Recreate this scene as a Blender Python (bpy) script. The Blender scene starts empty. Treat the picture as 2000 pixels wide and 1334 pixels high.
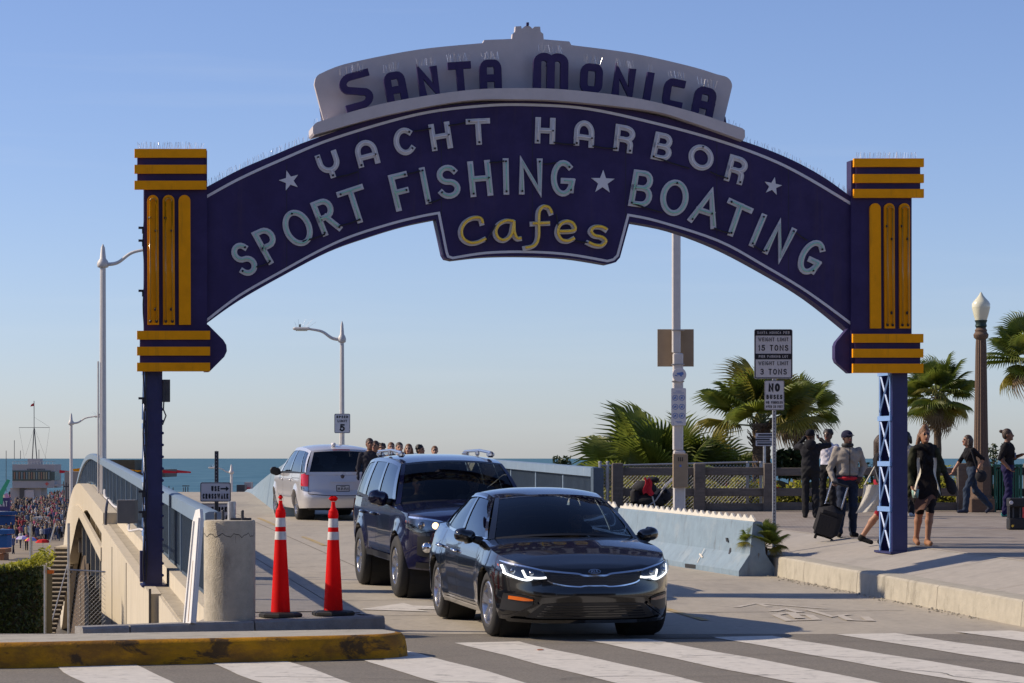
import bpy, bmesh, math, random
import numpy as np
from mathutils import Vector, Matrix
random.seed(7); np.random.seed(7)
SC = bpy.context.scene
COL = SC.collection
R = math.radians
# ------------------------------------------------------------------ camera, sky, sun, exposure
FPX, CZ, HY = 5300.0, 1.88, 895.0          # focal length in photo pixels, eye height, horizon row
cam_d = bpy.data.cameras.new('camera'); cam = bpy.data.objects.new('camera', cam_d); COL.objects.link(cam)
cam.location = (0, 0, CZ); cam.rotation_euler = (R(90), 0, 0)
cam_d.sensor_width = 36; cam_d.lens = FPX / 2000 * 36; cam_d.shift_y = (HY - 667) / 2000
cam_d.clip_start = 0.5; cam_d.clip_end = 200000
cam_d.dof.use_dof = False
SC.camera = cam
SUN_EL, SUN_TILT = 33.0, 8.0               # light travels to the right and slightly to the viewer
w = bpy.data.worlds.new('World'); SC.world = w; w.use_nodes = True
wn = w.node_tree.nodes; wl = w.node_tree.links
bg = wn['Background']; sky = wn.new('ShaderNodeTexSky'); sky.sky_type = 'NISHITA'; sky.sun_disc = False
sky.sun_elevation = R(SUN_EL); sky.sun_rotation = math.atan2(-math.cos(R(SUN_TILT)), math.sin(R(SUN_TILT)))
sky.altitude = 0; sky.air_density = 0.8; sky.dust_density = 0.4; sky.ozone_density = 1.0
bg.inputs[1].default_value = 0.127
wl.new(sky.outputs[0], bg.inputs[0])
sun_d = bpy.data.lights.new('sun', 'SUN'); sun_d.energy = 4.8; sun_d.angle = R(0.53); sun_d.color = (1.0, 0.85, 0.66)
sun = bpy.data.objects.new('sun', sun_d); COL.objects.link(sun)
ldir = Vector((math.cos(R(SUN_EL)) * math.cos(R(SUN_TILT)), -math.cos(R(SUN_EL)) * math.sin(R(SUN_TILT)), -math.sin(R(SUN_EL))))
sun.rotation_euler = ldir.to_track_quat('-Z', 'Y').to_euler(); sun.location = (-30, 10, 30)
SC.view_settings.view_transform = 'Standard'; SC.view_settings.look = 'None'
SC.view_settings.exposure = 0.0; SC.view_settings.gamma = 1.0
SC.cycles.max_bounces = 8; SC.cycles.transparent_max_bounces = 16
SC.cycles.use_denoising = True

# ------------------------------------------------------------------ coordinates
CA, SA = math.cos(R(10)), math.sin(R(10))
def P(px, py, Y): return Vector(((px - 1000) / FPX * Y, Y, CZ - (py - HY) / FPX * Y))
def PX(px, Y, z): return Vector(((px - 1000) / FPX * Y, Y, z))
def UV(u, v, z=0.0): return Vector((u * CA - v * SA, u * SA + v * CA, z))
def uv_of(X, Y): return X * CA + Y * SA, -X * SA + Y * CA
def zr(v):
    if v < 29.2: return 0.0
    if v < 86: return 0.0125 * (v - 29.2)
    d = v - 86
    if d < 52.6: return 0.71 + 0.0125 * d - 0.00145 * d * d
    return max(-7.0, -2.644 - 0.14 * (d - 52.6))
def zs(v): return 0.62 + 0.0085 * (v - 38)
def ground_road(X, Y): return zr(uv_of(X, Y)[1])
def walk_z(X, Y):
    u, v = uv_of(X, Y); k = zr(v) + 0.29
    t = min(1, max(0, (u - 10.9) / 1.6))
    return k + (zs(v) - k) * t
def cr(pts, n=6, closed=False):
    pts = [tuple(p) for p in pts]; N = len(pts); out = []
    rng = range(N if closed else N - 1)
    g = (lambda i: pts[i % N]) if closed else (lambda i: pts[max(0, min(N - 1, i))])
    for i in rng:
        p0, p1, p2, p3 = g(i - 1), g(i), g(i + 1), g(i + 2)
        for k in range(n):
            t = k / n
            out.append(tuple(0.5 * (2 * b + (c - a) * t + (2 * a - 5 * b + 4 * c - d) * t * t + (3 * b - a - 3 * c + d) * t ** 3) for a, b, c, d in zip(p0, p1, p2, p3)))
    if not closed: out.append(pts[-1])
    return out
def arc(cx, cy, rx, ry, a0, a1, n=9):
    return [(cx + rx * math.cos(R(a0 + (a1 - a0) * i / n)), cy + ry * math.sin(R(a0 + (a1 - a0) * i / n))) for i in range(n + 1)]
def tab(t):
    xs = [p[0] for p in t]; ys = [p[1] for p in t]
    return lambda x: float(np.interp(x, xs, ys))

# ------------------------------------------------------------------ mesh builder
class MB:
    def __init__(s): s.v = []; s.f = []; s.m = []
    def add(s, verts, faces, mi=0):
        o = len(s.v); s.v += [tuple(p) for p in verts]
        for f in faces: s.f.append(tuple(i + o for i in f)); s.m.append(mi)
        return s
    def box(s, c, d, rz=0, mi=0, M=None):
        x, y, z = d[0] / 2, d[1] / 2, d[2] / 2; c = Vector(c)
        r = M if M is not None else Matrix.Rotation(rz, 3, 'Z')
        vs = [c + r @ Vector((a * x, b * y, e * z)) for a in (-1, 1) for b in (-1, 1) for e in (-1, 1)]
        return s.add(vs, [(0, 1, 3, 2), (4, 6, 7, 5), (0, 4, 5, 1), (2, 3, 7, 6), (0, 2, 6, 4), (1, 5, 7, 3)], mi)
    def cbox(s, c, d, bv=0.01, rz=0, mi=0):
        # box with chamfered vertical and horizontal edges
        c = Vector(c); r = Matrix.Rotation(rz, 3, 'Z'); hx, hy, hz = d[0] / 2, d[1] / 2, d[2] / 2
        b = min(bv, hx * .9, hy * .9, hz * .9)
        def ring(x, y, z): 
            return [(-x + b, -y, z), (x - b, -y, z), (x, -y + b, z), (x, y - b, z), (x - b, y, z), (-x + b, y, z), (-x, y - b, z), (-x, -y + b, z)]
        rings = [ring(hx - b, hy - b, -hz), ring(hx, hy, -hz + b), ring(hx, hy, hz - b), ring(hx - b, hy - b, hz)]
        vs = [c + r @ Vector(p) for q in rings for p in q]; fs = []
        for k in range(3):
            for i in range(8): fs.append((k * 8 + i, k * 8 + (i + 1) % 8, k * 8 + 8 + (i + 1) % 8, k * 8 + 8 + i))
        fs.append(tuple(range(7, -1, -1))); fs.append(tuple(range(24, 32)))
        return s.add(vs, fs, mi)
    def tube(s, pts, r, n=8, mi=0, caps=True):
        pts = [Vector(p) for p in pts]; N = len(pts); vs = []; fs = []
        up = Vector((0, 0, 1)); prev = None
        for i, p in enumerate(pts):
            t = (pts[min(i + 1, N - 1)] - pts[max(i - 1, 0)])
            t = t.normalized() if t.length > 1e-9 else Vector((0, 0, 1))
            if prev is None:
                a = t.cross(up)
                if a.length < 1e-3: a = t.cross(Vector((1, 0, 0)))
            else: a = prev - t * prev.dot(t)
            a.normalize(); prev = a; b = t.cross(a)
            rr = r[i] if isinstance(r, (list, tuple)) else r
            for k in range(n):
                q = 2 * math.pi * k / n
                vs.append(p + (a * math.cos(q) + b * math.sin(q)) * rr)
        for i in range(N - 1):
            for k in range(n): fs.append((i * n + k, i * n + (k + 1) % n, (i + 1) * n + (k + 1) % n, (i + 1) * n + k))
        if caps: fs.append(tuple(range(n - 1, -1, -1))); fs.append(tuple(range((N - 1) * n, N * n)))
        return s.add(vs, fs, mi)
    def lathe(s, prof, c=(0, 0, 0), n=24, mi=0, axis='Z', mis=None):
        c = Vector(c); vs = []
        for (r, h) in prof:
            for k in range(n):
                q = 2 * math.pi * k / n; a, b = r * math.cos(q), r * math.sin(q)
                vs.append(c + (Vector((a, b, h)) if axis == 'Z' else Vector((h, a, b)) if axis == 'X' else Vector((a, h, b))))
        for i in range(len(prof) - 1):
            s_f = [(i * n + k, i * n + (k + 1) % n, (i + 1) * n + (k + 1) % n, (i + 1) * n + k) for k in range(n)]
            if i == 0: o = len(s.v); s.v += [tuple(p) for p in vs]
            for f in s_f: s.f.append(tuple(j + o for j in f)); s.m.append(mis[i] if mis else mi)
        return s
    def prism(s, poly, fmap, d0, d1, mi=0, side=None):
        n = len(poly); vs = [fmap(x, y, d0) for x, y in poly] + [fmap(x, y, d1) for x, y in poly]
        s.add(vs, [tuple(range(n)), tuple(range(2 * n - 1, n - 1, -1))], mi)
        o = len(s.v) - 2 * n
        for i in range(n):
            j = (i + 1) % n; s.f.append((o + i, o + n + i, o + n + j, o + j)); s.m.append(mi if side is None else side)
        return s
    def grid(s, fn, n, m, mi=0, flip=False):
        vs = [fn(i / n, j / m) for j in range(m + 1) for i in range(n + 1)]
        fs = []
        for j in range(m):
            for i in range(n):
                a = j * (n + 1) + i; q = (a, a + 1, a + n + 2, a + n + 1)
                fs.append(q[::-1] if flip else q)
        return s.add(vs, fs, mi)
    def ribbon(s, pts, hw, fmap, d0, d1=None, mi=0, cap=None):
        pts = [Vector((p[0], p[1])) for p in pts]
        q = [pts[0]]
        for p in pts[1:]:
            if (p - q[-1]).length > 1e-5: q.append(p)
        pts = q
        closed = (pts[0] - pts[-1]).length < 1e-4 and len(pts) > 3
        if closed: pts = pts[:-1]
        N = len(pts)
        if N < 2: return s
        cap = hw if cap is None else cap
        if not closed and cap:
            pts[0] = pts[0] - (pts[1] - pts[0]).normalized() * cap; pts[-1] = pts[-1] + (pts[-1] - pts[-2]).normalized() * cap
        L = []; Rr = []
        for i in range(N):
            if closed: a, b = (pts[i] - pts[i - 1]).normalized(), (pts[(i + 1) % N] - pts[i]).normalized()
            else:
                a = (pts[i] - pts[max(0, i - 1)]) if i > 0 else (pts[1] - pts[0]); b = (pts[min(N - 1, i + 1)] - pts[i]) if i < N - 1 else a
                a = a.normalized(); b = b.normalized()
            na, nb = Vector((-a.y, a.x)), Vector((-b.y, b.x)); m = na + nb
            m = m.normalized() if m.length > 1e-4 else na
            k = hw / max(0.45, m.dot(na)); L.append(pts[i] + m * k); Rr.append(pts[i] - m * k)
        o = len(s.v); two = d1 is not None
        for i in range(N):
            s.v.append(tuple(fmap(L[i].x, L[i].y, d0))); s.v.append(tuple(fmap(Rr[i].x, Rr[i].y, d0)))
            if two: s.v.append(tuple(fmap(L[i].x, L[i].y, d1))); s.v.append(tuple(fmap(Rr[i].x, Rr[i].y, d1)))
        st = 4 if two else 2
        for i in range(N if closed else N - 1):
            a, b = o + i * st, o + ((i + 1) % N) * st
            s.f.append((a, a + 1, b + 1, b)); s.m.append(mi)
            if two:
                for f in ((a + 2, b + 2, b + 3, a + 3), (a, b, b + 2, a + 2), (a + 1, a + 3, b + 3, b + 1)): s.f.append(f); s.m.append(mi)
        if two and not closed:
            a = o; s.f.append((a, a + 2, a + 3, a + 1)); s.m.append(mi)
            a = o + (N - 1) * st; s.f.append((a, a + 1, a + 3, a + 2)); s.m.append(mi)
        return s
    def ell(s, c, r, n=16, m=10, mi=0, M=None):
        c = Vector(c)
        def fn(i, j):
            a = 2 * math.pi * i; b = math.pi * (j - .5)
            p = Vector((r[0] * math.cos(b) * math.cos(a), r[1] * math.cos(b) * math.sin(a), r[2] * math.sin(b)))
            return c + (M @ p if M is not None else p)
        return s.grid(fn, n, m, mi)
    def mesh(s, name, mats, smooth=False, weld=False):
        me = bpy.data.meshes.new(name); me.from_pydata([tuple(p) for p in s.v], [], s.f)
        mats = mats if isinstance(mats, (list, tuple)) else [mats]
        for mt in mats: me.materials.append(mt)
        if len(mats) > 1: me.polygons.foreach_set('material_index', s.m)
        if weld or smooth:
            bm = bmesh.new(); bm.from_mesh(me)
            if weld: bmesh.ops.remove_doubles(bm, verts=bm.verts, dist=1e-4)
            bmesh.ops.recalc_face_normals(bm, faces=bm.faces)
            bm.to_mesh(me); bm.free()
        if smooth:
            me.polygons.foreach_set('use_smooth', [True] * len(me.polygons))
            if smooth is not True: 
                try: me.set_sharp_from_angle(angle=R(smooth))
                except Exception: pass
        me.update()
        return me
    def build(s, name, mats, parent=None, smooth=False, weld=False):
        return link(name, s.mesh(name, mats, smooth, weld), parent)
def link(name, data, parent=None, world=True):
    o = bpy.data.objects.new(name, data); COL.objects.link(o)
    if parent is not None:
        o.parent = parent
        if world and parent.get('_w'): o.matrix_parent_inverse = Matrix.Translation(Vector(parent['_w'])).inverted()
    return o
def thing(name, label, cat, loc=(0, 0, 0), rz=0.0, group=None, world=True):
    """Empty at a thing's base. world=True: its parts are meshed in world coordinates."""
    o = bpy.data.objects.new(name, None); COL.objects.link(o); o.empty_display_size = .2
    o.location = loc; o.rotation_euler = (0, 0, rz)
    if world: o['_w'] = tuple(loc)
    return tag(o, label, cat, group)
def tag(o, label=None, cat=None, group=None, kind=None):
    if label: o['label'] = label
    if cat: o['category'] = cat
    if group: o['group'] = group
    if kind: o['kind'] = kind
    return o
def copy_tree(o, parent=None):
    c = o.copy(); COL.objects.link(c)
    if parent is not None: c.parent = parent
    for ch in list(o.children): copy_tree(ch, c)
    return c

# ------------------------------------------------------------------ materials
def mat(name, col, rough=.6, metal=0., var=0., scale=4., bump=0., bscale=40., col2=None, spec=.5, coat=0., emit=0., detail=6, stretch=(1, 1, 1), alpha=1., sss=0.):
    m = bpy.data.materials.new(name); m.use_nodes = True; n = m.node_tree.nodes; l = m.node_tree.links
    b = n['Principled BSDF']; b.inputs['Roughness'].default_value = rough; b.inputs['Metallic'].default_value = metal
    b.inputs['Base Color'].default_value = (*col, 1); b.inputs['Specular IOR Level'].default_value = spec
    b.inputs['Coat Weight'].default_value = coat; b.inputs['Coat Roughness'].default_value = .03
    if sss: b.inputs['Subsurface Weight'].default_value = sss; b.inputs['Subsurface Radius'].default_value = (.02, .008, .004)
    if emit: b.inputs['Emission Color'].default_value = (*col, 1); b.inputs['Emission Strength'].default_value = emit
    if alpha < 1: b.inputs['Alpha'].default_value = alpha
    if var or bump:
        tc = n.new('ShaderNodeTexCoord'); mp = n.new('ShaderNodeMapping'); mp.inputs['Scale'].default_value = stretch
        l.new(tc.outputs['Object'], mp.inputs[0])
    if var:
        t = n.new('ShaderNodeTexNoise'); t.inputs['Scale'].default_value = scale; t.inputs['Detail'].default_value = detail
        t.inputs['Roughness'].default_value = .65
        l.new(mp.outputs[0], t.inputs['Vector'])
        r = n.new('ShaderNodeValToRGB'); r.color_ramp.elements[0].position = .5 - .2; r.color_ramp.elements[1].position = .5 + .2
        c2 = col2 or tuple(c * (1 - var) for c in col)
        c1 = col if col2 else tuple(min(1, c * (1 + var * .6)) for c in col)
        r.color_ramp.elements[0].color = (*c2, 1); r.color_ramp.elements[1].color = (*c1, 1)
        l.new(t.outputs[0], r.inputs[0]); l.new(r.outputs[0], b.inputs['Base Color'])
        m['_ramp'] = r.name
    if bump:
        t2 = n.new('ShaderNodeTexNoise'); t2.inputs['Scale'].default_value = bscale; t2.inputs['Detail'].default_value = 5
        l.new(mp.outputs[0], t2.inputs['Vector'])
        bp = n.new('ShaderNodeBump'); bp.inputs['Strength'].default_value = bump; bp.inputs['Distance'].default_value = .02
        l.new(t2.outputs[0], bp.inputs['Height']); l.new(bp.outputs[0], b.inputs['Normal'])
    return m
def over(m, col, scale=2., lo=.52, hi=.62, rough=None, stretch=(1, 1, 1), amt=1.0, detail=8, dist=0.):
    """lay worn / stained patches of another colour over a material"""
    n = m.node_tree.nodes; l = m.node_tree.links; b = n['Principled BSDF']
    tc = n.new('ShaderNodeTexCoord'); mp = n.new('ShaderNodeMapping'); mp.inputs['Scale'].default_value = stretch; l.new(tc.outputs['Object'], mp.inputs[0])
    t = n.new('ShaderNodeTexNoise'); t.inputs['Scale'].default_value = scale; t.inputs['Detail'].default_value = detail; t.inputs['Distortion'].default_value = dist
    t.inputs['Roughness'].default_value = .7
    l.new(mp.outputs[0], t.inputs['Vector'])
    r = n.new('ShaderNodeMapRange'); r.inputs[1].default_value = lo; r.inputs[2].default_value = hi; r.inputs[4].default_value = amt; l.new(t.outputs[0], r.inputs[0])
    mx = n.new('ShaderNodeMix'); mx.data_type = 'RGBA'; mx.inputs[7].default_value = (*col, 1)
    src = b.inputs['Base Color']
    if src.is_linked: l.new(src.links[0].from_socket, mx.inputs[6])
    else: mx.inputs[6].default_value = src.default_value
    l.new(r.outputs[0], mx.inputs[0]); l.new(mx.outputs[2], src)
    return m
def glass(name, tint, fres=1.45, rough=.0):
    m = bpy.data.materials.new(name); m.use_nodes = True; n = m.node_tree.nodes; l = m.node_tree.links
    n.remove(n['Principled BSDF']); out = n['Material Output']
    t = n.new('ShaderNodeBsdfTransparent'); t.inputs[0].default_value = (*tint, 1)
    g = n.new('ShaderNodeBsdfGlossy'); g.inputs['Roughness'].default_value = rough; g.inputs[0].default_value = (.9, .95, 1, 1)
    f = n.new('ShaderNodeFresnel'); f.inputs[0].default_value = fres
    mx = n.new('ShaderNodeMixShader'); l.new(f.outputs[0], mx.inputs[0]); l.new(t.outputs[0], mx.inputs[1]); l.new(g.outputs[0], mx.inputs[2]); l.new(mx.outputs[0], out.inputs[0])
    return m
M = {}
M['asphalt'] = over(mat('asphalt', (.25, .222, .18), .9, var=.4, scale=45, bump=.6, bscale=200), (.17, .15, .125), 1.1, .48, .7, amt=.6)
M['road'] = over(over(mat('road_concrete', (.43, .385, .31), .85, var=.14, scale=9, bump=.25, bscale=120), (.30, .27, .225), .55, .47, .68, amt=.7, stretch=(1.6, .35, 1)), (.17, .15, .125), 2.6, .57, .72, amt=.6)
M['paint_white'] = over(mat('road_paint', (.66, .62, .54), .7, var=.12, scale=7, bump=.25, bscale=150), (.27, .25, .215), 4.5, .54, .68, amt=.75)
M['paint_faint'] = over(mat('worn_road_paint', (.54, .49, .41), .8, var=.1, scale=8), (.43, .385, .31), 9, .5, .66, amt=.85)
M['paint_yellow'] = over(mat('worn_yellow_paint', (.5, .33, .06), .8, var=.1, scale=8), (.33, .305, .265), 9, .4, .6, amt=.9)
M['walk'] = over(mat('sidewalk_concrete', (.40, .365, .315), .85, var=.12, scale=7, bump=.25, bscale=90), (.25, .235, .21), 1.2, .5, .7, amt=.6)
M['kerb'] = over(mat('kerb_concrete', (.42, .385, .31), .85, var=.15, scale=6, bump=.4, bscale=60), (.2, .18, .14), 3.5, .54, .68, amt=.65, stretch=(1, 1, .5))
M['kerb_grey'] = over(mat('grey_kerb_concrete', (.3, .285, .265), .85, var=.18, scale=8, bump=.4, bscale=60), (.15, .14, .13), 3, .54, .7, amt=.6)
M['kerb_yellow'] = over(over(mat('yellow_kerb_paint', (.52, .24, .008), .7, var=.25, scale=5, bump=.35, bscale=50, spec=.2), (.20, .095, .02), 2.6, .42, .6, amt=.85, stretch=(.7, .7, 1.5)), (.045, .032, .02), 2.4, .53, .6, stretch=(.9, 1, 2.0), dist=.5, amt=.85)
M['concrete'] = over(mat('wall_concrete', (.56, .49, .37), .85, var=.1, scale=3, bump=.35, bscale=40, stretch=(1, 1, .4)), (.36, .31, .235), 1.6, .52, .74, amt=.6, stretch=(3, 3, .35))
M['concrete_dusty'] = over(mat('dusty_ledge_concrete', (.42, .37, .28), .9, var=.2, scale=8, bump=.5, bscale=60), (.22, .18, .12), 3.5, .5, .65, amt=.7)
M['bollard'] = over(over(mat('bollard_concrete', (.46, .41, .32), .85, var=.16, scale=9, bump=.5, bscale=70), (.22, .2, .16), 2.8, .52, .66, amt=.7, stretch=(1, 1, .5)), (.6, .57, .5), 5, .63, .72, amt=.6)
M['navy'] = over(mat('navy_paint', (.042, .03, .098), .5, var=.2, scale=2.2, bump=.05, bscale=6, spec=.15), (.055, .04, .12), 1.1, .5, .75, amt=.6); M['navy'] = over(M['navy'], (.075, .05, .075), 1.0, .55, .75, amt=.45, stretch=(7, 7, .35))
M['navy_post'] = over(mat('navy_post_paint', (.022, .024, .10), .4, var=.15, scale=6, bump=.08, bscale=30), (.05, .04, .04), 9, .64, .72, amt=.5)
M['lattice'] = mat('lattice_paint', (.2, .34, .62), .4, var=.1, scale=12)
M['gold'] = over(mat('gold_paint', (.93, .355, .002), .62, var=.08, scale=5, spec=.15), (.7, .26, .003), 3, .5, .72, amt=.5); M['gold'] = over(M['gold'], (.35, .15, .02), 1.2, .57, .75, amt=.5, stretch=(9, 9, .6))
M['signwhite'] = over(mat('sign_white', (.56, .50, .49), .6, var=.08, scale=3, bump=.06, bscale=10), (.42, .38, .36), 1.7, .52, .75, amt=.5, stretch=(1, 1, .6))
M['letter'] = over(mat('letter_white', (.62, .6, .61), .45, var=.08, scale=9), (.4, .37, .36), 6, .55, .7, amt=.5)
M['line'] = mat('border_white', (.66, .64, .66), .45, var=.06, scale=9)
M['tube_clear'] = mat('neon_tube_clear', (.75, .72, .72), .12, coat=.6)
M['tube_green'] = mat('neon_tube_green', (.30, .62, .47), .15, coat=.6)
M['tube_yellow'] = mat('neon_tube_yellow', (.95, .60, .05), .15, coat=.6)
M['tube_gold'] = mat('neon_tube_amber', (.5, .22, .004), .15, coat=.6)
M['black'] = mat('black_rubber', (.012, .012, .013), .6)
M['wire'] = mat('black_wire', (.015, .013, .02), .5)
M['spike'] = mat('spike_wire', (.75, .75, .78), .25, metal=.6)
M['pole'] = over(mat('pole_paint', (.62, .58, .54), .5, var=.08, scale=10), (.24, .2, .18), 7, .63, .70, amt=.8, stretch=(4, 4, 1))
M['galv'] = mat('galvanised_steel', (.42, .42, .42), .45, metal=.7, var=.2, scale=20)
M['steel_dark'] = mat('dark_steel', (.07, .07, .075), .5, metal=.5, var=.2, scale=14)
M['railblue'] = over(mat('rail_blue', (.18, .25, .33), .5, var=.1, scale=5), (.4, .42, .42), 4, .6, .72, amt=.5)
M['railbar'] = mat('rail_bar_blue', (.055, .085, .12), .5, var=.15, scale=6)
M['barrier'] = over(over(mat('barrier_blue', (.19, .265, .33), .7, var=.14, scale=5, bump=.2, bscale=30), (.26, .31, .345), 2.2, .52, .68, amt=.7), (.095, .11, .12), 3.0, .56, .72, amt=.65, stretch=(2.5, 2.5, .5))
M['teeth'] = mat('offwhite_teeth', (.66, .63, .55), .7, var=.1, scale=10)
M['cone'] = over(mat('cone_orange', (.88, .012, .012), .55, var=.06, scale=6, bump=.08, bscale=14, spec=.12), (.6, .008, .01), 3.4, .55, .72, amt=.5)
_n = M['cone'].node_tree.nodes; _l = M['cone'].node_tree.links; _t = _n.new('ShaderNodeBsdfTranslucent'); _t.inputs[0].default_value = (.95, .03, .015, 1); _m = _n.new('ShaderNodeMixShader'); _m.inputs[0].default_value = .3
_l.new(_n['Principled BSDF'].outputs[0], _m.inputs[1]); _l.new(_t.outputs[0], _m.inputs[2]); _l.new(_m.outputs[0], _n['Material Output'].inputs[0])
M['reflect'] = over(mat('cone_reflective', (.72, .7, .66), .35, var=.1, scale=12), (.3, .28, .25), 12, .56, .68, amt=.8, stretch=(1, 1, .4))
M['board'] = over(mat('white_board', (.74, .72, .68), .5, var=.06, scale=9), (.3, .27, .22), 9, .64, .72, amt=.6)
M['sign_face'] = mat('sign_face', (.66, .63, .63), .4, var=.04, scale=8)
M['sign_ink'] = mat('sign_ink', (.012, .012, .016), .45)
M['sign_back'] = mat('sign_back', (.33, .24, .15), .55, var=.1, scale=7)
M['sign_blue'] = mat('sign_blue_ink', (.10, .19, .48), .5)
M['brown_post'] = over(mat('lamp_post_concrete', (.13, .08, .052), .75, var=.2, scale=22, bump=.3, bscale=90), (.12, .07, .05), 3, .54, .7, amt=.5, stretch=(1, 1, .3))
M['verdigris'] = mat('verdigris', (.03, .055, .05), .5, metal=.5, var=.4, scale=20)
M['wood'] = over(mat('weathered_wood', (.155, .13, .108), .85, var=.25, scale=6, bump=.4, bscale=30, stretch=(.3, 3, 3)), (.06, .05, .045), 3, .5, .7, amt=.6)
M['trunk'] = over(mat('palm_trunk', (.14, .095, .06), .95, var=.35, scale=14, bump=.8, bscale=24, stretch=(1, 1, 3)), (.05, .035, .025), 5, .5, .66, amt=.8, stretch=(1, 1, 3))
def leaf_mat(name, c1, c2, trans=.35, rough=.45):
    m = mat(name, c1, rough, var=.3, scale=1.6, col2=c2); n = m.node_tree.nodes; l = m.node_tree.links
    b = n['Principled BSDF']; out = n['Material Output']; t = n.new('ShaderNodeBsdfTranslucent'); mx = n.new('ShaderNodeMixShader'); mx.inputs[0].default_value = trans
    l.new(b.inputs['Base Color'].links[0].from_socket, t.inputs[0])
    l.new(b.outputs[0], mx.inputs[1]); l.new(t.outputs[0], mx.inputs[2]); l.new(mx.outputs[0], out.inputs[0])
    return m
M['palm'] = leaf_mat('palm_leaf', (.29, .31, .05), (.09, .15, .025), .55)
M['palm_yellow'] = leaf_mat('palm_leaf_yellowed', (.42, .33, .05), (.16, .17, .03), .45)
M['palm_dead'] = leaf_mat('palm_leaf_dead', (.32, .22, .12), (.14, .1, .06), .2, .8)
M['petiole'] = mat('palm_petiole', (.16, .17, .05), .5, var=.2, scale=6)
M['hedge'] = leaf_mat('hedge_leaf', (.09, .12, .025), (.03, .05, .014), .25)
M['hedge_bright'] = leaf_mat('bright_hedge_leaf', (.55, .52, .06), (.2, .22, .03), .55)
M['flower'] = mat('hibiscus_red', (.55, .04, .02), .6)
M['bush'] = leaf_mat('bush_leaf', (.06, .09, .025), (.025, .04, .014), .25)
M['tyre'] = mat('tyre_rubber', (.018, .017, .017), .75, var=.2, scale=20, bump=.3, bscale=80)
M['chrome'] = mat('chrome', (.75, .76, .78), .08, metal=1)
M['alloy'] = mat('alloy', (.55, .55, .57), .25, metal=.9, var=.1, scale=20)
M['carblack'] = mat('black_paint', (.0035, .0035, .004), .16, coat=1.0)
M['carnavy'] = mat('navy_car_paint', (.006, .005, .034), .2, metal=.2, coat=1.0)
M['carsilver'] = mat('silver_car_paint', (.62, .6, .59), .3, metal=.3, coat=.8)
M['trim'] = mat('black_trim', (.012, .012, .013), .45)
M['gloss'] = mat('gloss_black', (.004, .004, .005), .08, coat=1)
M['under'] = mat('underbody', (.01, .01, .01), .9)
M['cabin'] = mat('cabin_cloth', (.03, .03, .033), .9)
M['wind'] = glass('windscreen_glass', (.42, .47, .45), 1.5)
M['sidewin'] = glass('side_glass', (.16, .18, .19), 2.0)
M['tint'] = glass('dark_tint_glass', (.05, .05, .055), 1.5)
M['lens'] = glass('lamp_lens', (.75, .78, .8), 1.5, .02)
M['lampcup'] = mat('lamp_reflector', (.35, .36, .38), .15, metal=1)
M['lampdark'] = mat('dark_lamp_housing', (.11, .115, .125), .18, metal=.8)
M['drl'] = mat('daytime_running_light', (1, .98, .95), .3, emit=2.2)
M['lamp_warm'] = mat('lit_headlamp', (1, .62, .3), .3, emit=4.0)
M['amber'] = mat('amber_lens', (.75, .15, .01), .2, coat=.6)
M['amber_dim'] = mat('unlit_look_amber', (.22, .12, .09), .2, coat=.6)  # same turn signal lens, coloured duller for its unlit look
M['redlens'] = mat('red_lens', (.62, .008, .012), .18, coat=.8)
M['plate'] = mat('number_plate', (.55, .54, .52), .4)
M['redcloth'] = mat('red_cloth', (.55, .012, .025), .8, bump=.2, bscale=30)
M['blackcloth'] = mat('black_cloth', (.016, .015, .018), .9, bump=.3, bscale=40)
M['canvas'] = mat('canvas_cloth', (.66, .62, .52), .85, var=.08, scale=8, bump=.3, bscale=25)
M['greencan'] = mat('green_bin_paint', (.015, .12, .07), .45, var=.2, scale=8)
M['globe'] = mat('lamp_globe', (.72, .7, .52), .25, coat=.5, sss=.0)
M['building'] = mat('white_building', (.40, .37, .36), .8, var=.08, scale=.6)
M['building_dark'] = mat('dark_building', (.09, .085, .08), .8)  # one dark tone for roofs, pier parts and stair risers
M['window'] = mat('window_glass', (.05, .08, .08), .15)
M['pierwood'] = over(mat('pier_planks', (.3, .24, .16), .9, var=.2, scale=.5), (.15, .12, .09), .1, .5, .7, amt=.6)
M['sand'] = mat('sand', (.42, .36, .27), .95, var=.1, scale=.2)
M['bank'] = mat('under_bridge_bank', (.11, .075, .045), .95, var=.4, scale=.7, bump=.4, bscale=3)
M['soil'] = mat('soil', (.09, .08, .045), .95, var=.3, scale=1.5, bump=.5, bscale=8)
M['lowground'] = over(mat('lower_yard_ground', (.12, .105, .085), .95, var=.2, scale=1.2), (.06, .055, .045), .4, .5, .65, amt=.6)
# sea: wind ripples as bump, no painted gradient
m = mat('sea_water', (.02, .1, .14), .55, spec=.06); n = m.node_tree.nodes; l = m.node_tree.links
tc = n.new('ShaderNodeTexCoord'); mp = n.new('ShaderNodeMapping'); mp.inputs['Scale'].default_value = (.05, .012, 1); l.new(tc.outputs['Object'], mp.inputs[0])
t = n.new('ShaderNodeTexNoise'); t.inputs['Scale'].default_value = 1.0; t.inputs['Detail'].default_value = 7; l.new(mp.outputs[0], t.inputs[0])
bp = n.new('ShaderNodeBump'); bp.inputs['Strength'].default_value = .6; bp.inputs['Distance'].default_value = 1.5; l.new(t.outputs[0], bp.inputs['Height']); l.new(bp.outputs[0], n['Principled BSDF'].inputs['Normal'])
r = n.new('ShaderNodeValToRGB'); r.color_ramp.elements[0].position = .35; r.color_ramp.elements[1].position = .7
r.color_ramp.elements[0].color = (.05, .135, .19, 1); r.color_ramp.elements[1].color = (.105, .21, .265, 1); l.new(t.outputs[0], r.inputs[0]); l.new(r.outputs[0], n['Principled BSDF'].inputs['Base Color'])
M['sea'] = m
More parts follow.
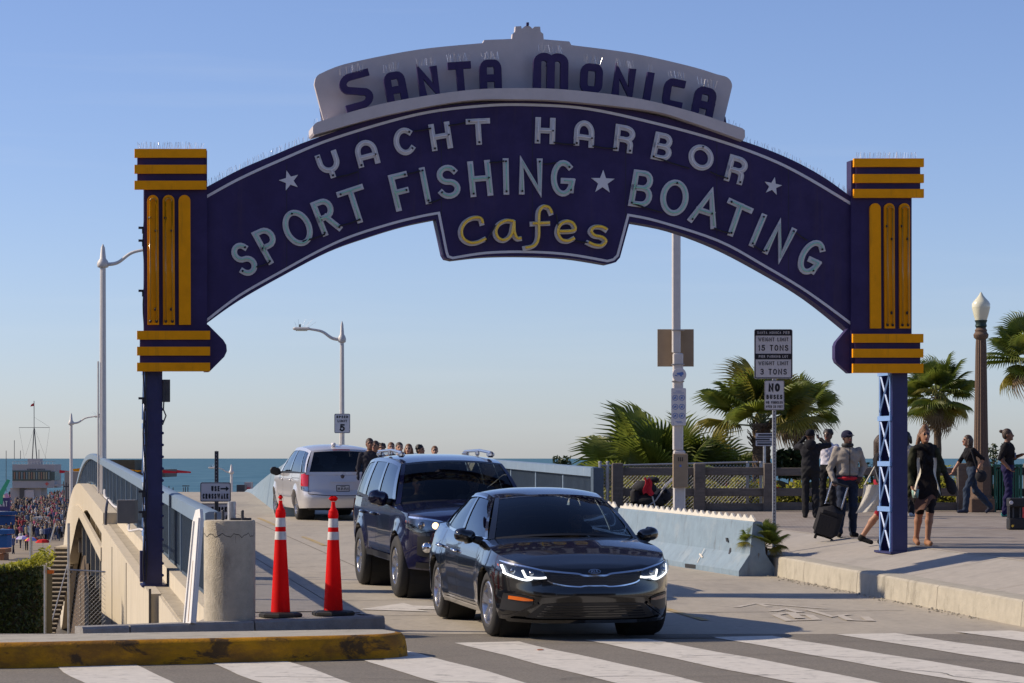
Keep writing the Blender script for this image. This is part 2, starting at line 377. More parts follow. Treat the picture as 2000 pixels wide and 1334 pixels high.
# brick pavers for the receding promenade
m = bpy.data.materials.new('brick_pavers'); m.use_nodes = True; n = m.node_tree.nodes; l = m.node_tree.links; b = n['Principled BSDF']; b.inputs['Roughness'].default_value = .85
tc = n.new('ShaderNodeTexCoord'); mp = n.new('ShaderNodeMapping'); mp.inputs['Rotation'].default_value = (0, 0, R(-10)); l.new(tc.outputs['Object'], mp.inputs[0])
bt = n.new('ShaderNodeTexBrick'); bt.inputs['Scale'].default_value = 1; bt.inputs['Brick Width'].default_value = .24; bt.inputs['Row Height'].default_value = .16; bt.inputs['Mortar Size'].default_value = .008
bt.inputs['Color1'].default_value = (.33, .285, .235, 1); bt.inputs['Color2'].default_value = (.25, .205, .165, 1); bt.inputs['Mortar'].default_value = (.16, .14, .12, 1)
l.new(mp.outputs[0], bt.inputs[0]); l.new(bt.outputs[0], b.inputs['Base Color'])
bp = n.new('ShaderNodeBump'); bp.inputs['Strength'].default_value = .4; bp.inputs['Distance'].default_value = .01; bp.invert = True; l.new(bt.outputs[1], bp.inputs['Height']); l.new(bp.outputs[0], b.inputs['Normal'])
M['pavers'] = over(over(m, (.17, .15, .125), .5, .5, .72, amt=.6), (.4, .37, .33), .9, .62, .74, amt=.5)
# thin wispy cloud low over the sea, in the sky itself
tcw = wn.new('ShaderNodeTexCoord'); mpw = wn.new('ShaderNodeMapping'); mpw.inputs['Scale'].default_value = (5, 5, 70); wl.new(tcw.outputs['Generated'], mpw.inputs[0])
tw = wn.new('ShaderNodeTexNoise'); tw.inputs['Scale'].default_value = 1.3; tw.inputs['Detail'].default_value = 8; wl.new(mpw.outputs[0], tw.inputs[0])
rw = wn.new('ShaderNodeMapRange'); rw.inputs[1].default_value = .56; rw.inputs[2].default_value = .8; rw.inputs[4].default_value = .07; wl.new(tw.outputs[0], rw.inputs[0])
mw = wn.new('ShaderNodeMix'); mw.data_type = 'RGBA'; mw.inputs[7].default_value = (6.2, 6.4, 6.6, 1); wl.new(rw.outputs[0], mw.inputs[0]); tint = wn.new('ShaderNodeMix'); tint.data_type = 'RGBA'; tint.blend_type = 'MULTIPLY'; tint.inputs[0].default_value = 1; tint.inputs[7].default_value = (.785, .83, 1.08, 1); wl.new(sky.outputs[0], tint.inputs[6]); wl.new(tint.outputs[2], mw.inputs[6]); wl.new(mw.outputs[2], bg.inputs[0])

def struct(o): return tag(o, kind='structure')
# ------------------------------------------------------------------ ground, road, pavements
struct(MB().grid(lambda i, j: (-60000 + 120000 * i, 120 * (90000 / 120) ** j, -9.0), 8, 24).build('sea', M['sea']))
struct(MB().add([(-400, 100, -7.6), (400, 100, -7.6), (400, 230, -7.6), (-400, 230, -7.6)], [(0, 1, 2, 3)]).build('beach', M['sand']))
struct(MB().grid(lambda i, j: (-90 + 180 * i, -60 + 88.95 * j, .006), 20, 10).build('street', M['asphalt']))
# the city street behind the viewer: it shows only in the cars' paint and chrome
for k, (x0, x1, y0, hh, cc, lb) in enumerate(((-62, -34, -34, 13, (.3, .24, .18), 'tan four-storey street building behind the viewer, far left'), (-32, -9, -38, 17, (.2, .17, .15), 'brown five-storey street building behind the viewer'), (-6, 17, -35, 11, (.36, .33, .29), 'low pale street building behind the viewer'), (20, 52, -40, 19, (.18, .15, .13), 'dark six-storey street building behind the viewer, far right'))):
    sb0 = thing('street_building', lb, 'building', ((x0 + x1) / 2, y0, 0), group='street buildings behind the viewer'); m_ = mat('facade_%d' % k, cc, .85, var=.1, scale=.4)
    MB().box(((x0 + x1) / 2, y0 - 7, hh / 2), (x1 - x0, 14, hh)).build('wall', m_, sb0); MB().box(((x0 + x1) / 2, y0 - 7, hh + .3), (x1 - x0 + .8, 14.8, .6)).build('roof', M['building_dark'], sb0)
    wme = MB().box((0, 0, 0), (2.2, .12, 1.6)).mesh('window', M['window']); zz = 2.2
    while zz < hh - 1.2:
        xx = x0 + 2.4
        while xx < x1 - 1.5:
            o_ = link('window', wme, sb0, world=True); o_.location = (xx, y0 + .03, zz); xx += 3.9
        zz += 3.2
# concrete ramp road of the pier bridge
struct(MB().grid(lambda i, j: UV(3.55 + 7.5 * i, 20 + 155 * j, zr(20 + 155 * j)), 6, 160).build('road', M['road'], smooth=True))
struct(MB().grid(lambda i, j: UV(10.9 - 2 + 30 * i, 20 + 9.2 * j, -.003), 6, 4).build('road_apron', M['road']))
# transverse slab joints and a longitudinal joint, cut as thin recessed dark strips
jb = MB()
for v in (31.6, 34.4, 38.2, 42.5, 46.8, 51.2, 55.6, 60, 66, 72, 78): jb.add([UV(3.62, v, zr(v) + .004), UV(10.4, v, zr(v) + .004), UV(10.4, v + .025, zr(v + .025) + .004), UV(3.62, v + .025, zr(v + .025) + .004)], [(0, 1, 2, 3)])
for u in (5.0,): jb.grid(lambda i, j, u=u: UV(u + .02 * i, 29.4 + 40 * j, zr(29.4 + 40 * j) + .004), 1, 30)
struct(jb.build('road_joints', mat('joint_filler', (.14, .125, .105), .9)))
# promenade: sloped concrete apron then brick pavers
def prom(u, v):
    k = zr(v) + .29; tt = min(1, max(0, (u - 11.2) / 1.3)); return UV(u, v, k + (zs(v) - k) * tt)
struct(MB().grid(lambda i, j: prom(11.2 + 1.3 * i, 18 + 34 * j), 4, 40).build('pavement', M['walk'], smooth=True))
struct(MB().grid(lambda i, j: UV(12.5 + 50 * i, 18 + 44 * j, zs(18 + 44 * j)), 20, 20).build('promenade', M['pavers'], smooth=True))
pj = MB()
for v in (24.5, 27.6, 30.7, 33.8, 36.9, 40.0, 43.1): pj.add([prom(11.23, v) + Vector((0, 0, .004)), prom(12.49, v) + Vector((0, 0, .004)), prom(12.49, v + .014) + Vector((0, 0, .004)), prom(11.23, v + .014) + Vector((0, 0, .004))], [(0, 1, 2, 3)])
pj.grid(lambda i, j: prom(12.44 + .02 * i, 20 + 30 * j) + Vector((0, 0, .004)), 1, 20)
struct(pj.build('pavement_joints', M['concrete_dusty']))
# behind the blue barrier the pavement widens to the bridge walkway
struct(MB().grid(lambda i, j: UV(9.4 + 1.8 * i, 48 + 40 * j, zr(48 + 40 * j) + .12), 2, 30).build('bridge_walkway', M['walk'], smooth=True))
# right kerb: cast blocks, each a part of the kerb
kr = thing('kerb', None, None, UV(10.9, 30, 0)); tag(kr, kind='structure')
v = 17.0; k = 0
while v < 41.3:
    L = (2.9, 3.3, 2.6, 3.1)[k % 4]; k += 1; e = min(v + L, 41.3)
    mb = MB()
    prof = [(10.88, -.05), (10.905, .27), (10.93, .293), (11.0, .302), (11.22, .302), (11.22, -.05)]
    nn = 6; vs = []
    for q in range(nn + 1):
        vv = v + .006 + (e - v - .012) * q / nn
        vs += [UV(u + .012 * math.sin(vv * 1.7), vv, zr(vv) + z) for u, z in prof]
    n6 = len(prof); fs = [(q * n6 + a, q * n6 + (a + 1) % n6, (q + 1) * n6 + (a + 1) % n6, (q + 1) * n6 + a) for q in range(nn) for a in range(n6)] + [tuple(range(n6)), tuple(range((nn + 1) * n6 - 1, nn * n6 - 1, -1))]
    mb.add(vs, fs).build('kerb_block', M['kerb'], kr, smooth=35); v = e
# crosswalk stripes
for q in range(-5, 6):
    x0 = .835 + 1.475 * q; far = lambda x: 27.55 + .3 * (x - .7 + .3 * 4.7)
    def pt(x, Y): return (x - .3 * (Y - 22.7) + .012 * math.sin(Y * 3 + q), Y, .011)
    yf = 27.5 + .30 * (x0 - .3 * 4.8 + .57)
    mb = MB().grid(lambda i, j: pt(x0 + .735 * i + .02 * math.sin(j * 9 + i * 3), 20.3 + (yf + .2 * i - 20.3) * j), 2, 12)
    tag(mb.build('crosswalk_stripe', M['paint_white']), kind='structure')
ck_ = MB(); rgc = random.Random(9)
for x, y, a, n_ in ((-2.2, 23.2, .1, 22), (1.6, 25.6, .5, 26), (3.4, 24.0, -.2, 24), (-.4, 27.2, .05, 20), (.4, 22.9, 1.2, 16), (2.6, 27.6, .02, 26)):
    pts = [(x, y)]
    for k in range(n_): a += rgc.uniform(-.45, .45); a *= .93; pts.append((pts[-1][0] + .13 * math.cos(a), pts[-1][1] + .13 * math.sin(a)))
    ck_.ribbon(pts, .008, lambda x, y, d: (x, y, .0145), 0, cap=0)
struct(ck_.build('asphalt_cracks', mat('crack_tar', (.05, .045, .04), .8)))
pt_ = MB()
for x, y, w_, h_ in ((-1.9, 25.1, .7, .5), (4.9, 25.2, 1.2, .5), (1.2, 28.2, .9, .35)): pt_.grid(lambda i, j: (x + w_ * i + .03 * math.sin(j * 7), y + h_ * j + .03 * math.sin(i * 9), .0125), 4, 4)
struct(pt_.build('asphalt_patches', mat('patch_tar', (.12, .108, .092), .85, var=.3, scale=30)))
# worn markings on the ramp: cyclist symbol, chevron, straight arrow, centre line
def road_pt(x, y, d=0): # x along u, y along v
    return UV(x, y, zr(y) + .008)
def road_px(px, py):
    Y = 2.245 / (.0125 + (py - HY) / FPX); X = (px - 1000) / FPX * Y; return uv_of(X, Y)
mk = MB(); mk.n = 0
for line, hw in (([(1440, 1184), (1478, 1177), (1500, 1183)], .05), ([(1478, 1177), (1610, 1187)], .05), ([(1512, 1192), (1535, 1188), (1560, 1194)], .06), ([(1515, 1200), (1540, 1211), (1595, 1209), (1580, 1200), (1530, 1197), (1515, 1200)], .05), ([(1580, 1190), (1625, 1203), (1655, 1199)], .05), ([(1640, 1201), (1660, 1210), (1700, 1211), (1690, 1204)], .05), ([(1545, 1196), (1560, 1206)], .06)):
    mk.ribbon([road_px(*p) for p in line], hw, lambda x, y, d: road_pt(x, y) + Vector((0, 0, .0008 * mk.n - .002)), 0); mk.n += 1
struct(mk.build('cycle_marking', M['paint_faint']))
mk = MB().add([road_pt(*road_px(*p)) for p in ((702, 1191), (788, 1178), (806, 1183), (862, 1185), (858, 1191), (812, 1190), (838, 1195))], [(0, 1, 2), (0, 2, 5), (0, 5, 6), (2, 3, 4, 5)])
struct(mk.build('arrow_marking', M['paint_white']))
mk = MB()
for a, b_ in ((30.3, 37), (44, 50), (55, 61), (66, 72)): mk.grid(lambda i, j: road_pt(7.55 + .1 * i, a + (b_ - a) * j), 1, 8)
for a, b_ in ((50, 54), (60, 65)): mk.grid(lambda i, j: road_pt(5.25 + .1 * i, a + (b_ - a) * j), 1, 8)
struct(mk.build('centre_line', M['paint_yellow']))
# left sidewalk on the bridge + its end kerb
def zl(v): return zr(v) + .16
struct(MB().grid(lambda i, j: UV(1.9 + 1.5 * i, 30.2 + 118 * j, zl(30.2 + 118 * j)), 2, 110).build('sidewalk', M['walk'], smooth=True))
K0, K1 = Vector((-4.38, 27.5, 0)), Vector((-1.42, 29.45, 0))
poly = [(-3.3, 28.3), (-1.6, 29.5), tuple(UV(3.4, 30.25)[:2]), tuple(UV(1.9, 30.25)[:2]), (-3.3, 29.2)]
struct(MB().prism(poly, lambda x, y, d: (x, y, d), .163, .0).build('corner_pavement', M['walk']))
ek = thing('corner_kerb', None, None, K0); tag(ek, kind='structure')
d = (K1 - K0); 
for a, b_ in ((0, .145), (.15, .55), (.555, 1.0)):
    A, B = K0 + d * a, K0 + d * b_; n2 = Vector((d.y, -d.x, 0)).normalized()
    mb = MB(); ring = lambda p: [p + n2 * .09 + Vector((0, 0, -.02)), p + n2 * .075 + Vector((0, 0, .15)), p + n2 * .055 + Vector((0, 0, .172)), p - n2 * .12 + Vector((0, 0, .174)), p - n2 * .12 + Vector((0, 0, -.02))]
    mb.add(ring(A) + ring(B), [(i, (i + 1) % 5, 5 + (i + 1) % 5, 5 + i) for i in range(5)] + [(0, 1, 2, 3, 4), (9, 8, 7, 6, 5)]).build('kerb_block', M['kerb_grey'], ek)
A, B = UV(3.5, 29.95), UV(3.5, 88)
sk = thing('sidewalk_kerb', None, None, A); tag(sk, kind='structure')
v = 29.9
while v < 88:
    e = min(88, v + 3.2)
    MB().grid(lambda i, j: UV((3.62, 3.585, 3.56, 3.4)[round(i * 3)], v + .01 + (e - v - .02) * j, zr(v + (e - v) * j) + (-.02, .14, .164, .166)[round(i * 3)]), 3, 3).build('kerb_block', M['walk'], sk); v = e
MB().add([K1 + Vector((0, 0, -.02)), K1 + Vector((.02, .08, .17)), UV(3.585, 29.9, .164), UV(3.62, 29.9, -.02), K1 + Vector((-.1, .1, .173)), UV(3.4, 29.9, .166)], [(0, 3, 2, 1), (1, 2, 5, 4)]).build('kerb_block', M['kerb_grey'], sk)
# yellow painted kerb island in front
yk = thing('yellow_kerb_island', 'scuffed yellow painted kerb island with black tyre marks beside the crosswalk', 'kerb', (-3, 25, 0))
top = MB()
front = cr([(-14, 23.6), (-9, 23.9), (-5, 24.1), (-3.4, 24.55), (-2.0, 25.0), (-1.25, 25.3), (-1.0, 25.62), (-1.06, 26.0), (-1.4, 26.25), (-3, 25.9), (-6, 25.3), (-14, 24.7)], 8)
nf = len(front); cx = [sum(p[i] for p in front) / nf for i in (0, 1)]
def off(p, i, a):
    q, r_ = front[max(0, i - 1)], front[min(nf - 1, i + 1)]; t_ = Vector((r_[0] - q[0], r_[1] - q[1])).normalized(); return (p[0] - t_.y * a, p[1] + t_.x * a)
rings = [(0, -.01), (.012, .10), (.03, .19), (.06, .222), (.12, .232)]
vs = [(*off(p, i, a), z) for a, z in rings for i, p in enumerate(front)]
fs = [(k * nf + i, k * nf + i + 1, (k + 1) * nf + i + 1, (k + 1) * nf + i) for k in range(4) for i in range(nf - 1)]
MB().add(vs, fs).build('painted_kerb', M['kerb_yellow'], yk, smooth=40)
MB().add([(*off(p, i, .12), .232) for i, p in enumerate(front)], [tuple(range(nf))]).build('island_top', M['kerb'], yk)

# ------------------------------------------------------------------ lower ground left of the bridge
gp = tab([(28, -.01), (31, -.1), (44, -1.3), (70, -3.2), (105, -5.6), (140, -7.2), (200, -7.3)])
struct(MB().grid(lambda i, j: (-120 + (120 + 11 - .1767 * (28 + 150 * j)) * i, 28 + 150 * j, gp(28 + 150 * j) - .002), 12, 40).build('lower_ground', M['lowground']))
# bluff behind the promenade fence
bz = tab([(54, .6), (60, .72), (76, .5), (96, -7.5), (110, -7.9)])
struct(MB().grid(lambda i, j: (1.5 + 110 * i, 57.2 + 52 * j, bz(57.2 + 52 * j) - .02), 10, 20).build('bluff', M['soil']))
struct(MB().add([(-140, 205, -7), (60, 205, -7), (60, 660, -7), (-140, 660, -7)], [(0, 1, 2, 3)]).build('pier_deck', M['pierwood']))
struct(MB().box((-40, 430, -8.2), (198, 448, 2.2)).build('pier_substructure', M['building_dark']))

# ------------------------------------------------------------------ bridge: abutment, arch, railing
br = thing('concrete_bridge', 'cream concrete bridge with open arch and abutment wall left of the road', 'bridge', UV(1.6, 60, 0))
def wall_band(name, u0, u1, v0, v1, ztop, zbot, m, n=40):
    mb = MB(); vs = []
    for i in range(n + 1):
        v = v0 + (v1 - v0) * i / n
        vs += [UV(u0, v, ztop(v)), UV(u1, v, ztop(v)), UV(u1, v, zbot(v)), UV(u0, v, zbot(v))]
    fs = [(i * 4 + a, i * 4 + (a + 1) % 4, i * 4 + 4 + (a + 1) % 4, i * 4 + 4 + a) for i in range(n) for a in range(4)] + [(0, 1, 2, 3), (n * 4 + 3, n * 4 + 2, n * 4 + 1, n * 4)]
    return mb.add(vs, fs).build(name, m, br)
# near retaining walls with dusty ledges, stepped at a joint
wall_band('retaining_wall', 1.47, 1.62, 35.2, 60.2, lambda v: zr(v) + .06, lambda v: gp(v) - .6, M['concrete'])
wall_band('retaining_wall', 1.585, 1.7, 28.3, 35.14, lambda v: zr(v) + .04, lambda v: -.6, M['concrete'], 8)
wall_band('ledge', 1.62, 1.8, 28.3, 60.2, lambda v: zr(v) + .055, lambda v: -1, M['concrete_dusty'])
wall_band('plinth', 1.8, 2.02, 28.9, 148, lambda v: zr(v) + .27, lambda v: zr(v) - .3, M['concrete'], 90)
for v in (35.17, 44, 52): MB().box(UV(1.475, v, -.9), (.03, .05, 2.2), R(10)).build('joint', M['steel_dark'], br)
# arch span
spring = tab([(58, .15), (62, .28), (70, .42), (76, .45), (82, .32), (88, .02), (94, -.42), (102, -1.2), (110, -2.0), (118, -3.0), (128, -4.6), (140, -6.6), (150, -7.6)])
wall_band('arch_fascia', 1.50, 1.82, 60.0, 150, lambda v: zr(v) + .30, lambda v: min(zr(v) - .2, spring(v)), M['concrete'], 120)
wall_band('arch_rib', 1.44, 1.52, 59.9, 150, lambda v: zr(v) - .45, lambda v: min(zr(v) - .75, spring(v) + .02), M['concrete'], 120)
wall_band('deck_slab', 1.8, 11.2, 59, 150, lambda v: zr(v) - .16, lambda v: zr(v) - .7, M['concrete'], 60)
for v in (71, 83, 97, 112): MB().box(UV(5.6, v, (zr(v) + gp(v)) / 2 - .3), (.35, .35, zr(v) - gp(v)), R(10)).build('column', M['concrete'], br)
for v in (64, 68.5, 73.5, 79.5, 86.5, 93.5, 100.5): MB().box(UV(1.72, v, zr(v) - 1.2), (.18, .22, 1.9), R(10)).build('spandrel_post', M['concrete'], br)
wall_band('back_wall', 10.2, 10.6, 40, 150, lambda v: zr(v) - .2, lambda v: -8, M['concrete'], 40)
MB().box(UV(6.3, 60.3, -3.0), (9.3, .5, 6), R(10)).build('abutment_face', M['concrete'], br)
wall_band('approach_fill', 1.9, 10.1, 96, 178, lambda v: zr(v) - .72, lambda v: -8.5, M['bank'], 20)
def railing(u, v0, v1, step, label, nbar=True, face=1, top=1.28, base=.27):
    rl = thing('bridge_railing', label, 'railing', UV(u, v0, zr(v0) + base))
    n = max(2, int((v1 - v0) / 1.0)); mb = MB()
    prof = [(-.09, 0), (-.09, -.16), (-.06, -.17), (.06, -.17), (.09, -.16), (.09, 0), (.05, .018), (-.05, .018)]
    vs = [UV(u + a, v0 + (v1 - v0) * i / n, zr(v0 + (v1 - v0) * i / n) + top + b_) for i in range(n + 1) for a, b_ in prof]
    mb.add(vs, [(i * 8 + a, i * 8 + (a + 1) % 8, i * 8 + 8 + (a + 1) % 8, i * 8 + 8 + a) for i in range(n) for a in range(8)] + [tuple(range(8)), tuple(range(n * 8 + 7, n * 8 - 1, -1))]).build('top_rail', M['railblue'], rl, smooth=30)
    v = v0
    while v < v1 - .2:
        e = min(v + step, v1); bm_ = MB()
        MB().box(UV(u, v + .04, zr(v) + (top + base) / 2 - .05), (.07, .08, top - base - .2), R(10)).build('post', M['railblue'], rl)
        q = v + .14
        while q < e - .02:
            bm_.box(UV(u, q, zr(q) + (top + base) / 2 - .06), (.028, .03, top - base - .2), R(10)); q += .115
        bm_.box(UV(u, (v + e) / 2, zr((v + e) / 2) + base + .07), (.035, e - v, .04), R(10))
        o = bm_.build('bar_panel', M['railbar'], rl); o['kind'] = 'stuff'
        v = e
    return rl
railing(1.92, 29.5, 148, 3.05, 'blue steel railing along the left edge of the bridge, curving over its crest')
rr = railing(10.6, 50.9, 88, 3.05, 'blue steel railing across the road behind the black sedan', top=1.42, base=.27)
MB().box(UV(10.6, 50.75, zr(50.7) + .85), (.2, .26, 1.15), R(10)).build('end_post', M['railbar'], rr)
MB().grid(lambda i, j: UV(10.49 + .22 * i, 50.9 + 37 * j, zr(50.9 + 37 * j) + .27), 1, 10).build('plinth', M['concrete'], rr)

# ------------------------------------------------------------------ blue concrete barriers with toothed strip
def barrier(name, label, A, B, zoff=0., teeth=True, slots=True, h=.81, group=None):
    A, B = Vector(A), Vector(B); d = B - A; d2 = Vector((d.x, d.y, 0)); L = d2.length; t = d2 / L; nrm = Vector((t.y, -t.x, 0))
    if nrm.x > 0: nrm = -nrm
    root = thing(name, label, 'barrier', A, group=group)
    prof = [(-.30, 0), (-.30, .08), (-.125, .33), (-.075, h - .015), (-.06, h), (.06, h), (.075, h - .015), (.125, .33), (.30, .08), (.30, 0)]
    n = max(1, int(L)); vs = []
    for i in range(n + 1):
        p = A + d * (i / n)
        vs += [p - nrm * a + Vector((0, 0, b_)) for a, b_ in prof]
    K = len(prof)
    MB().add(vs, [(i * K + a, i * K + (a + 1) % K, i * K + K + (a + 1) % K, i * K + K + a) for i in range(n) for a in range(K)] + [tuple(range(K)), tuple(range((n + 1) * K - 1, n * K - 1, -1))]).build('concrete_body', M['barrier'], root, smooth=25)
    if teeth:
        k = 0; s = .04; mb = MB()
        poly = [(0, 0)]; 
        while s < L - .3:
            poly += [(s, .03), (s + .05, .05), (s + .095, .085), (s + .14, .085), (s + .185, .05), (s + .235, .03)]; s += .285
        poly += [(L - .02, .03), (L - .02, -.01), (0, -.01)]
        mb.prism(poly, lambda x, y, dd: A + d * (x / L) + Vector((0, 0, h + y + .012)) + nrm * dd, .05, .02)
        mb.build('toothed_strip', M['teeth'], root)
    if slots:
        for fx, fz, fh in ((.125, .30, .2), (.15, .5, .06)):
            c = A + d * fx + nrm * .125 + Vector((0, 0, fz + zoff)); MB().prism([(-.06, -fh / 2), (.02, -fh / 2), (.07, fh / 2), (0, fh / 2)], lambda x, y, dd: c + t * x + Vector((0, 0, y)) + nrm * (.02 - y * .35 if fz < .4 else 0.0 - y * .1) + nrm * dd, .004, -.01).build('lifting_slot', M['black'], root)
        c = A + d * .33 + nrm * .301 + Vector((0, 0, .04)); MB().box(c, (.5, .012, .06), math.atan2(t.y, t.x)).build('drain_gap', M['black'], root)
    return root
BA = PX(1480, 40.4, 0); BA.z = ground_road(BA.x, BA.y) + .0
BB = PX(1216, 46.9, 0); BB.z = ground_road(BB.x, BB.y)
b1 = barrier('concrete_barrier', 'pale blue concrete barrier with toothed top beside the black sedan', BA, BB, group='blue concrete barriers')
BC = PX(1208, 47.2, 0); BC.z = ground_road(BC.x, BC.y); BD = PX(1085, 51.2, 0); BD.z = ground_road(BD.x, BD.y)
barrier('concrete_barrier', 'blue concrete barrier farther back, mostly hidden by the black sedan', BC, BD, group='blue concrete barriers', slots=False)
cx_ = MB()
c0 = BA + (BB - BA) * .28
for a, b_ in (((0, .12), (.02, .32)), ((-.09, .2), (.11, .24))):
    cx_.ribbon([a, b_], .011, lambda x, y, d: c0 + (BB - BA).normalized() * x + Vector((-.33 + y * .55 if y < .33 else -.15, 0, y)) + Vector((-.02, -.012, .0)), 0)
cx_.build('chalk_cross', M['paint_white'], b1)
E0 = PX(566, 66, 0); E0.z = ground_road(E0.x, E0.y); E1 = PX(488, 96, 0); E1.z = ground_road(E1.x, E1.y)
wl_ = thing('median_barrier', 'pale blue barrier wall over the crest left of the silver minivan', 'barrier', E0)
mb = MB(); vs = []
for i in range(13):
    p = E0 + (E1 - E0) * (i / 12); g = ground_road(p.x, p.y); tz = 1.88 - (902 + 62 * (i / 12) ** .9 - 895) / FPX * p.y
    vs += [Vector((p.x - .2, p.y, g)), Vector((p.x - .08, p.y, max(g + .1, tz))), Vector((p.x + .08, p.y, max(g + .1, tz))), Vector((p.x + .2, p.y, g))]
mb.add(vs, [(i * 4 + a, i * 4 + a + 1, i * 4 + 5 + a, i * 4 + 4 + a) for i in range(12) for a in range(3)] + [(0, 1, 2, 3)]).build('concrete_body', M['barrier'], wl_)
# ------------------------------------------------------------------ stroke alphabet (monoline sign lettering)
def _S(): return [arc(.5, .75, .46, .25, 28, 270, 14) + arc(.5, .25, .5, .25, 90, -155, 14)]
G = {
 'A': [[(0, 0), (.5, 1), (1, 0)], [(.2, .36), (.8, .36)]],
 'a': [[(0, 0), (0, .55)] + arc(.5, .55, .5, .45, 180, 0, 14) + [(1, 0)], [(0, .32), (1, .32)]],       # round-topped A
 'B': [[(0, 0), (0, 1), (.5, 1)] + arc(.5, .76, .4, .24, 90, -90) + [(0, .52)], [(.5, .52)] + arc(.55, .26, .45, .26, 90, -90) + [(0, 0)]],
 'C': [arc(.55, .5, .55, .5, 48, 312, 22)], 'D': [[(0, 0), (0, 1), (.4, 1)] + arc(.4, .5, .6, .5, 90, -90, 14) + [(0, 0)]],
 'E': [[(1, 1), (0, 1), (0, 0), (1, 0)], [(0, .52), (.8, .52)]], 'F': [[(1, 1), (0, 1), (0, 0)], [(0, .5), (.85, .5)]],
 'G': [arc(.52, .5, .52, .5, 50, 350, 22), [(.55, .42), (1, .42), (.96, .12)]], 'H': [[(0, 0), (0, 1)], [(1, 0), (1, 1)], [(0, .5), (1, .5)]],
 'I': [[(.5, 0), (.5, 1)]], 'J': [[(1, 1), (1, .3)] + arc(.5, .3, .5, .3, 0, -170)], 'K': [[(0, 0), (0, 1)], [(1, 1), (0, .42)], [(.3, .6), (1, 0)]],
 'L': [[(0, 1), (0, 0), (1, 0)]], 'M': [[(0, 0), (0, 1), (.5, .25), (1, 1), (1, 0)]], 'N': [[(0, 0), (0, 1), (1, 0), (1, 1)]],
 'O': [arc(.5, .5, .5, .5, 90, 450, 32)], 'P': [[(0, 0), (0, 1), (.5, 1)] + arc(.5, .74, .5, .26, 90, -90) + [(0, .48)]],
 'R': [[(0, 0), (0, 1), (.5, 1)] + arc(.5, .74, .45, .26, 90, -90) + [(0, .48)], [(.45, .48), (1, 0)]],
 'r': [[(0, 0), (0, 1), (.5, 1)] + arc(.5, .73, .5, .27, 90, -90, 12) + [(0, .46)], [(.5, .46)] + arc(.5, .24, .42, .22, 90, 0, 6) + [(.92, 0)]],
 'S': _S(), 'T': [[(0, 1), (1, 1)], [(.5, 1), (.5, 0)]], 'U': [[(0, 1), (0, .35)] + arc(.5, .35, .5, .35, 180, 360) + [(1, 1)]],
 'V': [[(0, 1), (.5, 0), (1, 1)]], 'W': [[(0, 1), (.25, 0), (.5, .9), (.75, 0), (1, 1)]], 'X': [[(0, 0), (1, 1)], [(0, 1), (1, 0)]],
 'Y': [[(0, 1), (.5, .5), (1, 1)], [(.5, .5), (.5, 0)]],
 'y': [[(0, 1), (0, .7)] + arc(.5, .68, .5, .42, 180, 360, 14) + [(1, 1)], [(.5, .26), (.5, 0)]],      # cup-shaped Y
 'Z': [[(0, 1), (1, 1), (0, 0), (1, 0)]],
 '0': [arc(.5, .5, .5, .5, 90, 450, 24)], '1': [[(0, .75), (.6, 1), (.6, 0)]], '2': [arc(.5, .72, .5, .28, 165, -25, 10) + [(0, 0), (1, 0)]],
 '3': [arc(.48, .75, .46, .25, 150, -90, 12) + arc(.48, .25, .52, .25, 90, -150, 12)], '5': [[(.95, 1), (.15, 1), (.08, .55)] + arc(.45, .33, .55, .33, 120, -150, 14)],
 '>': [[(0, .5), (.8, .5)], [(.55, .9), (1, .5), (.55, .1)]],
 # heavy deco capitals of the top line
 's': [[(1, 1), (.36, 1)] + arc(.36, .77, .36, .23, 90, 235, 9) + [(.72, .43)] + arc(.64, .22, .36, .22, 50, -90, 9) + [(.1, 0)]],
 'e': [[(0, 0), (0, .75)] + arc(.28, .75, .28, .25, 180, 90, 4) + [(.72, 1)] + arc(.72, .75, .28, .25, 90, 0, 4) + [(1, 0)], [(0, .36), (1, .36)]],
 'm': [[(0, 0), (0, .8)] + arc(.25, .8, .25, .2, 180, 0, 10) + [(.5, 0)], [(.5, .8)] + arc(.75, .8, .25, .2, 180, 0, 10) + [(1, 0)]],
 'o': [arc(.28, .74, .28, .26, 180, 90, 4) + arc(.72, .74, .28, .26, 90, 0, 4) + arc(.72, .26, .28, .26, 0, -90, 4) + arc(.28, .26, .28, .26, 270, 180, 4) + [(0, .74)]],
 'c': [[(1, 1), (.4, 1)] + arc(.3, .74, .3, .26, 90, 180, 4) + arc(.3, .26, .3, .26, 180, 270, 4) + [(1, 0)]],
}
ADV = {'I': .1, '1': .3, 'M': .8, 'W': .85, 'T': .56, 'L': .5, 'E': .5, 'F': .5, ' ': .36, 'O': .66, 'N': .66, 'G': .64, '.': .1, '>': 1.2}
def text(mb, s, x0, y0, width, h, hw, fmap, d0, d1=None, gap=.24, align=True):
    tot = sum(ADV.get(c, .6) for c in s) + gap * (len(s) - 1); k = width / (tot * h); x = x0; e = 0
    for c in s:
        wd = ADV.get(c, .6) * h * k
        for st in G.get(c, []):
            e += 1
            pts = [(x + (hw + p[0] * (wd - 2 * hw) if c != 'I' else wd / 2), y0 + hw + p[1] * (h - 2 * hw)) for p in st]
            mb.ribbon(pts, hw, fmap, d0 + (e % 4) * .0004, d1, cap=hw)
        x += wd + gap * h * k
    return mb

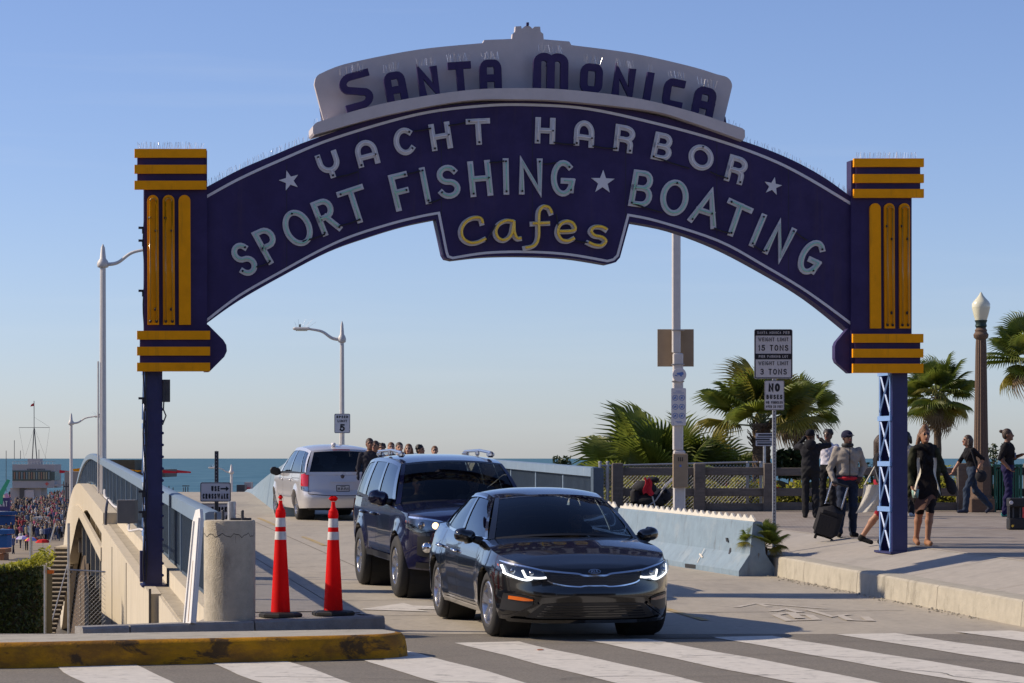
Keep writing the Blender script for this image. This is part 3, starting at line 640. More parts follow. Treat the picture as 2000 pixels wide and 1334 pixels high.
# ------------------------------------------------------------------ the arched pier sign
VS = 36.88
def SP(px, py, v=VS, d=0.0):
    """point of the sign plane seen at photo pixel (px,py) when the plane stands at v; d = distance in front of it"""
    t = (px - 1000) / FPX; Y = v / (CA - t * SA); X = t * Y; z = CZ - (py - HY) / FPX * Y
    return Vector((X + SA * d, Y - CA * d, z))
def smap(v=VS): return lambda x, y, d: SP(x, y, v, d)
SG = thing('pier_sign', 'navy arched pier entrance sign with neon lettering spanning the road between two gold-striped towers', 'sign', UV(6.85, VS, .2))
topL = [(402, 366), (468, 331), (534, 303), (611, 272), (756, 226), (900, 203), (1033, 198), (1160, 206), (1284, 226), (1438, 271), (1531, 305), (1604, 343), (1662, 384)]
botL = [(403, 632), (468, 586), (552, 538), (644, 490), (718, 463), (790, 441), (851, 428)]
tab_ = [(851, 428), (866, 497), (871, 505), (884, 508)] + cr([(884, 508), (950, 501), (1030, 500), (1110, 504), (1187, 516)], 5)[1:] + [(1203, 512), (1211, 503), (1230, 433)]
botR = [(1230, 433), (1310, 449), (1402, 483), (1494, 531), (1578, 582), (1658, 645)]
outl = cr(topL, 5) + [(1662, 645)] + cr(botR, 5)[::-1] + tab_[::-1][1:-1] + cr(botL, 5)[::-1]
MB().prism(outl, smap(), 0, -.28).build('arch_panel', M['navy'], SG)
# vertical sheet seams
sm_ = MB()
for x, a, b_ in ((700, 262, 462), (862, 214, 420), (1040, 208, 496), (1222, 222, 425), (1400, 262, 470), (560, 320, 528), (1540, 330, 545)): sm_.ribbon([(x, a), (x, b_)], .5, smap(), .0015)
sm_.build('panel_seams', M['wire'], SG)['kind'] = 'stuff'
bl = MB().ribbon(cr([(402, 385), (468, 349), (552, 311), (653, 270), (813, 224), (940, 207), (1040, 205), (1150, 213), (1280, 241), (1398, 273), (1494, 307), (1567, 342), (1665, 400)], 6), 2.6, smap(), .012, .0, cap=0)
bl.build('border_line', M['line'], SG)
inner = cr([(403, 626), (468, 577), (552, 529), (625, 489), (685, 462), (760, 438), (820, 423), (857, 416)], 5) + [(872, 492), (875, 501), (884, 504)] + cr([(884, 504), (950, 494), (1030, 492), (1110, 497), (1186, 510)], 5)[1:] + [(1198, 507), (1206, 499), (1227, 420)] + cr([(1227, 420), (1284, 432), (1402, 470), (1494, 520), (1578, 571), (1667, 636)], 5)[1:]
MB().ribbon(inner, 2.4, smap(), .012, .0, cap=0).build('border_line', M['line'], SG)
# navy arrow noses below the arch ends
MB().prism([(406, 634), (436, 664), (442, 674), (443, 686), (438, 697), (409, 726), (400, 726), (400, 634)], smap(), .02, -.26).build('arrow_nose', M['navy'], SG)
nz = MB().prism([(1662, 640), (1655, 642), (1633, 668), (1630, 676), (1630, 700), (1633, 708), (1657, 729), (1664, 729)], smap(), .02, -.12)
nz.build('arrow_nose', M['navy'], SG)
# crown board and its base band
crown = [(633, 236), (614, 163)] + arc(632, 159, 18, 18, 180, 255, 4) + cr([(640, 137), (686, 122), (815, 97), (943, 84)], 5) + [(946, 78), (1000, 76), (1001, 66), (1006, 62), (1007, 51.5), (1018, 51), (1019, 56), (1024, 52), (1030, 49), (1036, 52), (1040, 56), (1044, 52), (1055, 52), (1056, 62), (1061, 66), (1062, 77), (1112, 81), (1116, 88)] + cr([(1116, 88), (1235, 104), (1347, 129), (1405, 147)], 5)[1:] + arc(1410, 166, 19, 19, 70, -12, 5)[1:] + [(1410, 244)]
# keep image rows increasing downwards in arcs
crown = [(x, y) for x, y in crown]
def fixarc(cx, cy, r, a0, a1, n): return [(cx + r * math.cos(R(a0 + (a1 - a0) * i / n)), cy - r * math.sin(R(a0 + (a1 - a0) * i / n))) for i in range(n + 1)]
crown = [(633, 238), (614, 165)] + fixarc(633, 160, 18, 170, 105, 4) + cr([(640, 137), (686, 122), (815, 97), (943, 84)], 5) + [(946, 78), (1000, 76), (1001, 66), (1006, 62), (1007, 51.5), (1018, 51), (1019, 56), (1024, 52), (1030, 49), (1036, 52), (1040, 56), (1044, 52), (1055, 52), (1056, 62), (1061, 66), (1062, 77), (1112, 81), (1116, 88)] + cr([(1116, 88), (1235, 104), (1347, 129), (1400, 145)], 5)[1:] + fixarc(1410, 168, 20, 75, -5, 5) + [(1412, 244)] + cr([(1412, 250), (1284, 210), (1040, 186), (756, 210), (633, 240)], 5)
cb = MB().prism(crown, smap(37.12), 0, -.10).build('crown_board', M['signwhite'], SG)
MB().ribbon([(1030.5, 50), (1030.5, 44)], 2.2, smap(37.1), .02, -.03, cap=0).build('finial', M['navy'], SG)
for xx, yy, ww in ((629, 222, 2), (1417, 240, 2)): MB().ribbon([(xx - ww, yy - 12), (xx + ww, yy + 14)], 2, smap(37.2), .0, -.1, cap=0).build('bracket', M['navy'], SG)
for xa, ya, xb, yb in ((1001, 77, 948, 79.5), (1063, 78, 1111, 82)): MB().ribbon([(xa, ya - .5), (xb, yb - .5)], 1.1, smap(37.14), -.02, -.09, cap=0).build('ledge_strip', M['navy'], SG)
bt_ = cr([(613, 244), (634, 236), (750, 204), (901, 180), (1010, 175), (1107, 178.5), (1235, 194), (1347, 221), (1444, 253)], 6)
bb_ = cr([(612, 266), (628, 261), (750, 228), (901, 200), (1010, 197), (1107, 201), (1266, 219), (1347, 242), (1446, 277)], 6)
MB().prism([(609, 262), (609, 249)] + bt_ + [(1449, 257), (1449.5, 270)] + bb_[::-1], smap(), .16, -.42).build('crown_base_band', M['signwhite'], SG)
# raised letters
def letter(ch, bl, br_, tl, hw, v, d0, d1, m, tube=None, tm=None):
    bl, br_, tl = Vector(bl), Vector(br_), Vector(tl); W_ = (br_ - bl).length; H_ = (tl - bl).length; ex = (br_ - bl) / W_; ey = (tl - bl) / H_
    mb = MB(); tb = MB(); out = []
    for e, st in enumerate(G[ch]):
        pts = []
        for p in st:
            q = bl + ex * (hw + p[0] * (W_ - 2 * hw) if ch != 'I' else W_ / 2) + ey * (hw + p[1] * (H_ - 2 * hw)); pts.append((q.x, q.y))
        mb.ribbon(pts, hw, smap(v), d0 + e * .0012, d1)
        if tube: tb.tube([SP(x, y, v, d0 + .03) for x, y in pts], .010, 6)
        out.append(pts)
    o = mb.build('letter', m, SG)
    if tube: tb.build('neon_tube', tm, o, smooth=True)
    return out
for a in (('s', (672, 223), (731, 207), (658, 151)), ('e', (756, 203), (797, 196), (745, 146)), ('N', (819, 191), (860, 186), (810, 135)), ('T', (877, 183), (922, 180), (872, 124)), ('e', (936, 178), (978.5, 176.5), (934, 119)),
          ('m', (1039, 176), (1107, 179), (1040, 104)), ('o', (1130, 182), (1173, 186), (1133, 124)), ('N', (1192, 190), (1234, 196), (1198, 131)), ('I', (1252, 199.5), (1267, 202), (1261.5, 142)), ('c', (1289, 208), (1328, 216), (1298, 152)), ('e', (1347, 223), (1388, 234), (1358, 167))):
    letter(a[0], a[1], a[2], a[3], 7.0 if a[0] not in 'm' else 7.6, 37.0, .10, .03, M['navy'])
row2 = [('y', (630.6, 354), (672, 341), (614, 305)), ('a', (701, 329), (743, 318), (688, 280)), ('C', (774, 308), (814, 299), (764, 255)), ('H', (844, 296), (884.5, 289), (836, 244)), ('T', (912, 284), (959, 282), (909, 233)),
        ('H', (1044, 280), (1083, 282), (1045.5, 229)), ('a', (1120, 284), (1159, 289.6), (1122, 233)), ('r', (1197, 294), (1236, 301), (1202.6, 242)), ('B', (1269.5, 310), (1307, 318), (1280.5, 257)), ('O', (1341, 326), (1389, 339), (1348, 277)), ('r', (1413, 352), (1450, 363), (1426, 301))]
for a in row2: letter(*a, 5.2, VS, .03, .0, M['letter'], True, M['tube_clear'])
row3 = [('S', (474, 545), (509, 529), (444, 484)), ('P', (525, 518), (560, 502), (490, 455)), ('O', (569.5, 489), (621, 470), (541, 421)), ('R', (631, 463), (669, 448), (605, 397)), ('T', (678, 444), (729, 427), (656, 376)),
        ('F', (774, 414), (810, 405), (757, 343)), ('I', (831, 400), (843, 397), (817, 329)), ('S', (857, 391), (901, 386), (849, 325)), ('H', (919, 385.5), (963, 382), (912, 316)), ('I', (982, 381), (995, 380), (980.5, 310)), ('N', (1013, 380), (1059, 380), (1013, 310)), ('G', (1075, 383), (1121, 385), (1076, 312)),
        ('B', (1226, 402), (1269, 407.5), (1238, 331)), ('O', (1284, 416), (1338, 427), (1295, 346)), ('A', (1342, 432), (1396, 449), (1363, 363)), ('T', (1401, 450), (1449, 472), (1423, 386)), ('I', (1461, 479), (1472, 484), (1487, 416)), ('N', (1488, 493), (1525, 512), (1519, 430)), ('G', (1547, 525), (1587, 544), (1580, 461))]
for a in row3: letter(*a, 5.5, VS, .03, .0, M['letter'], True, M['tube_green'])
# lower-case neon script
def C3(x, y): return (580 + x / 2.2727, 30 + y / 2.2727)
script = {'c': [[(822, 925), (812, 902), (780, 900), (745, 920), (728, 955), (735, 990), (765, 1010), (800, 1008), (835, 992)]],
          'a': [[(958, 915), (925, 912), (893, 930), (880, 962), (892, 990), (920, 998), (948, 975), (958, 930), (960, 915)], [(960, 915), (962, 965), (975, 990), (992, 990)]],
          'f': [[(1128, 880), (1115, 855), (1090, 850), (1072, 875), (1070, 930), (1068, 990), (1050, 1022), (1010, 1033)], [(1042, 925), (1118, 922)]],
          'e': [[(1160, 960), (1228, 955), (1222, 925), (1195, 915), (1165, 930), (1155, 965), (1170, 995), (1200, 1002), (1228, 990)]],
          's': [[(1372, 952), (1350, 940), (1318, 940), (1302, 958), (1318, 978), (1350, 985), (1367, 1003), (1350, 1022), (1318, 1020), (1290, 1008)]]}
for ch, sts in script.items():
    mb = MB(); tb = MB()
    for e, st in enumerate(sts):
        pts = cr([C3(*p) for p in st], 5) if ch not in 'f' or e == 0 else [C3(*p) for p in st]
        mb.ribbon([(x - 1.5, y + 1) for x, y in pts], 4.6, smap(), .04 + e * .0012, .0, cap=3)
        tb.tube([SP(x, y, VS, .075) for x, y in pts], .020, 6)
    o = mb.build('letter', M['letter'], SG); tb.build('neon_tube', M['tube_yellow'], o, smooth=True)
for x, y, r_, a0 in ((1177, 356, 24, 2), (565, 353, 20.5, -16), (1509, 364, 18, 12)):
    pts = [(x + (r_ if k % 2 == 0 else r_ * .4) * math.sin(R(36 * k + a0)), y - (r_ if k % 2 == 0 else r_ * .4) * math.cos(R(36 * k + a0))) for k in range(10)]
    MB().prism(pts, smap(), .02, .0).build('star', M['line'], SG)
# black jumper wires between the neon letters
wj = MB()
for a, b_ in (((657, 347), (698, 336)), ((808, 257), (842, 251)), ((875, 246), (908, 240)), ((1080, 279), (1122, 283)), ((1156, 286), (1200, 291)), ((1275, 306), (1345, 330)), ((1385, 336), (1416, 348)), ((500, 522), (526, 513)), ((590, 472), (634, 458)), ((662, 442), (700, 430)), ((836, 397), (860, 389)), ((795, 340), (820, 334)), ((955, 318), (984, 315)), ((1060, 321), (1085, 318)), ((1232, 397), (1292, 416)), ((1393, 446), (1424, 456)), ((1470, 480), (1492, 492)), ((1553, 455), (1575, 470)), ((948, 472), (966, 440)), ((1085, 418), (1090, 445)), ((1121, 470), (1146, 474))):
    wj.tube([SP(*a, VS, .05), SP((a[0] + b_[0]) / 2, (a[1] + b_[1]) / 2 + 1, VS, .04), SP(*b_, VS, .05)], .011, 5)
wj.build('jumper_wires', M['wire'], SG)['kind'] = 'stuff'
dots = MB()
for a in row2 + row3:
    bl, br_, tl = Vector(a[1]), Vector(a[2]), Vector(a[3])
    for p in ((G[a[0]][0][0]), (G[a[0]][-1][-1])):
        q = bl + (br_ - bl) * (.13 + .74 * p[0]) + (tl - bl) * (.09 + .82 * p[1])
        c = SP(q.x, q.y, VS, .05); dots.ell(c, (.017, .03, .017), 8, 4)
dots.build('tube_electrodes', M['wire'], SG)['kind'] = 'stuff'
# towers
def tower(x0, x1, ytop, xs_top, cap_rows, flutes, fl_y, mid, base_rows, base_x, col):
    tw = MB().prism([(mid[0], ytop + 2), (mid[1], ytop + 2), (mid[1], base_rows[-1][1] - 4), (mid[0], base_rows[-1][1] - 4)], smap(), .06, -.16).build('tower_panel', M['navy'], SG)
    MB().prism([(xs_top[0] + 6, ytop + 3), (xs_top[1] - 5, ytop + 3), (xs_top[1] - 5, cap_rows[-1][0] + 4), (xs_top[0] + 6, cap_rows[-1][0] + 4)], smap(), .10, -.05).build('capital_box', M['navy'], tw)
    MB().prism([(base_x[0] + 6, base_rows[0][0] + 4), (base_x[1] - 4, base_rows[0][0] + 4), (base_x[1] - 4, base_rows[-1][1] - 6), (base_x[0] + 6, base_rows[-1][1] - 6)], smap(), .10, -.05).build('base_box', M['navy'], tw)
    for (a, b_) in cap_rows: MB().prism([(xs_top[0], a), (xs_top[1], a), (xs_top[1], b_), (xs_top[0], b_)], smap(), .15, .09).build('gold_band', M['gold'], tw)
    for (a, b_) in base_rows: MB().prism([(base_x[0], a), (base_x[1], a), (base_x[1], b_), (base_x[0], b_)], smap(), .15, .09).build('gold_band', M['gold'], tw)
    for (a, b_, neon) in flutes:
        r_ = (b_ - a) / 2
        fo = MB().prism(fixarc((a + b_) / 2, fl_y[0] + r_, r_, 180, 0, 10) + [(b_ + 1, fl_y[1]), (a + 1, fl_y[1])], smap(), .10, .0).build('gold_flute', M['gold'], tw)
        if neon:
            pts = [(a + 6, fl_y[1] - 8), (a + 5, fl_y[0] + r_)] + fixarc((a + b_) / 2, fl_y[0] + r_ + 2, r_ - 5, 180, 0, 8) + [(b_ - 5, fl_y[0] + r_), (b_ - 4, fl_y[1] - 8)]
            MB().tube([SP(x, y, VS, .125) for x, y in pts], .012, 6).build('neon_tube', M['tube_gold'], fo, smooth=True)
            e = MB()
            for x, y in ((a + 6, fl_y[1] - 7), (b_ - 4, fl_y[1] - 7), (a + 5, fl_y[0] + 45), (b_ - 5, fl_y[0] + 70), (b_ - 6, fl_y[1] - 30)): e.ell(SP(x, y, VS, .11), (.02, .03, .026), 8, 4)
            e.build('tube_electrodes', M['wire'], fo)['kind'] = 'stuff'
    return tw
tower(262, 402, 293, (262, 402), [(293, 310), (324, 341), (355, 372)], [(287, 309, 1), (317, 340, 1), (348, 371, 0)], (382, 635), (281, 404), [(647, 664), (678, 695), (709, 726)], (267, 409), 0)
tower(1662, 1798, 312, (1662, 1798), [(311.5, 328), (342, 359), (371, 388)], [(1695, 1716, 0), (1723, 1743, 1), (1752, 1773, 1)], (398, 642), (1660, 1778), [(653, 670), (682, 699), (711, 729)], (1660, 1797), 1)
# columns: channels with lattice sides
def column(u, z0, z1, name):
    c = MB(); wd, dp = .112, .56
    cb_ = MB().box(UV(u, VS + .06, (z0 + z1) / 2), (wd * 2, .06, z1 - z0), R(10)).build('column', M['navy_post'], SG)
    MB().box(UV(u, VS + .06 + dp, (z0 + z1) / 2), (wd * 2, .06, z1 - z0), R(10)).build('channel', M['navy_post'], cb_)
    MB().box(UV(u + .09, VS + .06 + dp / 2, (z0 + z1) / 2), (.02, dp - .07, z1 - z0), R(10)).build('web_plate', M['navy_post'], cb_)
    n = 4; h = (z1 - z0) / n
    for s in (-1,):
        uu = u + s * (wd + .005)
        for vv in (VS + .105, VS + dp + .01): MB().box(UV(uu, vv, (z0 + z1) / 2), (.02, .035, z1 - z0 - .004), R(10)).build('edge_angle', M['lattice'], cb_)
        for k in range(n):
            a, b_ = z0 + k * h + .07, z0 + (k + 1) * h - .05; lo, hi = VS + .12, VS + dp - .01
            for q, (p0, p1) in enumerate((((lo, a), (hi, b_)), ((hi, a), (lo, b_)))):
                MB().tube([UV(uu - .012 * q, p0[0], p0[1]), UV(uu - .012 * q, p1[0], p1[1])], .016, 4).build('lattice_bar', M['lattice'], cb_)
            MB().box(UV(uu - .01, VS + .06 + dp / 2, z0 + (k + 1) * h - .02), (.03, dp + .02, .07), R(10)).build('batten_plate', M['lattice'], cb_)
    MB().box(UV(u, VS + .34, z0 + .01), (wd * 2 + .1, dp + .2, .03), R(10)).build('base_plate', M['navy_post'], cb_)
    return cb_
uL = uv_of(*SP(301, 900)[:2])[0]; uR = uv_of(*SP(1759, 900)[:2])[0]
cL = column(uL, zr(VS) + .05, SP(300, 722).z, 'l'); cR = column(uR, walk_z(*UV(uR, VS)[:2]) - .02, SP(1760, 725).z, 'r')
# conduits, junction box and rivets on the left column
cw = MB()
for k, dx in enumerate((-19, -16.5, -14)):
    cw.tube([SP(300 + dx + 1.6 * math.sin(y * .05 + k * 2), y, VS, .02) for y in range(432, 1140, 18)], .010, 5)
for y in (445, 470, 568, 778, 960, 1000): cw.box(SP(277, y, VS, .0), (.09, .05, .03), R(10)).box(SP(281, y + 6, VS, .0), (.05, .07, .07), R(10))
cw.build('conduits', M['wire'], cL)['kind'] = 'stuff'
MB().box(SP(325, 763, VS, -.1), (.10, .22, .30), R(10)).build('junction_box', M['steel_dark'], cL)
MB().tube([SP(320, 742, VS, .02), SP(321, 760, VS, .02), SP(319, 800, VS, .02), SP(324, 812, VS, .02), SP(317, 830, VS, .02)], .01, 5).build('flexible_conduit', M['wire'], cL)
rv = MB()
for z in np.arange(.3, 2.6, .16): 
    for du in (-.115, .115): rv.ell(UV(uL + du, VS + .02, z), (.02, .02, .02), 6, 4)
rv.box(UV(uL - .14, VS + .12, .42), (.09, .2, .42), R(10))
rv.build('rivets', M['navy_post'], cL)['kind'] = 'stuff'
# bird spikes
sp = MB()
def spikes(path, v, d, step, h, spread=.3):
    pts = [Vector(p) for p in path]
    for a, b_ in zip(pts[:-1], pts[1:]):
        n_ = max(1, int((b_ - a).length / step))
        for k in range(n_):
            q = a + (b_ - a) * (k / n_); base = SP(q.x, q.y, v, d); tip = base + Vector((random.uniform(-spread, spread) * h, random.uniform(-.6, .6) * h, h * random.uniform(.8, 1.05)))
            sp.tube([base, tip], .0022, 3, caps=False)
spikes([(270, 293), (396, 293)], VS, .1, 2.4, .1); spikes([(1668, 312), (1790, 312)], VS, .1, 2.4, .1)
spikes(topL[:4], VS, -.1, 3, .1); spikes(topL[9:], VS, -.1, 3, .1)
for a, b_ in (((661, 150), (708, 140)), ((748, 144), (780, 137)), ((811, 133), (850, 128)), ((873, 123), (916, 121)), ((938, 118), (974, 118)), ((1050, 103), (1100, 107)), ((1137, 124), (1172, 129)), ((1198, 131), (1238, 137)), ((1262, 141), (1274, 144)), ((1304, 152), (1338, 158)), ((1362, 167), (1396, 176))): spikes([a, b_], 36.95, .1, 3.0, .11)
spikes([(612, 243), (640, 234)], VS, .05, 4, .08); spikes([(1420, 245), (1446, 254)], VS, .05, 4, .08)
o = sp.build('bird_spikes', M['spike'], SG); o['kind'] = 'stuff'
# ------------------------------------------------------------------ vehicles
class Car:
    """Body as a skin over (outline ring s, height z); local x = lateral, y = backwards from the nose, z = up."""
    def __init__(s, **k): s.__dict__.update(k)
    def th(s, x, w, n, m): 
        q = min(1, (abs(x) / w)) ** (n / 2); return math.sqrt(max(0, 1 - q * q)) ** (2 / m)
    def yfront(s, x, z): h = s.th(x, s.wz(z), s.nf, s.nf); return s.yf(.6) + (s.yf(z) - s.yf(.6)) * h ** (s.nf / 2) + s.Lf * (1 - h)
    def yrear(s, x, z): h = s.th(x, s.wz(z), s.nr, s.nr); return s.yr(.6) + (s.yr(z) - s.yr(.6)) * h ** (s.nr / 2) - s.Lr * (1 - h)
    def xs(s, y, z):
        w = s.wz(z); a = (y - s.yf(.6)) / s.Lf; b_ = (s.yr(.6) - y) / s.Lr; x = w
        if a < 1: a = max(0, a); c = (1 - a) ** (s.nf / 2); x = min(x, w * math.sqrt(max(0, 1 - c * c)) ** (2 / s.nf))
        if b_ < 1: b_ = max(0, b_); c = (1 - b_) ** (s.nr / 2); x = min(x, w * math.sqrt(max(0, 1 - c * c)) ** (2 / s.nr))
        return x * s.plan(y) + s.flare(y, z)
    def flare(s, y, z):
        f = 0
        for yw in s.wheels:
            rr = math.hypot(y - yw, z - s.rw); f = max(f, s.fl * max(0, 1 - max(0, rr - s.ra) / s.flw) ** 1.2) if rr > s.ra * .5 else f
        return f
    def zlow(s, y):
        z = s.sill(y)
        for yw in s.wheels:
            d = abs(y - yw)
            if d < s.ra: z = max(z, s.rw + math.sqrt(s.ra ** 2 - d * d))
        return z
    def body(s, root, m):
        ys = []; 
        for k in range(13): ys.append(('f', math.sin(math.pi / 2 * k / 12)))
        y0, y1 = s.yf(.6) + s.Lf, s.yr(.6) - s.Lr; n = int((y1 - y0) / .035)
        side = [y0 + (y1 - y0) * k / n for k in range(1, n)]
        cols = [('F', math.pi / 2 * k / 26) for k in range(27)] + [('S', y) for y in side] + [('R', math.pi / 2 * (1 - k / 26)) for k in range(27)]
        NL = 16; vs = []; 
        ts = [-1] + [k / NL for k in range(NL + 1)] + ['t%d' % k for k in range(1, 6)]
        colsv = []
        for kind, a in cols:
            def at(z):
                w = s.wz(z)
                if kind == 'F': x = w * math.sin(a) ** (2 / s.nf); y = s.yf(.6) + (s.yf(z) - s.yf(.6)) * math.cos(a) + s.Lf * (1 - math.cos(a) ** (2 / s.nf) if math.cos(a) > 1e-9 else 1)
                elif kind == 'R': x = w * math.sin(a) ** (2 / s.nr); y = s.yr(.6) + (s.yr(z) - s.yr(.6)) * math.cos(a) - s.Lr * (1 - math.cos(a) ** (2 / s.nr) if math.cos(a) > 1e-9 else 1)
                else: x = w; y = a
                return Vector((x * s.plan(y) + s.flare(y, z) * (x / w) ** 4, y, z))
            p = at(.6); zl_ = s.zlow(p.y); p = at(max(zl_, .5)); zl_ = s.zlow(p.y); zt = s.zsh(p.y)
            colp = []
            b0 = at(zl_); colp.append(Vector((max(0, b0.x - .10), b0.y, b0.z + .0)))
            for k in range(NL + 1): colp.append(at(zl_ + (zt - zl_) * k / NL))
            e = colp[-1]
            for k in range(1, 6):
                f = 1 - k / 5; colp.append(Vector((e.x * f, e.y + (s.yedge(e.y) * (1 - f)), zt + s.crown(e.y) * (1 - f ** 2.4) * min(1, e.x / .5))))
            colsv.append(colp)
        nC, nL = len(colsv), len(colsv[0]); mb = MB()
        for sg in (1, -1):
            vs = [(p.x * sg, p.y, p.z) for c in colsv for p in c]; fs = []
            for i in range(nC - 1):
                for k in range(nL - 1):
                    ym = colsv[i][k].y
                    if k >= NL + 2 and s.cab[0] < ym < s.cab[1]: continue
                    q = (i * nL + k, i * nL + k + 1, (i + 1) * nL + k + 1, (i + 1) * nL + k); fs.append(q if sg > 0 else q[::-1])
            mb.add(vs, fs)
        return mb.build('body', m, root, smooth=38, weld=True)
    # patches that lie on the skin
    def fpatch(s, root, name, m, top, bot, off=.006, n=14, rear=False, mirror=True, sides=(1, -1), smooth=True, k=3):
        T, B = cr(top, 4), cr(bot, 4)
        def ev(L, t):
            f = t * (len(L) - 1); i = min(int(f), len(L) - 2); f -= i; return [L[i][q] + (L[i + 1][q] - L[i][q]) * f for q in (0, 1)]
        out = None
        for sg in sides:
            def fn(i, j):
                a, b_ = ev(T, i), ev(B, i); x = b_[0] + (a[0] - b_[0]) * j; z = b_[1] + (a[1] - b_[1]) * j
                y = (s.yrear(x, z) + off) if rear else (s.yfront(x, z) - off)
                xx = x + (off * (abs(x) / s.wz(z)) ** 3) * (1 if x > 0 else -1); return (xx * sg, y, z)
            o = MB().grid(fn, n, k).build(name, m, root, smooth=smooth); out = out or o
            if not mirror: break
        return out
    def spatch(s, root, name, m, line, hw=.006, off=.003, sides=(-1, 1)):
        o = None
        for sg in sides:
            mb = MB().ribbon(cr(line, 4), hw, lambda y, z, d: (sg * (s.xs(y, z) + d), y, z), off, cap=0); o = mb.build(name, m, root)
        return o
    # greenhouse surfaces
    def crv(s, L, t):
        L = L if len(L) > 8 else L
        f = t * (len(L) - 1); i = min(int(f), len(L) - 2); f -= i; return Vector(L[i]).lerp(Vector(L[i + 1]), f)
    def side_s(s, t, h, off=0.):
        a, b_ = s.crv(s.belt, t), s.crv(s.rail, t); p = a.lerp(b_, h); p.x += s.bulge * 4 * h * (1 - h) + off; return p
    def wind_s(s, x, h, off=0.):
        A0, A1 = Vector(s.belt[0]), Vector(s.rail[0]); b_ = Vector((x * A0.x, s.wb[0] + (A0.y - s.wb[0]) * x * x, s.wb[1] + (A0.z - s.wb[1]) * x * x)); t_ = Vector((x * A1.x, s.wt[0] + (A1.y - s.wt[0]) * x * x, s.wt[1] + (A1.z - s.wt[1]) * x * x))
        p = b_.lerp(t_, h); q = 4 * h * (1 - h) * .03; return p + Vector((0, -q - off, q + off * .6))
    def rear_s(s, x, h, off=0.):
        A0, A1 = Vector(s.belt[-1]), Vector(s.rail[-1]); b_ = Vector((x * A0.x, s.rb[0] + (A0.y - s.rb[0]) * x * x, s.rb[1] + (A0.z - s.rb[1]) * x * x)); t_ = Vector((x * A1.x, s.rt[0] + (A1.y - s.rt[0]) * x * x, s.rt[1] + (A1.z - s.rt[1]) * x * x))
        p = b_.lerp(t_, h); q = 4 * h * (1 - h) * .025; return p + Vector((0, q + off, q * .5 + off * .4))
    def roof_s(s, x, t, off=0.):
        p = s.crv(s.rail, t); A1, D1 = Vector(s.rail[0]), Vector(s.rail[-1]); g = 1 - x * x
        y = p.y + (s.wt[0] - A1.y) * g * (1 - t) ** 3 + (s.rt[0] - D1.y) * g * t ** 3
        z = p.z + s.rcrown * (1 - abs(x) ** 2.6) * (1 - (1 - t) ** 8 - t ** 8) + (s.wt[1] - A1.z) * (1 - abs(x) ** 2.6) * (1 - t) ** 8 + (s.rt[1] - D1.z) * (1 - abs(x) ** 2.6) * t ** 8
        return Vector((x * p.x, y, z + off))
    def panel(s, root, name, m, fn, a0, a1, b0, b1, n=10, k=6, off=0., sg=1, smooth=True):
        def f(i, j): p = fn(a0 + (a1 - a0) * i, b0 + (b1 - b0) * j, off); return (p.x * sg, p.y, p.z)
        return MB().grid(f, n, k).build(name, m, root, smooth=smooth)
    def wheel(s, root, y, side, m_rim, spokes=5, twist=0., w=.22, steer=0.):
        R_, r_ = s.rw, s.rim; x0 = side * (s.track - w / 2 + .06)
        rt = bpy.data.objects.new('wheel', None); COL.objects.link(rt); rt.parent = root; rt.location = (side * s.track, y, R_); rt.rotation_euler = (0, 0, steer)
        h = w / 2; sg = side
        prof = [(r_, -h * .8), (r_ + .02, -h), (R_ - .05, -h), (R_ - .015, -h * .86), (R_, -h * .6), (R_, -h * .18), (R_ - .008, -h * .15), (R_ - .008, h * -.02), (R_, h * .02), (R_, h * .6), (R_ - .015, h * .86), (R_ - .05, h), (r_ + .02, h), (r_, h * .8)]
        MB().lathe(prof, (0, 0, 0), 40, axis='X').build('tyre', M['tyre'], rt, smooth=40)
        mb = MB().lathe([(r_ + .004, sg * h * .86), (r_ - .012, sg * h * .95), (r_ - .03, sg * h * .7), (r_ - .05, -sg * h * .2), (r_ * .5, -sg * h * .3), (.0, -sg * h * .3)], (0, 0, 0), 40, axis='X', mis=[0, 0, 0, 1, 1])
        for k in range(spokes):
            a = 2 * math.pi * k / spokes + .3
            for da in ((-.12, .12) if twist else (0,)):
                ca, sa = math.cos(a + da), math.sin(a + da); ta, tb = -sa, ca
                def sp_(r, wd, xx): return [(xx, r * ca + wd * ta, r * sa + wd * tb), (xx, r * ca - wd * ta, r * sa - wd * tb)]
                wi = r_ * (.11 if twist else .17); wo = r_ * (.12 if twist else .2)
                v_ = sp_(r_ * .12, wi, sg * h * .72) + sp_(r_ * .95, wo, sg * h * .9) + sp_(r_ * .12, wi * 1.2, sg * h * .3) + sp_(r_ * .95, wo * 1.2, sg * h * .4)
                mb.add(v_, [(0, 1, 3, 2), (0, 2, 6, 4), (1, 5, 7, 3), (4, 6, 7, 5)])
        mb.lathe([(0, sg * h * .86), (r_ * .16, sg * h * .84), (r_ * .2, sg * h * .7), (r_ * .2, sg * h * .2)], (0, 0, 0), 20, axis='X')
        mb.build('rim', [m_rim, M['under']], rt, smooth=35)
        return rt
    def well(s, root, y):
        for sg in (1, -1):
            MB().lathe([(s.ra - .0, sg * (s.track + .02)), (s.ra + .02, sg * (s.track - .28)), (.02, sg * (s.track - .28))], (0, y, s.rw), 28, axis='X').build('wheel_well', M['under'], root)
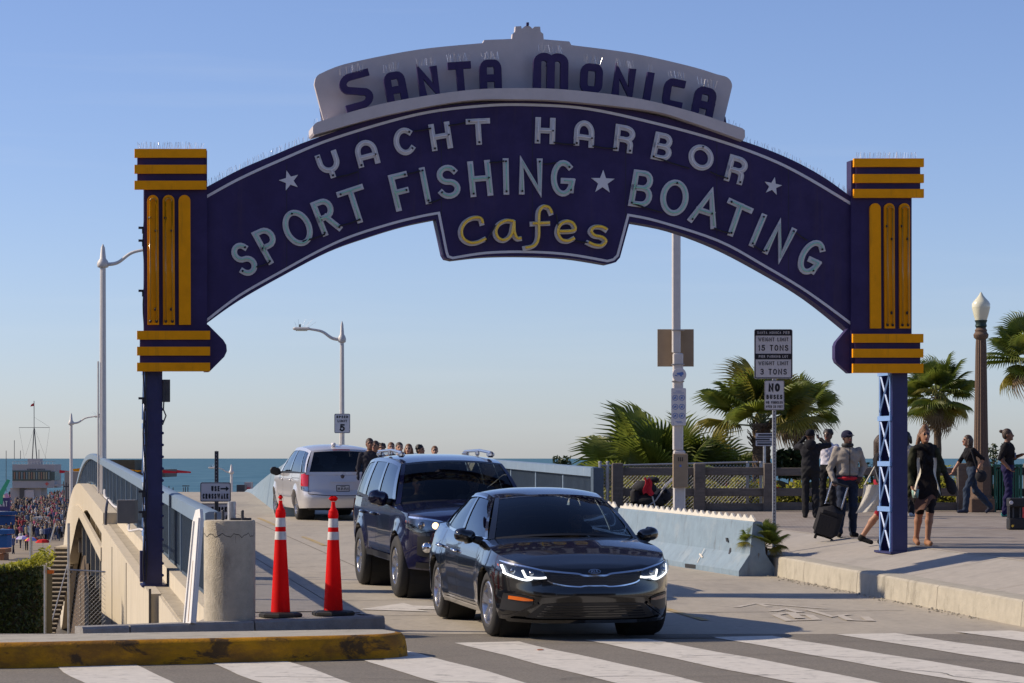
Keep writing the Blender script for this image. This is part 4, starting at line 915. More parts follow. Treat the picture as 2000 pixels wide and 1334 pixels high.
    def mirror(s, root, c, r_, m, sg, base):
        mb = MB()
        def fn(i, j):
            a = 2 * math.pi * i; b_ = math.pi * (j - .5); cx, cy, cz = math.cos(b_) * math.cos(a), math.cos(b_) * math.sin(a), math.sin(b_)
            y = cy * r_[1]; y = min(y, r_[1] * .35); return (sg * (c[0] + r_[0] * (abs(cx) ** .8) * (1 if cx > 0 else -1)), c[1] + y, c[2] + r_[2] * (abs(cz) ** .8) * (1 if cz > 0 else -1) - .02 * (cx < 0))
        o = mb.grid(fn, 20, 12).build('door_mirror', m, root, smooth=True)
        MB().tube([(sg * base[0], base[1], base[2]), (sg * (c[0] - r_[0] * .6), c[1], c[2] - r_[2] * .5)], [.05, .035], 8).build('mirror_stalk', M['trim'], o, smooth=True)
        return o
    def seat(s, root, x, y, z):
        MB().cbox((x, y, z - .22), (.46, .14, .62), .05).cbox((x, y + .01, z + .19), (.26, .1, .18), .04).tube([(x - .06, y, z), (x - .06, y, z + .2)], .01, 6).tube([(x + .06, y, z), (x + .06, y, z + .2)], .01, 6).build('seat', M['cabin'], root, smooth=40)
def put(root, loc, yaw): root.location = loc; root.rotation_euler = (0, 0, yaw)
def belt_of(pts): return cr(pts, 4)
# ---- black sedan -----------------------------------------------------------------------------
KX, KY, KYAW = .855, 27.8, R(12)
sed = thing('sedan', 'glossy black sedan with lit daytime running lights at the front of the queue', 'car', world=False)
c = Car(L=4.855, wheels=(.965, 3.77), rw=.333, ra=.372, rim=.222, track=.795, Lf=.95, Lr=.8, nf=2.7, nr=2.7, fl=.022, flw=.3,
        yf=tab([(.15, .10), (.22, .05), (.34, .02), (.46, .0), (.55, .025), (.66, .04), (.72, .075), (.80, .13), (1.0, .2)]), yr=tab([(.2, 4.76), (.35, 4.84), (.6, 4.855), (.9, 4.82), (1.1, 4.7)]),
        wz=tab([(.15, .83), (.22, .875), (.30, .905), (.42, .905), (.52, .922), (.64, .93), (.72, .925), (.80, .905), (.88, .885), (.96, .85), (1.05, .80)]),
        plan=tab([(0, .985), (.9, .99), (2.4, 1), (3.8, .99), (4.85, .96)]), sill=tab([(0, .19), (.5, .2), (1, .21), (3.8, .22), (4.855, .26)]),
        zsh=tab([(0, .71), (.12, .74), (.3, .785), (.6, .845), (1.0, .905), (1.35, .945), (2.0, .96), (3.0, .985), (3.8, 1.01), (4.4, 1.04), (4.7, 1.05), (4.86, 1.04)]),
        crown=tab([(0, .0), (.15, .03), (.4, .06), (1.0, .075), (1.5, .08), (4.3, .05), (4.855, .02)]), yedge=lambda y: 0., cab=(1.55, 4.15),
        belt=belt_of([(.80, 1.42, .955), (.825, 1.9, .965), (.83, 2.6, .98), (.815, 3.3, 1.0), (.75, 3.95, 1.03), (.68, 4.28, 1.06)]), rail=belt_of([(.585, 2.12, 1.365), (.6, 2.4, 1.405), (.61, 2.7, 1.415), (.60, 3.05, 1.40), (.58, 3.35, 1.36), (.56, 3.55, 1.325)]),
        bulge=.02, wb=(1.16, 1.015), wt=(1.96, 1.41), rb=(4.36, 1.085), rt=(3.62, 1.38), rcrown=.055)
c.body(sed, M['carblack'])
for i, yw in enumerate(c.wheels):
    c.well(sed, yw)
    for sg in (1, -1): c.wheel(sed, yw, sg, M['alloy'], 5, 1, .215, R(3) if i == 0 else 0)
MB().cbox((0, 2.4, .28), (1.4, 4.2, .18), .03).build('underbody', M['under'], sed)
def greenhouse(c, root, mp, wins, side_m, rear_m, pill, chrome=False, hi=.93, lo=.04):
    c.panel(root, 'windscreen', M['wind'], c.wind_s, -.93, .93, .03, .96, 16, 8, .004)
    for sg in (1, -1): c.panel(root, 'windscreen_pillar', mp, c.wind_s, sg * .925, sg * 1.0, 0, 1, 2, 10, .012)
    c.panel(root, 'windscreen_header', M['gloss'], c.wind_s, -.94, .94, .945, 1.01, 16, 2, .006)
    c.panel(root, 'cowl', M['trim'], c.wind_s, -.93, .93, -.01, .04, 16, 2, .003)
    c.panel(root, 'rear_window', rear_m, c.rear_s, -.92, .92, .05, .94, 14, 6, .003)
    c.panel(root, 'rear_frame', mp, c.rear_s, -1, -.915, -.05, 1, 2, 6, .006); c.panel(root, 'rear_frame', mp, c.rear_s, .915, 1, -.05, 1, 2, 6, .006); c.panel(root, 'rear_frame', mp, c.rear_s, -.92, .92, .93, 1, 12, 2, .006); c.panel(root, 'rear_frame', mp, c.rear_s, -.92, .92, -.06, .06, 12, 2, .004)
    c.panel(root, 'roof', mp, c.roof_s, -1, 1, 0, 1, 20, 18, .004)
    for sg in (1, -1):
        for (a, b_) in wins: c.panel(root, 'side_window', side_m, c.side_s, a, b_, lo, hi, 10, 5, -.004, sg)
        edges = [0.0] + [e for w_ in wins for e in w_] + [1.0]
        for k in range(0, len(edges), 2): c.panel(root, 'pillar', pill[k // 2], c.side_s, edges[k] - .004, edges[k + 1] + .004, 0, 1, 4, 8, .004, sg)
        c.panel(root, 'roof_side', mp, c.side_s, 0, 1, hi - .02, 1.005, 20, 2, .005, sg)
        c.panel(root, 'belt_trim', M['chrome'] if chrome else M['trim'], c.side_s, .0, 1, -.02, .05, 20, 2, .008, sg)
        if chrome: c.panel(root, 'window_trim', M['chrome'], c.side_s, wins[0][0], wins[-1][1], hi - .025, hi + .012, 20, 1, .012, sg)
greenhouse(c, sed, M['carblack'], [(.06, .40), (.43, .72), (.745, .86)], M['sidewin'], M['tint'], [M['carblack'], M['gloss'], M['gloss'], M['carblack']], chrome=True)
# front: grille, chrome frame, lamps, lower intake
gr = c.fpatch(sed, 'grille', M['trim'], [(0, .650), (.12, .655), (.2, .672), (.5, .688)], [(0, .545), (.2, .548), (.36, .562), (.46, .592)], .006, 16)
mesh_ = MB()
for k in range(7):
    z = .556 + k * .0155
    for sg in (1, -1): mesh_.ribbon([(x * sg, z + (.005 if q % 2 else -.004) + .012 * x) for q, x in enumerate(np.linspace(0, .44, 23))], .0028, lambda x, zz, d: (x, c.yfront(x, zz) - d, zz), .011, cap=0)
mesh_.build('grille_mesh', M['steel_dark'], gr)
ch = MB()
for sg in (1, -1):
    ch.ribbon([(x * sg, z) for x, z in cr([(0, .652), (.11, .655), (.17, .672), (.3, .684), (.52, .705)], 4)], .0085, lambda x, zz, d: (x, c.yfront(x, zz) - d, zz), .016, .0, cap=0)
    ch.ribbon([(x * sg, z) for x, z in cr([(0, .553), (.1, .553), (.16, .545), (.3, .556), (.42, .58), (.47, .605)], 4)], .006, lambda x, zz, d: (x, c.yfront(x, zz) - d, zz), .014, .0, cap=0)
ch.build('grille_frame', M['chrome'], gr)
for sg in (1, -1):
    hl = c.fpatch(sed, 'headlight', M['lampdark'], [(.50, .700), (.62, .728), (.76, .757), (.865, .785)], [(.49, .63), (.56, .603), (.70, .597), (.87, .70)], .004, 14, sides=(sg,), mirror=False)
    f3 = lambda x, zz, d: (x * sg, c.yfront(x, zz) - d, zz)
    mb = MB()
    for ln in ([(.485, .634), (.545, .628), (.655, .634), (.672, .652), (.690, .70)], [(.615, .618), (.655, .607), (.72, .618), (.83, .665), (.838, .69), (.852, .745)]): mb.ribbon(cr(ln, 4), .0095, f3, .016, .004, cap=.004)
    mb.build('running_light', M['drl'], hl)
    for x, z, r_ in ((.765, .69, .034), (.61, .672, .026)): MB().ell((x * sg, c.yfront(x, z) - .006, z), (r_, .018, r_), 14, 8).build('projector', M['lampcup'], hl, smooth=True)
    MB().ribbon([(.845, .70), (.868, .755)], .013, f3, .012, .004, cap=0).build('side_marker', M['amber'], hl)
    MB().ribbon(cr([(.52, .706), (.66, .738), (.78, .762), (.86, .784)], 4), .008, f3, .012, .004, cap=0).build('lamp_brow', M['chrome'], hl)
    c.fpatch(sed, 'headlight_lens', M['lens'], [(.49, .702), (.62, .731), (.76, .760), (.87, .79)], [(.48, .627), (.56, .60), (.70, .594), (.875, .697)], .022, 14, sides=(sg,), mirror=False)
    c.fpatch(sed, 'bumper_pocket', M['trim'], [(.60, .43), (.70, .455), (.84, .47)], [(.60, .37), (.68, .30), (.86, .30)], .003, 10, sides=(sg,), mirror=False)
    c.fpatch(sed, 'turn_signal', M['amber'] if sg < 0 else M['amber_dim'], [(.60, .414), (.70, .436), (.80, .446)], [(.60, .402), (.68, .398), (.80, .412)], .014, 10, sides=(sg,), mirror=False)  # lit and unlit look put into the two lens colours
    MB().ribbon(cr([(.56, .375), (.70, .29), (.80, .235), (.86, .225)], 4), .014, f3, .02, .0, cap=0).build('bumper_blade', M['gloss'], sed)
    c.spatch(sed, 'fender_vent', M['chrome'], [(1.36, .70), (1.47, .715)], .012, .006, sides=(sg,))
    c.mirror(sed, (.985, 1.72, 1.0), (.115, .10, .075), M['gloss'], sg, (.80, 1.66, .93))
    for yy in (2.62, 3.52):
        z = .80 if yy < 3 else .82; x = c.xs(yy, z)
        MB().tube([(sg * (x + .005), yy - .1, z - .005), (sg * (x + .04), yy - .07, z), (sg * (x + .04), yy + .07, z + .006), (sg * (x + .005), yy + .1, z + .006)], [.012, .016, .016, .012], 8).build('door_handle', M['chrome'], sed, smooth=True)
    for ln in ([(1.52, .88), (1.50, .6), (1.56, .34)], [(2.60, .95), (2.58, .6), (2.62, .30)], [(3.52, .99), (3.50, .75), (3.34, .5), (3.32, .34)], [(1.56, .31), (3.3, .31)]): c.spatch(sed, 'door_seam', M['trim'], ln, .0045, .0015, sides=(sg,))
    c.spatch(sed, 'sill_trim', M['chrome'], [(1.5, .262), (3.3, .268)], .008, .005, sides=(sg,))
    c.fpatch(sed, 'tail_light', M['redlens'], [(.45, .93), (.7, .93), (.86, .9)], [(.45, .84), (.7, .82), (.88, .8)], .008, 10, rear=True, sides=(sg,), mirror=False)
c.fpatch(sed, 'lower_intake', M['trim'], [(0, .385), (.35, .384), (.52, .37)], [(0, .225), (.5, .225), (.66, .235)], .006, 16)
lw = MB()
for z in (.25, .275, .30, .325, .35): 
    for sg in (1, -1): lw.ribbon([(x * sg, z) for x in np.linspace(0, .56 - (z - .25) * .8, 9)], .004, lambda x, zz, d: (x, c.yfront(x, zz) - d, zz), .011, cap=0)
lw.build('intake_slats', M['gloss'], sed)
c.fpatch(sed, 'splitter', M['gloss'], [(0, .215), (.5, .213), (.8, .21)], [(0, .18), (.5, .18), (.78, .185)], .03, 16)
fh = lambda x, z, d: (x, c.yfront(x, z) - .012 - d, z)
em = MB().prism([(.062 * math.cos(R(a)), .695 + .023 * math.sin(R(a))) for a in range(0, 360, 15)], fh, .008, -.02).build('emblem', M['chrome'], sed)
MB().prism([(.056 * math.cos(R(a)), .695 + .018 * math.sin(R(a))) for a in range(0, 360, 15)], fh, .0095, .0).build('emblem_field', M['gloss'], em)
# the badge reads left to right for someone facing the car: image-left is the car's -x side
kt = MB()
for ch_, x0 in (('K', -.034), ('I', -.006), ('A', .010)):
    for st in G[ch_]:
        if ch_ == 'A' and len(st) == 2: continue
        kt.ribbon([(x0 + (p[0] * .022 if ch_ != 'I' else .004), .684 + p[1] * .022) for p in st], .0028, fh, .012, .009, cap=.001)
kt.build('badge_letters', M['chrome'], em)
for x, y in ((-.37, 2.62), (.37, 2.62)): c.seat(sed, x, y, 1.0)
MB().cbox((0, 3.6, .86), (1.2, .16, .5), .05).build('rear_seat', M['cabin'], sed); MB().cbox((0, 1.72, .88), (1.45, .5, .16), .05).build('dashboard', M['cabin'], sed)
MB().cbox((0, 2.6, .5), (1.5, 2.6, .1), .02).build('cabin_floor', M['cabin'], sed)
MB().lathe([(.165, 0), (.185, .012), (.165, .024)], (.37, 2.1, .86), 20, axis='Y').build('steering_wheel', M['trim'], sed)
MB().cbox((0, 1.98, 1.31), (.2, .03, .06), .015).build('interior_mirror', M['trim'], sed)
for sg in (1, -1): MB().tube([(sg * .1 - .1, 1.25, .968), (sg * .25 + .1, 1.21, .972)], .007, 5).build('wiper', M['trim'], sed)
put(sed, (KX, KY, ground_road(KX, KY) + .0), KYAW); sed.rotation_euler = (R(.6), 0, KYAW); sed.scale = (1.035,) * 3
# ---- navy SUV --------------------------------------------------------------------------------
SX, SY = -.347, 34.56
suv = thing('suv', 'dark navy blue SUV with silver roof rails behind the black sedan', 'car', world=False)
c = Car(L=4.83, wheels=(.93, 3.72), rw=.39, ra=.455, rim=.232, track=.83, Lf=.8, Lr=.55, nf=2.9, nr=3.6, fl=.035, flw=.16,
        yf=tab([(.3, .14), (.4, .06), (.55, .02), (.7, .0), (.9, .02), (1.0, .05), (1.08, .1), (1.16, .16)]), yr=tab([(.3, 4.7), (.5, 4.82), (.8, 4.83), (1.2, 4.78)]),
        wz=tab([(.3, .85), (.42, .89), (.6, .925), (.8, .935), (.95, .935), (1.05, .925), (1.15, .905), (1.25, .89)]),
        plan=tab([(0, .985), (1, .99), (2.4, 1), (3.8, 1), (4.83, .975)]), sill=tab([(0, .36), (.4, .38), (1.2, .42), (3.4, .43), (4.2, .5), (4.83, .5)]),
        zsh=tab([(0, 1.0), (.1, 1.035), (.3, 1.06), (1.0, 1.10), (1.5, 1.13), (2.4, 1.15), (3.6, 1.18), (4.83, 1.19)]), crown=tab([(0, .0), (.15, .03), (.6, .07), (1.5, .085), (4, .05), (4.83, .01)]), yedge=lambda y: 0., cab=(1.6, 4.7),
        belt=belt_of([(.85, 1.52, 1.145), (.865, 2.2, 1.155), (.87, 3.0, 1.17), (.865, 3.7, 1.19), (.85, 4.3, 1.21), (.815, 4.74, 1.22)]), rail=belt_of([(.665, 2.1, 1.655), (.68, 2.5, 1.70), (.69, 3.0, 1.72), (.69, 3.6, 1.72), (.68, 4.1, 1.70), (.66, 4.5, 1.67)]),
        bulge=.02, wb=(1.36, 1.20), wt=(2.0, 1.70), rb=(4.80, 1.22), rt=(4.62, 1.70), rcrown=.05)
c.body(suv, M['carnavy'])
for i, yw in enumerate(c.wheels):
    c.well(suv, yw)
    for sg in (1, -1): c.wheel(suv, yw, sg, M['alloy'], 6, 0, .27)
MB().cbox((0, 2.4, .52), (1.45, 4.1, .2), .03).build('underbody', M['under'], suv)
greenhouse(c, suv, M['carnavy'], [(.07, .335), (.365, .63), (.70, .96)], M['sidewin'], M['tint'], [M['carnavy'], M['gloss'], M['carnavy'], M['carnavy']])
for sg in (1, -1):
    f3 = lambda x, zz, d: (x * sg, c.yfront(x, zz) - d, zz)
    hl = c.fpatch(suv, 'headlight', M['lampcup'], [(.44, .945), (.60, .985), (.78, 1.01), (.895, 1.02)], [(.52, .90), (.62, .865), (.78, .84), (.90, .90)], .006, 14, sides=(sg,), mirror=False)
    for x, z, r_, mm in ((.75, .925, .05, M['lampcup']), (.60, .925, .042, M['lamp_warm'])): MB().ell((x * sg, c.yfront(x, z) - .012, z), (r_, .02, r_), 14, 8).build('bulb', mm, hl, smooth=True)
    MB().ribbon([(.868, .89), (.885, .985)], .022, f3, .014, .004, cap=0).build('side_marker', M['amber'], hl)
    MB().ribbon(cr([(.45, .952), (.6, .99), (.78, 1.015), (.88, 1.022)], 4), .012, f3, .016, .0, cap=0).build('lamp_brow', M['chrome'], hl)
    c.fpatch(suv, 'headlight_lens', M['lens'], [(.43, .95), (.60, .99), (.78, 1.015), (.90, 1.025)], [(.51, .895), (.62, .86), (.78, .835), (.905, .895)], .026, 14, sides=(sg,), mirror=False)
    c.fpatch(suv, 'fog_pocket', M['trim'], [(.52, .80), (.66, .80), (.80, .79)], [(.55, .56), (.66, .53), (.80, .56)], .004, 10, sides=(sg,), mirror=False)
    x, z = .69, .655
    MB().lathe([(0, -.03), (.055, -.028), (.068, -.012), (.07, .02)], (x * sg, c.yfront(x, z), z), 20, axis='Y').build('fog_light', M['chrome'], suv, smooth=True)
    c.mirror(suv, (1.02, 1.82, 1.235), (.135, .11, .10), M['carnavy'], sg, (.86, 1.72, 1.17))
    for yy in (2.62, 3.48):
        z = 1.0; x = c.xs(yy, z)
        MB().tube([(sg * (x + .004), yy - .11, z - .005), (sg * (x + .04), yy - .07, z), (sg * (x + .04), yy + .07, z + .004), (sg * (x + .004), yy + .11, z + .004)], [.014, .019, .019, .014], 8).build('door_handle', M['gloss'], suv, smooth=True)
    for ln in ([(1.5, 1.12), (1.48, .8), (1.56, .5)], [(2.55, 1.15), (2.55, .5)], [(3.52, 1.18), (3.5, .95), (3.22, .7), (3.2, .5)], [(1.56, .49), (3.2, .49)]): c.spatch(suv, 'door_seam', M['trim'], ln, .005, .002, sides=(sg,))
    c.spatch(suv, 'rocker_trim', M['trim'], [(1.42, .47), (3.24, .48)], .04, .012, sides=(sg,))
    # roof rails with raised end feet
    rl_ = MB().tube([(sg * .60, 2.45, 1.80), (sg * .60, 3.2, 1.825), (sg * .60, 4.2, 1.80)], .02, 8)
    rl_.cbox((sg * .60, 2.5, 1.775), (.07, .24, .075), .025).cbox((sg * .60, 3.35, 1.785), (.05, .12, .07), .02).cbox((sg * .60, 4.15, 1.765), (.07, .22, .075), .025)
    rl_.build('roof_rail', M['alloy'], suv, smooth=40)
    c.fpatch(suv, 'tail_light', M['redlens'], [(.70, 1.15), (.88, 1.15)], [(.70, .9), (.90, .9)], .008, 6, rear=True, sides=(sg,), mirror=False)
    MB().ribbon([(.80, 1.0), (.80, 1.02)], .05, lambda x, zz, d: (x * sg, c.yrear(x, zz) - .12, zz), 0).build('lamp_reflection_panel', M['lens'], suv) if 0 else None
c.fpatch(suv, 'grille', M['trim'], [(0, .99), (.3, .985), (.43, .955)], [(0, .80), (.3, .80), (.46, .84)], .006, 14)
c.fpatch(suv, 'lower_intake', M['trim'], [(0, .68), (.3, .68), (.5, .66)], [(0, .50), (.3, .50), (.5, .52)], .006, 12)
c.fpatch(suv, 'skid_plate', M['trim'], [(0, .46), (.4, .46), (.8, .47)], [(0, .37), (.4, .38), (.8, .40)], .01, 12)
hs_ = MB().grid(lambda i, j: (-.28 + .56 * i, .55 + .75 * j, 1.135 + .085 * (j ** .5) - .04 * (abs(i - .5) * 2) ** 3 - .05 * (1 - j) ** 2), 10, 8).build('hood_scoop', M['carnavy'], suv, smooth=True)
for x, y in ((-.38, 2.7), (.38, 2.7)): c.seat(suv, x, y, 1.28)
MB().cbox((0, 3.65, 1.15), (1.3, .16, .5), .05).build('rear_seat', M['cabin'], suv); MB().cbox((0, 1.85, 1.12), (1.5, .5, .16), .05).build('dashboard', M['cabin'], suv)
MB().cbox((0, 2.9, .7), (1.5, 2.9, .1), .02).build('cabin_floor', M['cabin'], suv)
MB().lathe([(.17, 0), (.19, .012), (.17, .024)], (.38, 2.2, 1.12), 20, axis='Y').build('steering_wheel', M['trim'], suv)
MB().cbox((0, 2.08, 1.6), (.22, .03, .07), .015).build('interior_mirror', M['trim'], suv)
put(suv, (SX, SY, ground_road(SX, SY)), R(12.5)); suv.rotation_euler = (R(.7), 0, R(12.5)); suv.scale = (1.035,) * 3
# ---- silver minivan seen from behind ------------------------------------------------------------
van = thing('minivan', 'silver minivan seen from behind driving away over the bridge', 'car', world=False)
c = Car(L=5.18, wheels=(1.0, 4.15), rw=.34, ra=.385, rim=.215, track=.84, Lf=1.0, Lr=.6, nf=2.4, nr=3.4, fl=.03, flw=.14,
        yf=tab([(.2, .1), (.5, .0), (.8, .1), (1.0, .2)]), yr=tab([(.2, 5.05), (.32, 5.14), (.5, 5.18), (.62, 5.17), (.68, 5.10), (.9, 5.06), (1.12, 5.0)]),
        wz=tab([(.2, .88), (.32, .93), (.5, .965), (.7, .97), (.9, .965), (1.1, .94), (1.2, .92)]),
        plan=tab([(0, .98), (2.4, 1), (4.2, 1), (5.18, .975)]), sill=tab([(0, .22), (1, .24), (4, .26), (5.18, .30)]),
        zsh=tab([(0, .75), (.3, .85), (1.0, 1.0), (1.5, 1.06), (3, 1.08), (5.18, 1.10)]), crown=tab([(0, .0), (1.5, .08), (4, .03), (5.18, .0)]), yedge=lambda y: 0., cab=(1.5, 5.0),
        belt=belt_of([(.88, 1.35, 1.07), (.905, 2.2, 1.09), (.91, 3.2, 1.10), (.90, 4.2, 1.10), (.88, 4.75, 1.10), (.85, 4.95, 1.10)]), rail=belt_of([(.66, 2.3, 1.62), (.70, 2.8, 1.68), (.71, 3.4, 1.70), (.705, 4.0, 1.69), (.70, 4.4, 1.665), (.68, 4.72, 1.62)]),
        bulge=.03, wb=(1.1, 1.1), wt=(2.1, 1.68), rb=(5.02, 1.10), rt=(4.84, 1.655), rcrown=.07)
c.body(van, M['carsilver'])
for i, yw in enumerate(c.wheels):
    c.well(van, yw)
    for sg in (1, -1): c.wheel(van, yw, sg, M['alloy'], 6, 0, .22)
MB().cbox((0, 2.6, .34), (1.5, 4.5, .2), .03).build('underbody', M['under'], van)
greenhouse(c, van, M['carsilver'], [(.08, .36), (.385, .66), (.685, .90)], M['sidewin'], M['tint'], [M['carsilver'], M['gloss'], M['gloss'], M['carsilver']], hi=.9)
for sg in (1, -1):
    tl = c.fpatch(van, 'tail_light', M['redlens'], [(.78, 1.10), (.86, 1.10), (.93, 1.08)], [(.80, .80), (.87, .80), (.945, .81)], .012, 8, rear=True, sides=(sg,), mirror=False)
    c.fpatch(van, 'reverse_light', M['lampcup'], [(.80, .795), (.87, .795), (.945, .805)], [(.79, .70), (.86, .70), (.94, .72)], .010, 8, rear=True, sides=(sg,), mirror=False)
    c.mirror(van, (1.06, 1.75, 1.12), (.13, .1, .10), M['trim'], sg, (.9, 1.65, 1.06))
    for ln in ([(2.35, 1.08), (2.33, .35)], [(3.55, 1.1), (3.55, .35)], [(3.6, .98), (4.6, .985)]): c.spatch(van, 'door_seam', M['trim'], ln, .006, .002, sides=(sg,))
    c.spatch(van, 'side_moulding', M['carsilver'], [(1.6, .56), (3.6, .56)], .03, .014, sides=(sg,))
    for yy in (2.2, 3.4):
        x = c.xs(yy, .92); MB().tube([(sg * x, yy - .1, .92), (sg * (x + .035), yy, .925), (sg * x, yy + .1, .925)], .016, 6).build('door_handle', M['carsilver'], van, smooth=True)
ry = lambda x, z, d: (x, c.yrear(x, z) + d, z)
MB().prism([(-.26, .90), (.26, .90), (.24, .68), (-.24, .68)], ry, .004, -.01).build('plate_recess', M['carsilver'], van)
pl = MB().prism([(-.155, .83), (.155, .83), (.155, .68), (-.155, .68)], ry, .016, 0).build('plate', M['trim'], van)
MB().prism([(-.14, .815), (.14, .815), (.14, .695), (-.14, .695)], ry, .018, .01).build('plate_face', M['plate'], pl)
pm = MB()
for k in range(7): pm.ribbon([(-.115 + k * .038, .715), (-.115 + k * .038 + .012 * (k % 2), .775)], .010, ry, .020, cap=0)
pm.ribbon([(-.06, .797), (.06, .797)], .006, ry, .020, cap=0); pm.build('plate_marks', M['steel_dark'], pl)
MB().ribbon([(-.3, .915), (.3, .915)], .018, ry, .03, .0, cap=0).build('tailgate_handle', M['carsilver'], van)
MB().lathe([(.0, .02), (.045, .02), (.05, .0)], (0, c.yrear(0, 1.03), 1.03), 18, axis='Y').build('round_badge', M['chrome'], van)
c.fpatch(van, 'tailgate_seam', M['trim'], [(-.80, .635), (-.4, .60), (0, .592), (.4, .60), (.80, .635)], [(-.80, .62), (-.4, .585), (0, .577), (.4, .585), (.80, .62)], .004, 16, rear=True, mirror=False)
for sg in (1, -1): c.fpatch(van, 'tailgate_seam', M['trim'], [(.775, 1.1), (.778, 1.1)], [(.80, .63), (.81, .63)], .003, 2, rear=True, sides=(sg,), mirror=False, k=6)
c.panel(van, 'brake_light', M['redlens'], c.rear_s, -.3, .3, .965, 1.0, 8, 2, .02)
c.panel(van, 'roof_spoiler', M['carsilver'], c.rear_s, -.9, .9, .93, 1.02, 12, 2, .012)
MB().ell((.12, 4.5, 1.775), (.06, .09, .05), 12, 8).build('roof_antenna', M['sign_face'], van, smooth=True)
for x, y in ((-.42, 2.6), (.42, 2.6), (-.42, 3.5), (.42, 3.5)): c.seat(van, x, y, 1.2)
MB().box((-.3, 4.35, 1.3), (.13, .02, .24)).build('hanging_cloth', M['tube_green'], van) if 0 else None
vp = PX(671, 63.2, 0); va = Matrix.Rotation(R(10 + 180), 3, 'Z') @ Vector((0, 5.18, 0))
# the van drives away: its tail (local y = L) faces the camera
van_rear = Vector((vp.x, vp.y, 0)); van_yaw = R(14 + 180)
org = van_rear - Matrix.Rotation(van_yaw, 3, 'Z') @ Vector((0, 5.18, 0))
put(van, (org.x, org.y, ground_road(org.x, org.y) - .01), van_yaw); van.rotation_euler = (R(-.6), 0, van_yaw)
# ------------------------------------------------------------------ people: one continuous surface from blended limb volumes
def nets(f, org, h):
    nx, ny, nz = f.shape; ins = f < 0
    c = [(0, 0, 0), (1, 0, 0), (0, 1, 0), (1, 1, 0), (0, 0, 1), (1, 0, 1), (0, 1, 1), (1, 1, 1)]
    sl = lambda o: tuple(slice(a, n - 1 + a) for a, n in zip(o, f.shape))
    cnt = sum(ins[sl(o)].astype(np.int8) for o in c); act = (cnt > 0) & (cnt < 8)
    idx = np.argwhere(act); vid = -np.ones(act.shape, int); vid[act] = np.arange(len(idx))
    acc = np.zeros((len(idx), 3)); num = np.zeros(len(idx))
    val = [f[sl(o)][act] for o in c]
    for a in range(8):
        for b_ in range(a + 1, 8):
            d = [c[b_][k] - c[a][k] for k in range(3)]
            if sum(abs(q) for q in d) != 1: continue
            m_ = (val[a] < 0) != (val[b_] < 0); t = np.where(m_, val[a] / (val[a] - val[b_] + 1e-12), 0)
            acc += np.where(m_[:, None], np.array(c[a]) + t[:, None] * np.array(d), 0); num += m_
    vs = (idx + acc / num[:, None]) * h + org; fs = []
    for ax in range(3):
        a1, a2 = [k for k in range(3) if k != ax]; s0 = [slice(None)] * 3; s1 = [slice(None)] * 3; s0[ax] = slice(0, -1); s1[ax] = slice(1, None)
        e = np.argwhere(ins[tuple(s0)] != ins[tuple(s1)])
        e = e[(e[:, a1] > 0) & (e[:, a2] > 0) & (e[:, a1] < f.shape[a1] - 1) & (e[:, a2] < f.shape[a2] - 1)]
        if not len(e): continue
        o1 = np.zeros(3, int); o1[a1] = 1; o2 = np.zeros(3, int); o2[a2] = 1
        q = np.stack([vid[tuple((e - o1 - o2).T)], vid[tuple((e - o2).T)], vid[tuple(e.T)], vid[tuple((e - o1).T)]], 1)
        fl = ins[tuple(e.T)]; 
        if ax == 1: fl = ~fl
        q = np.where(fl[:, None], q, q[:, ::-1]); fs.append(q)
    return vs, np.concatenate(fs)
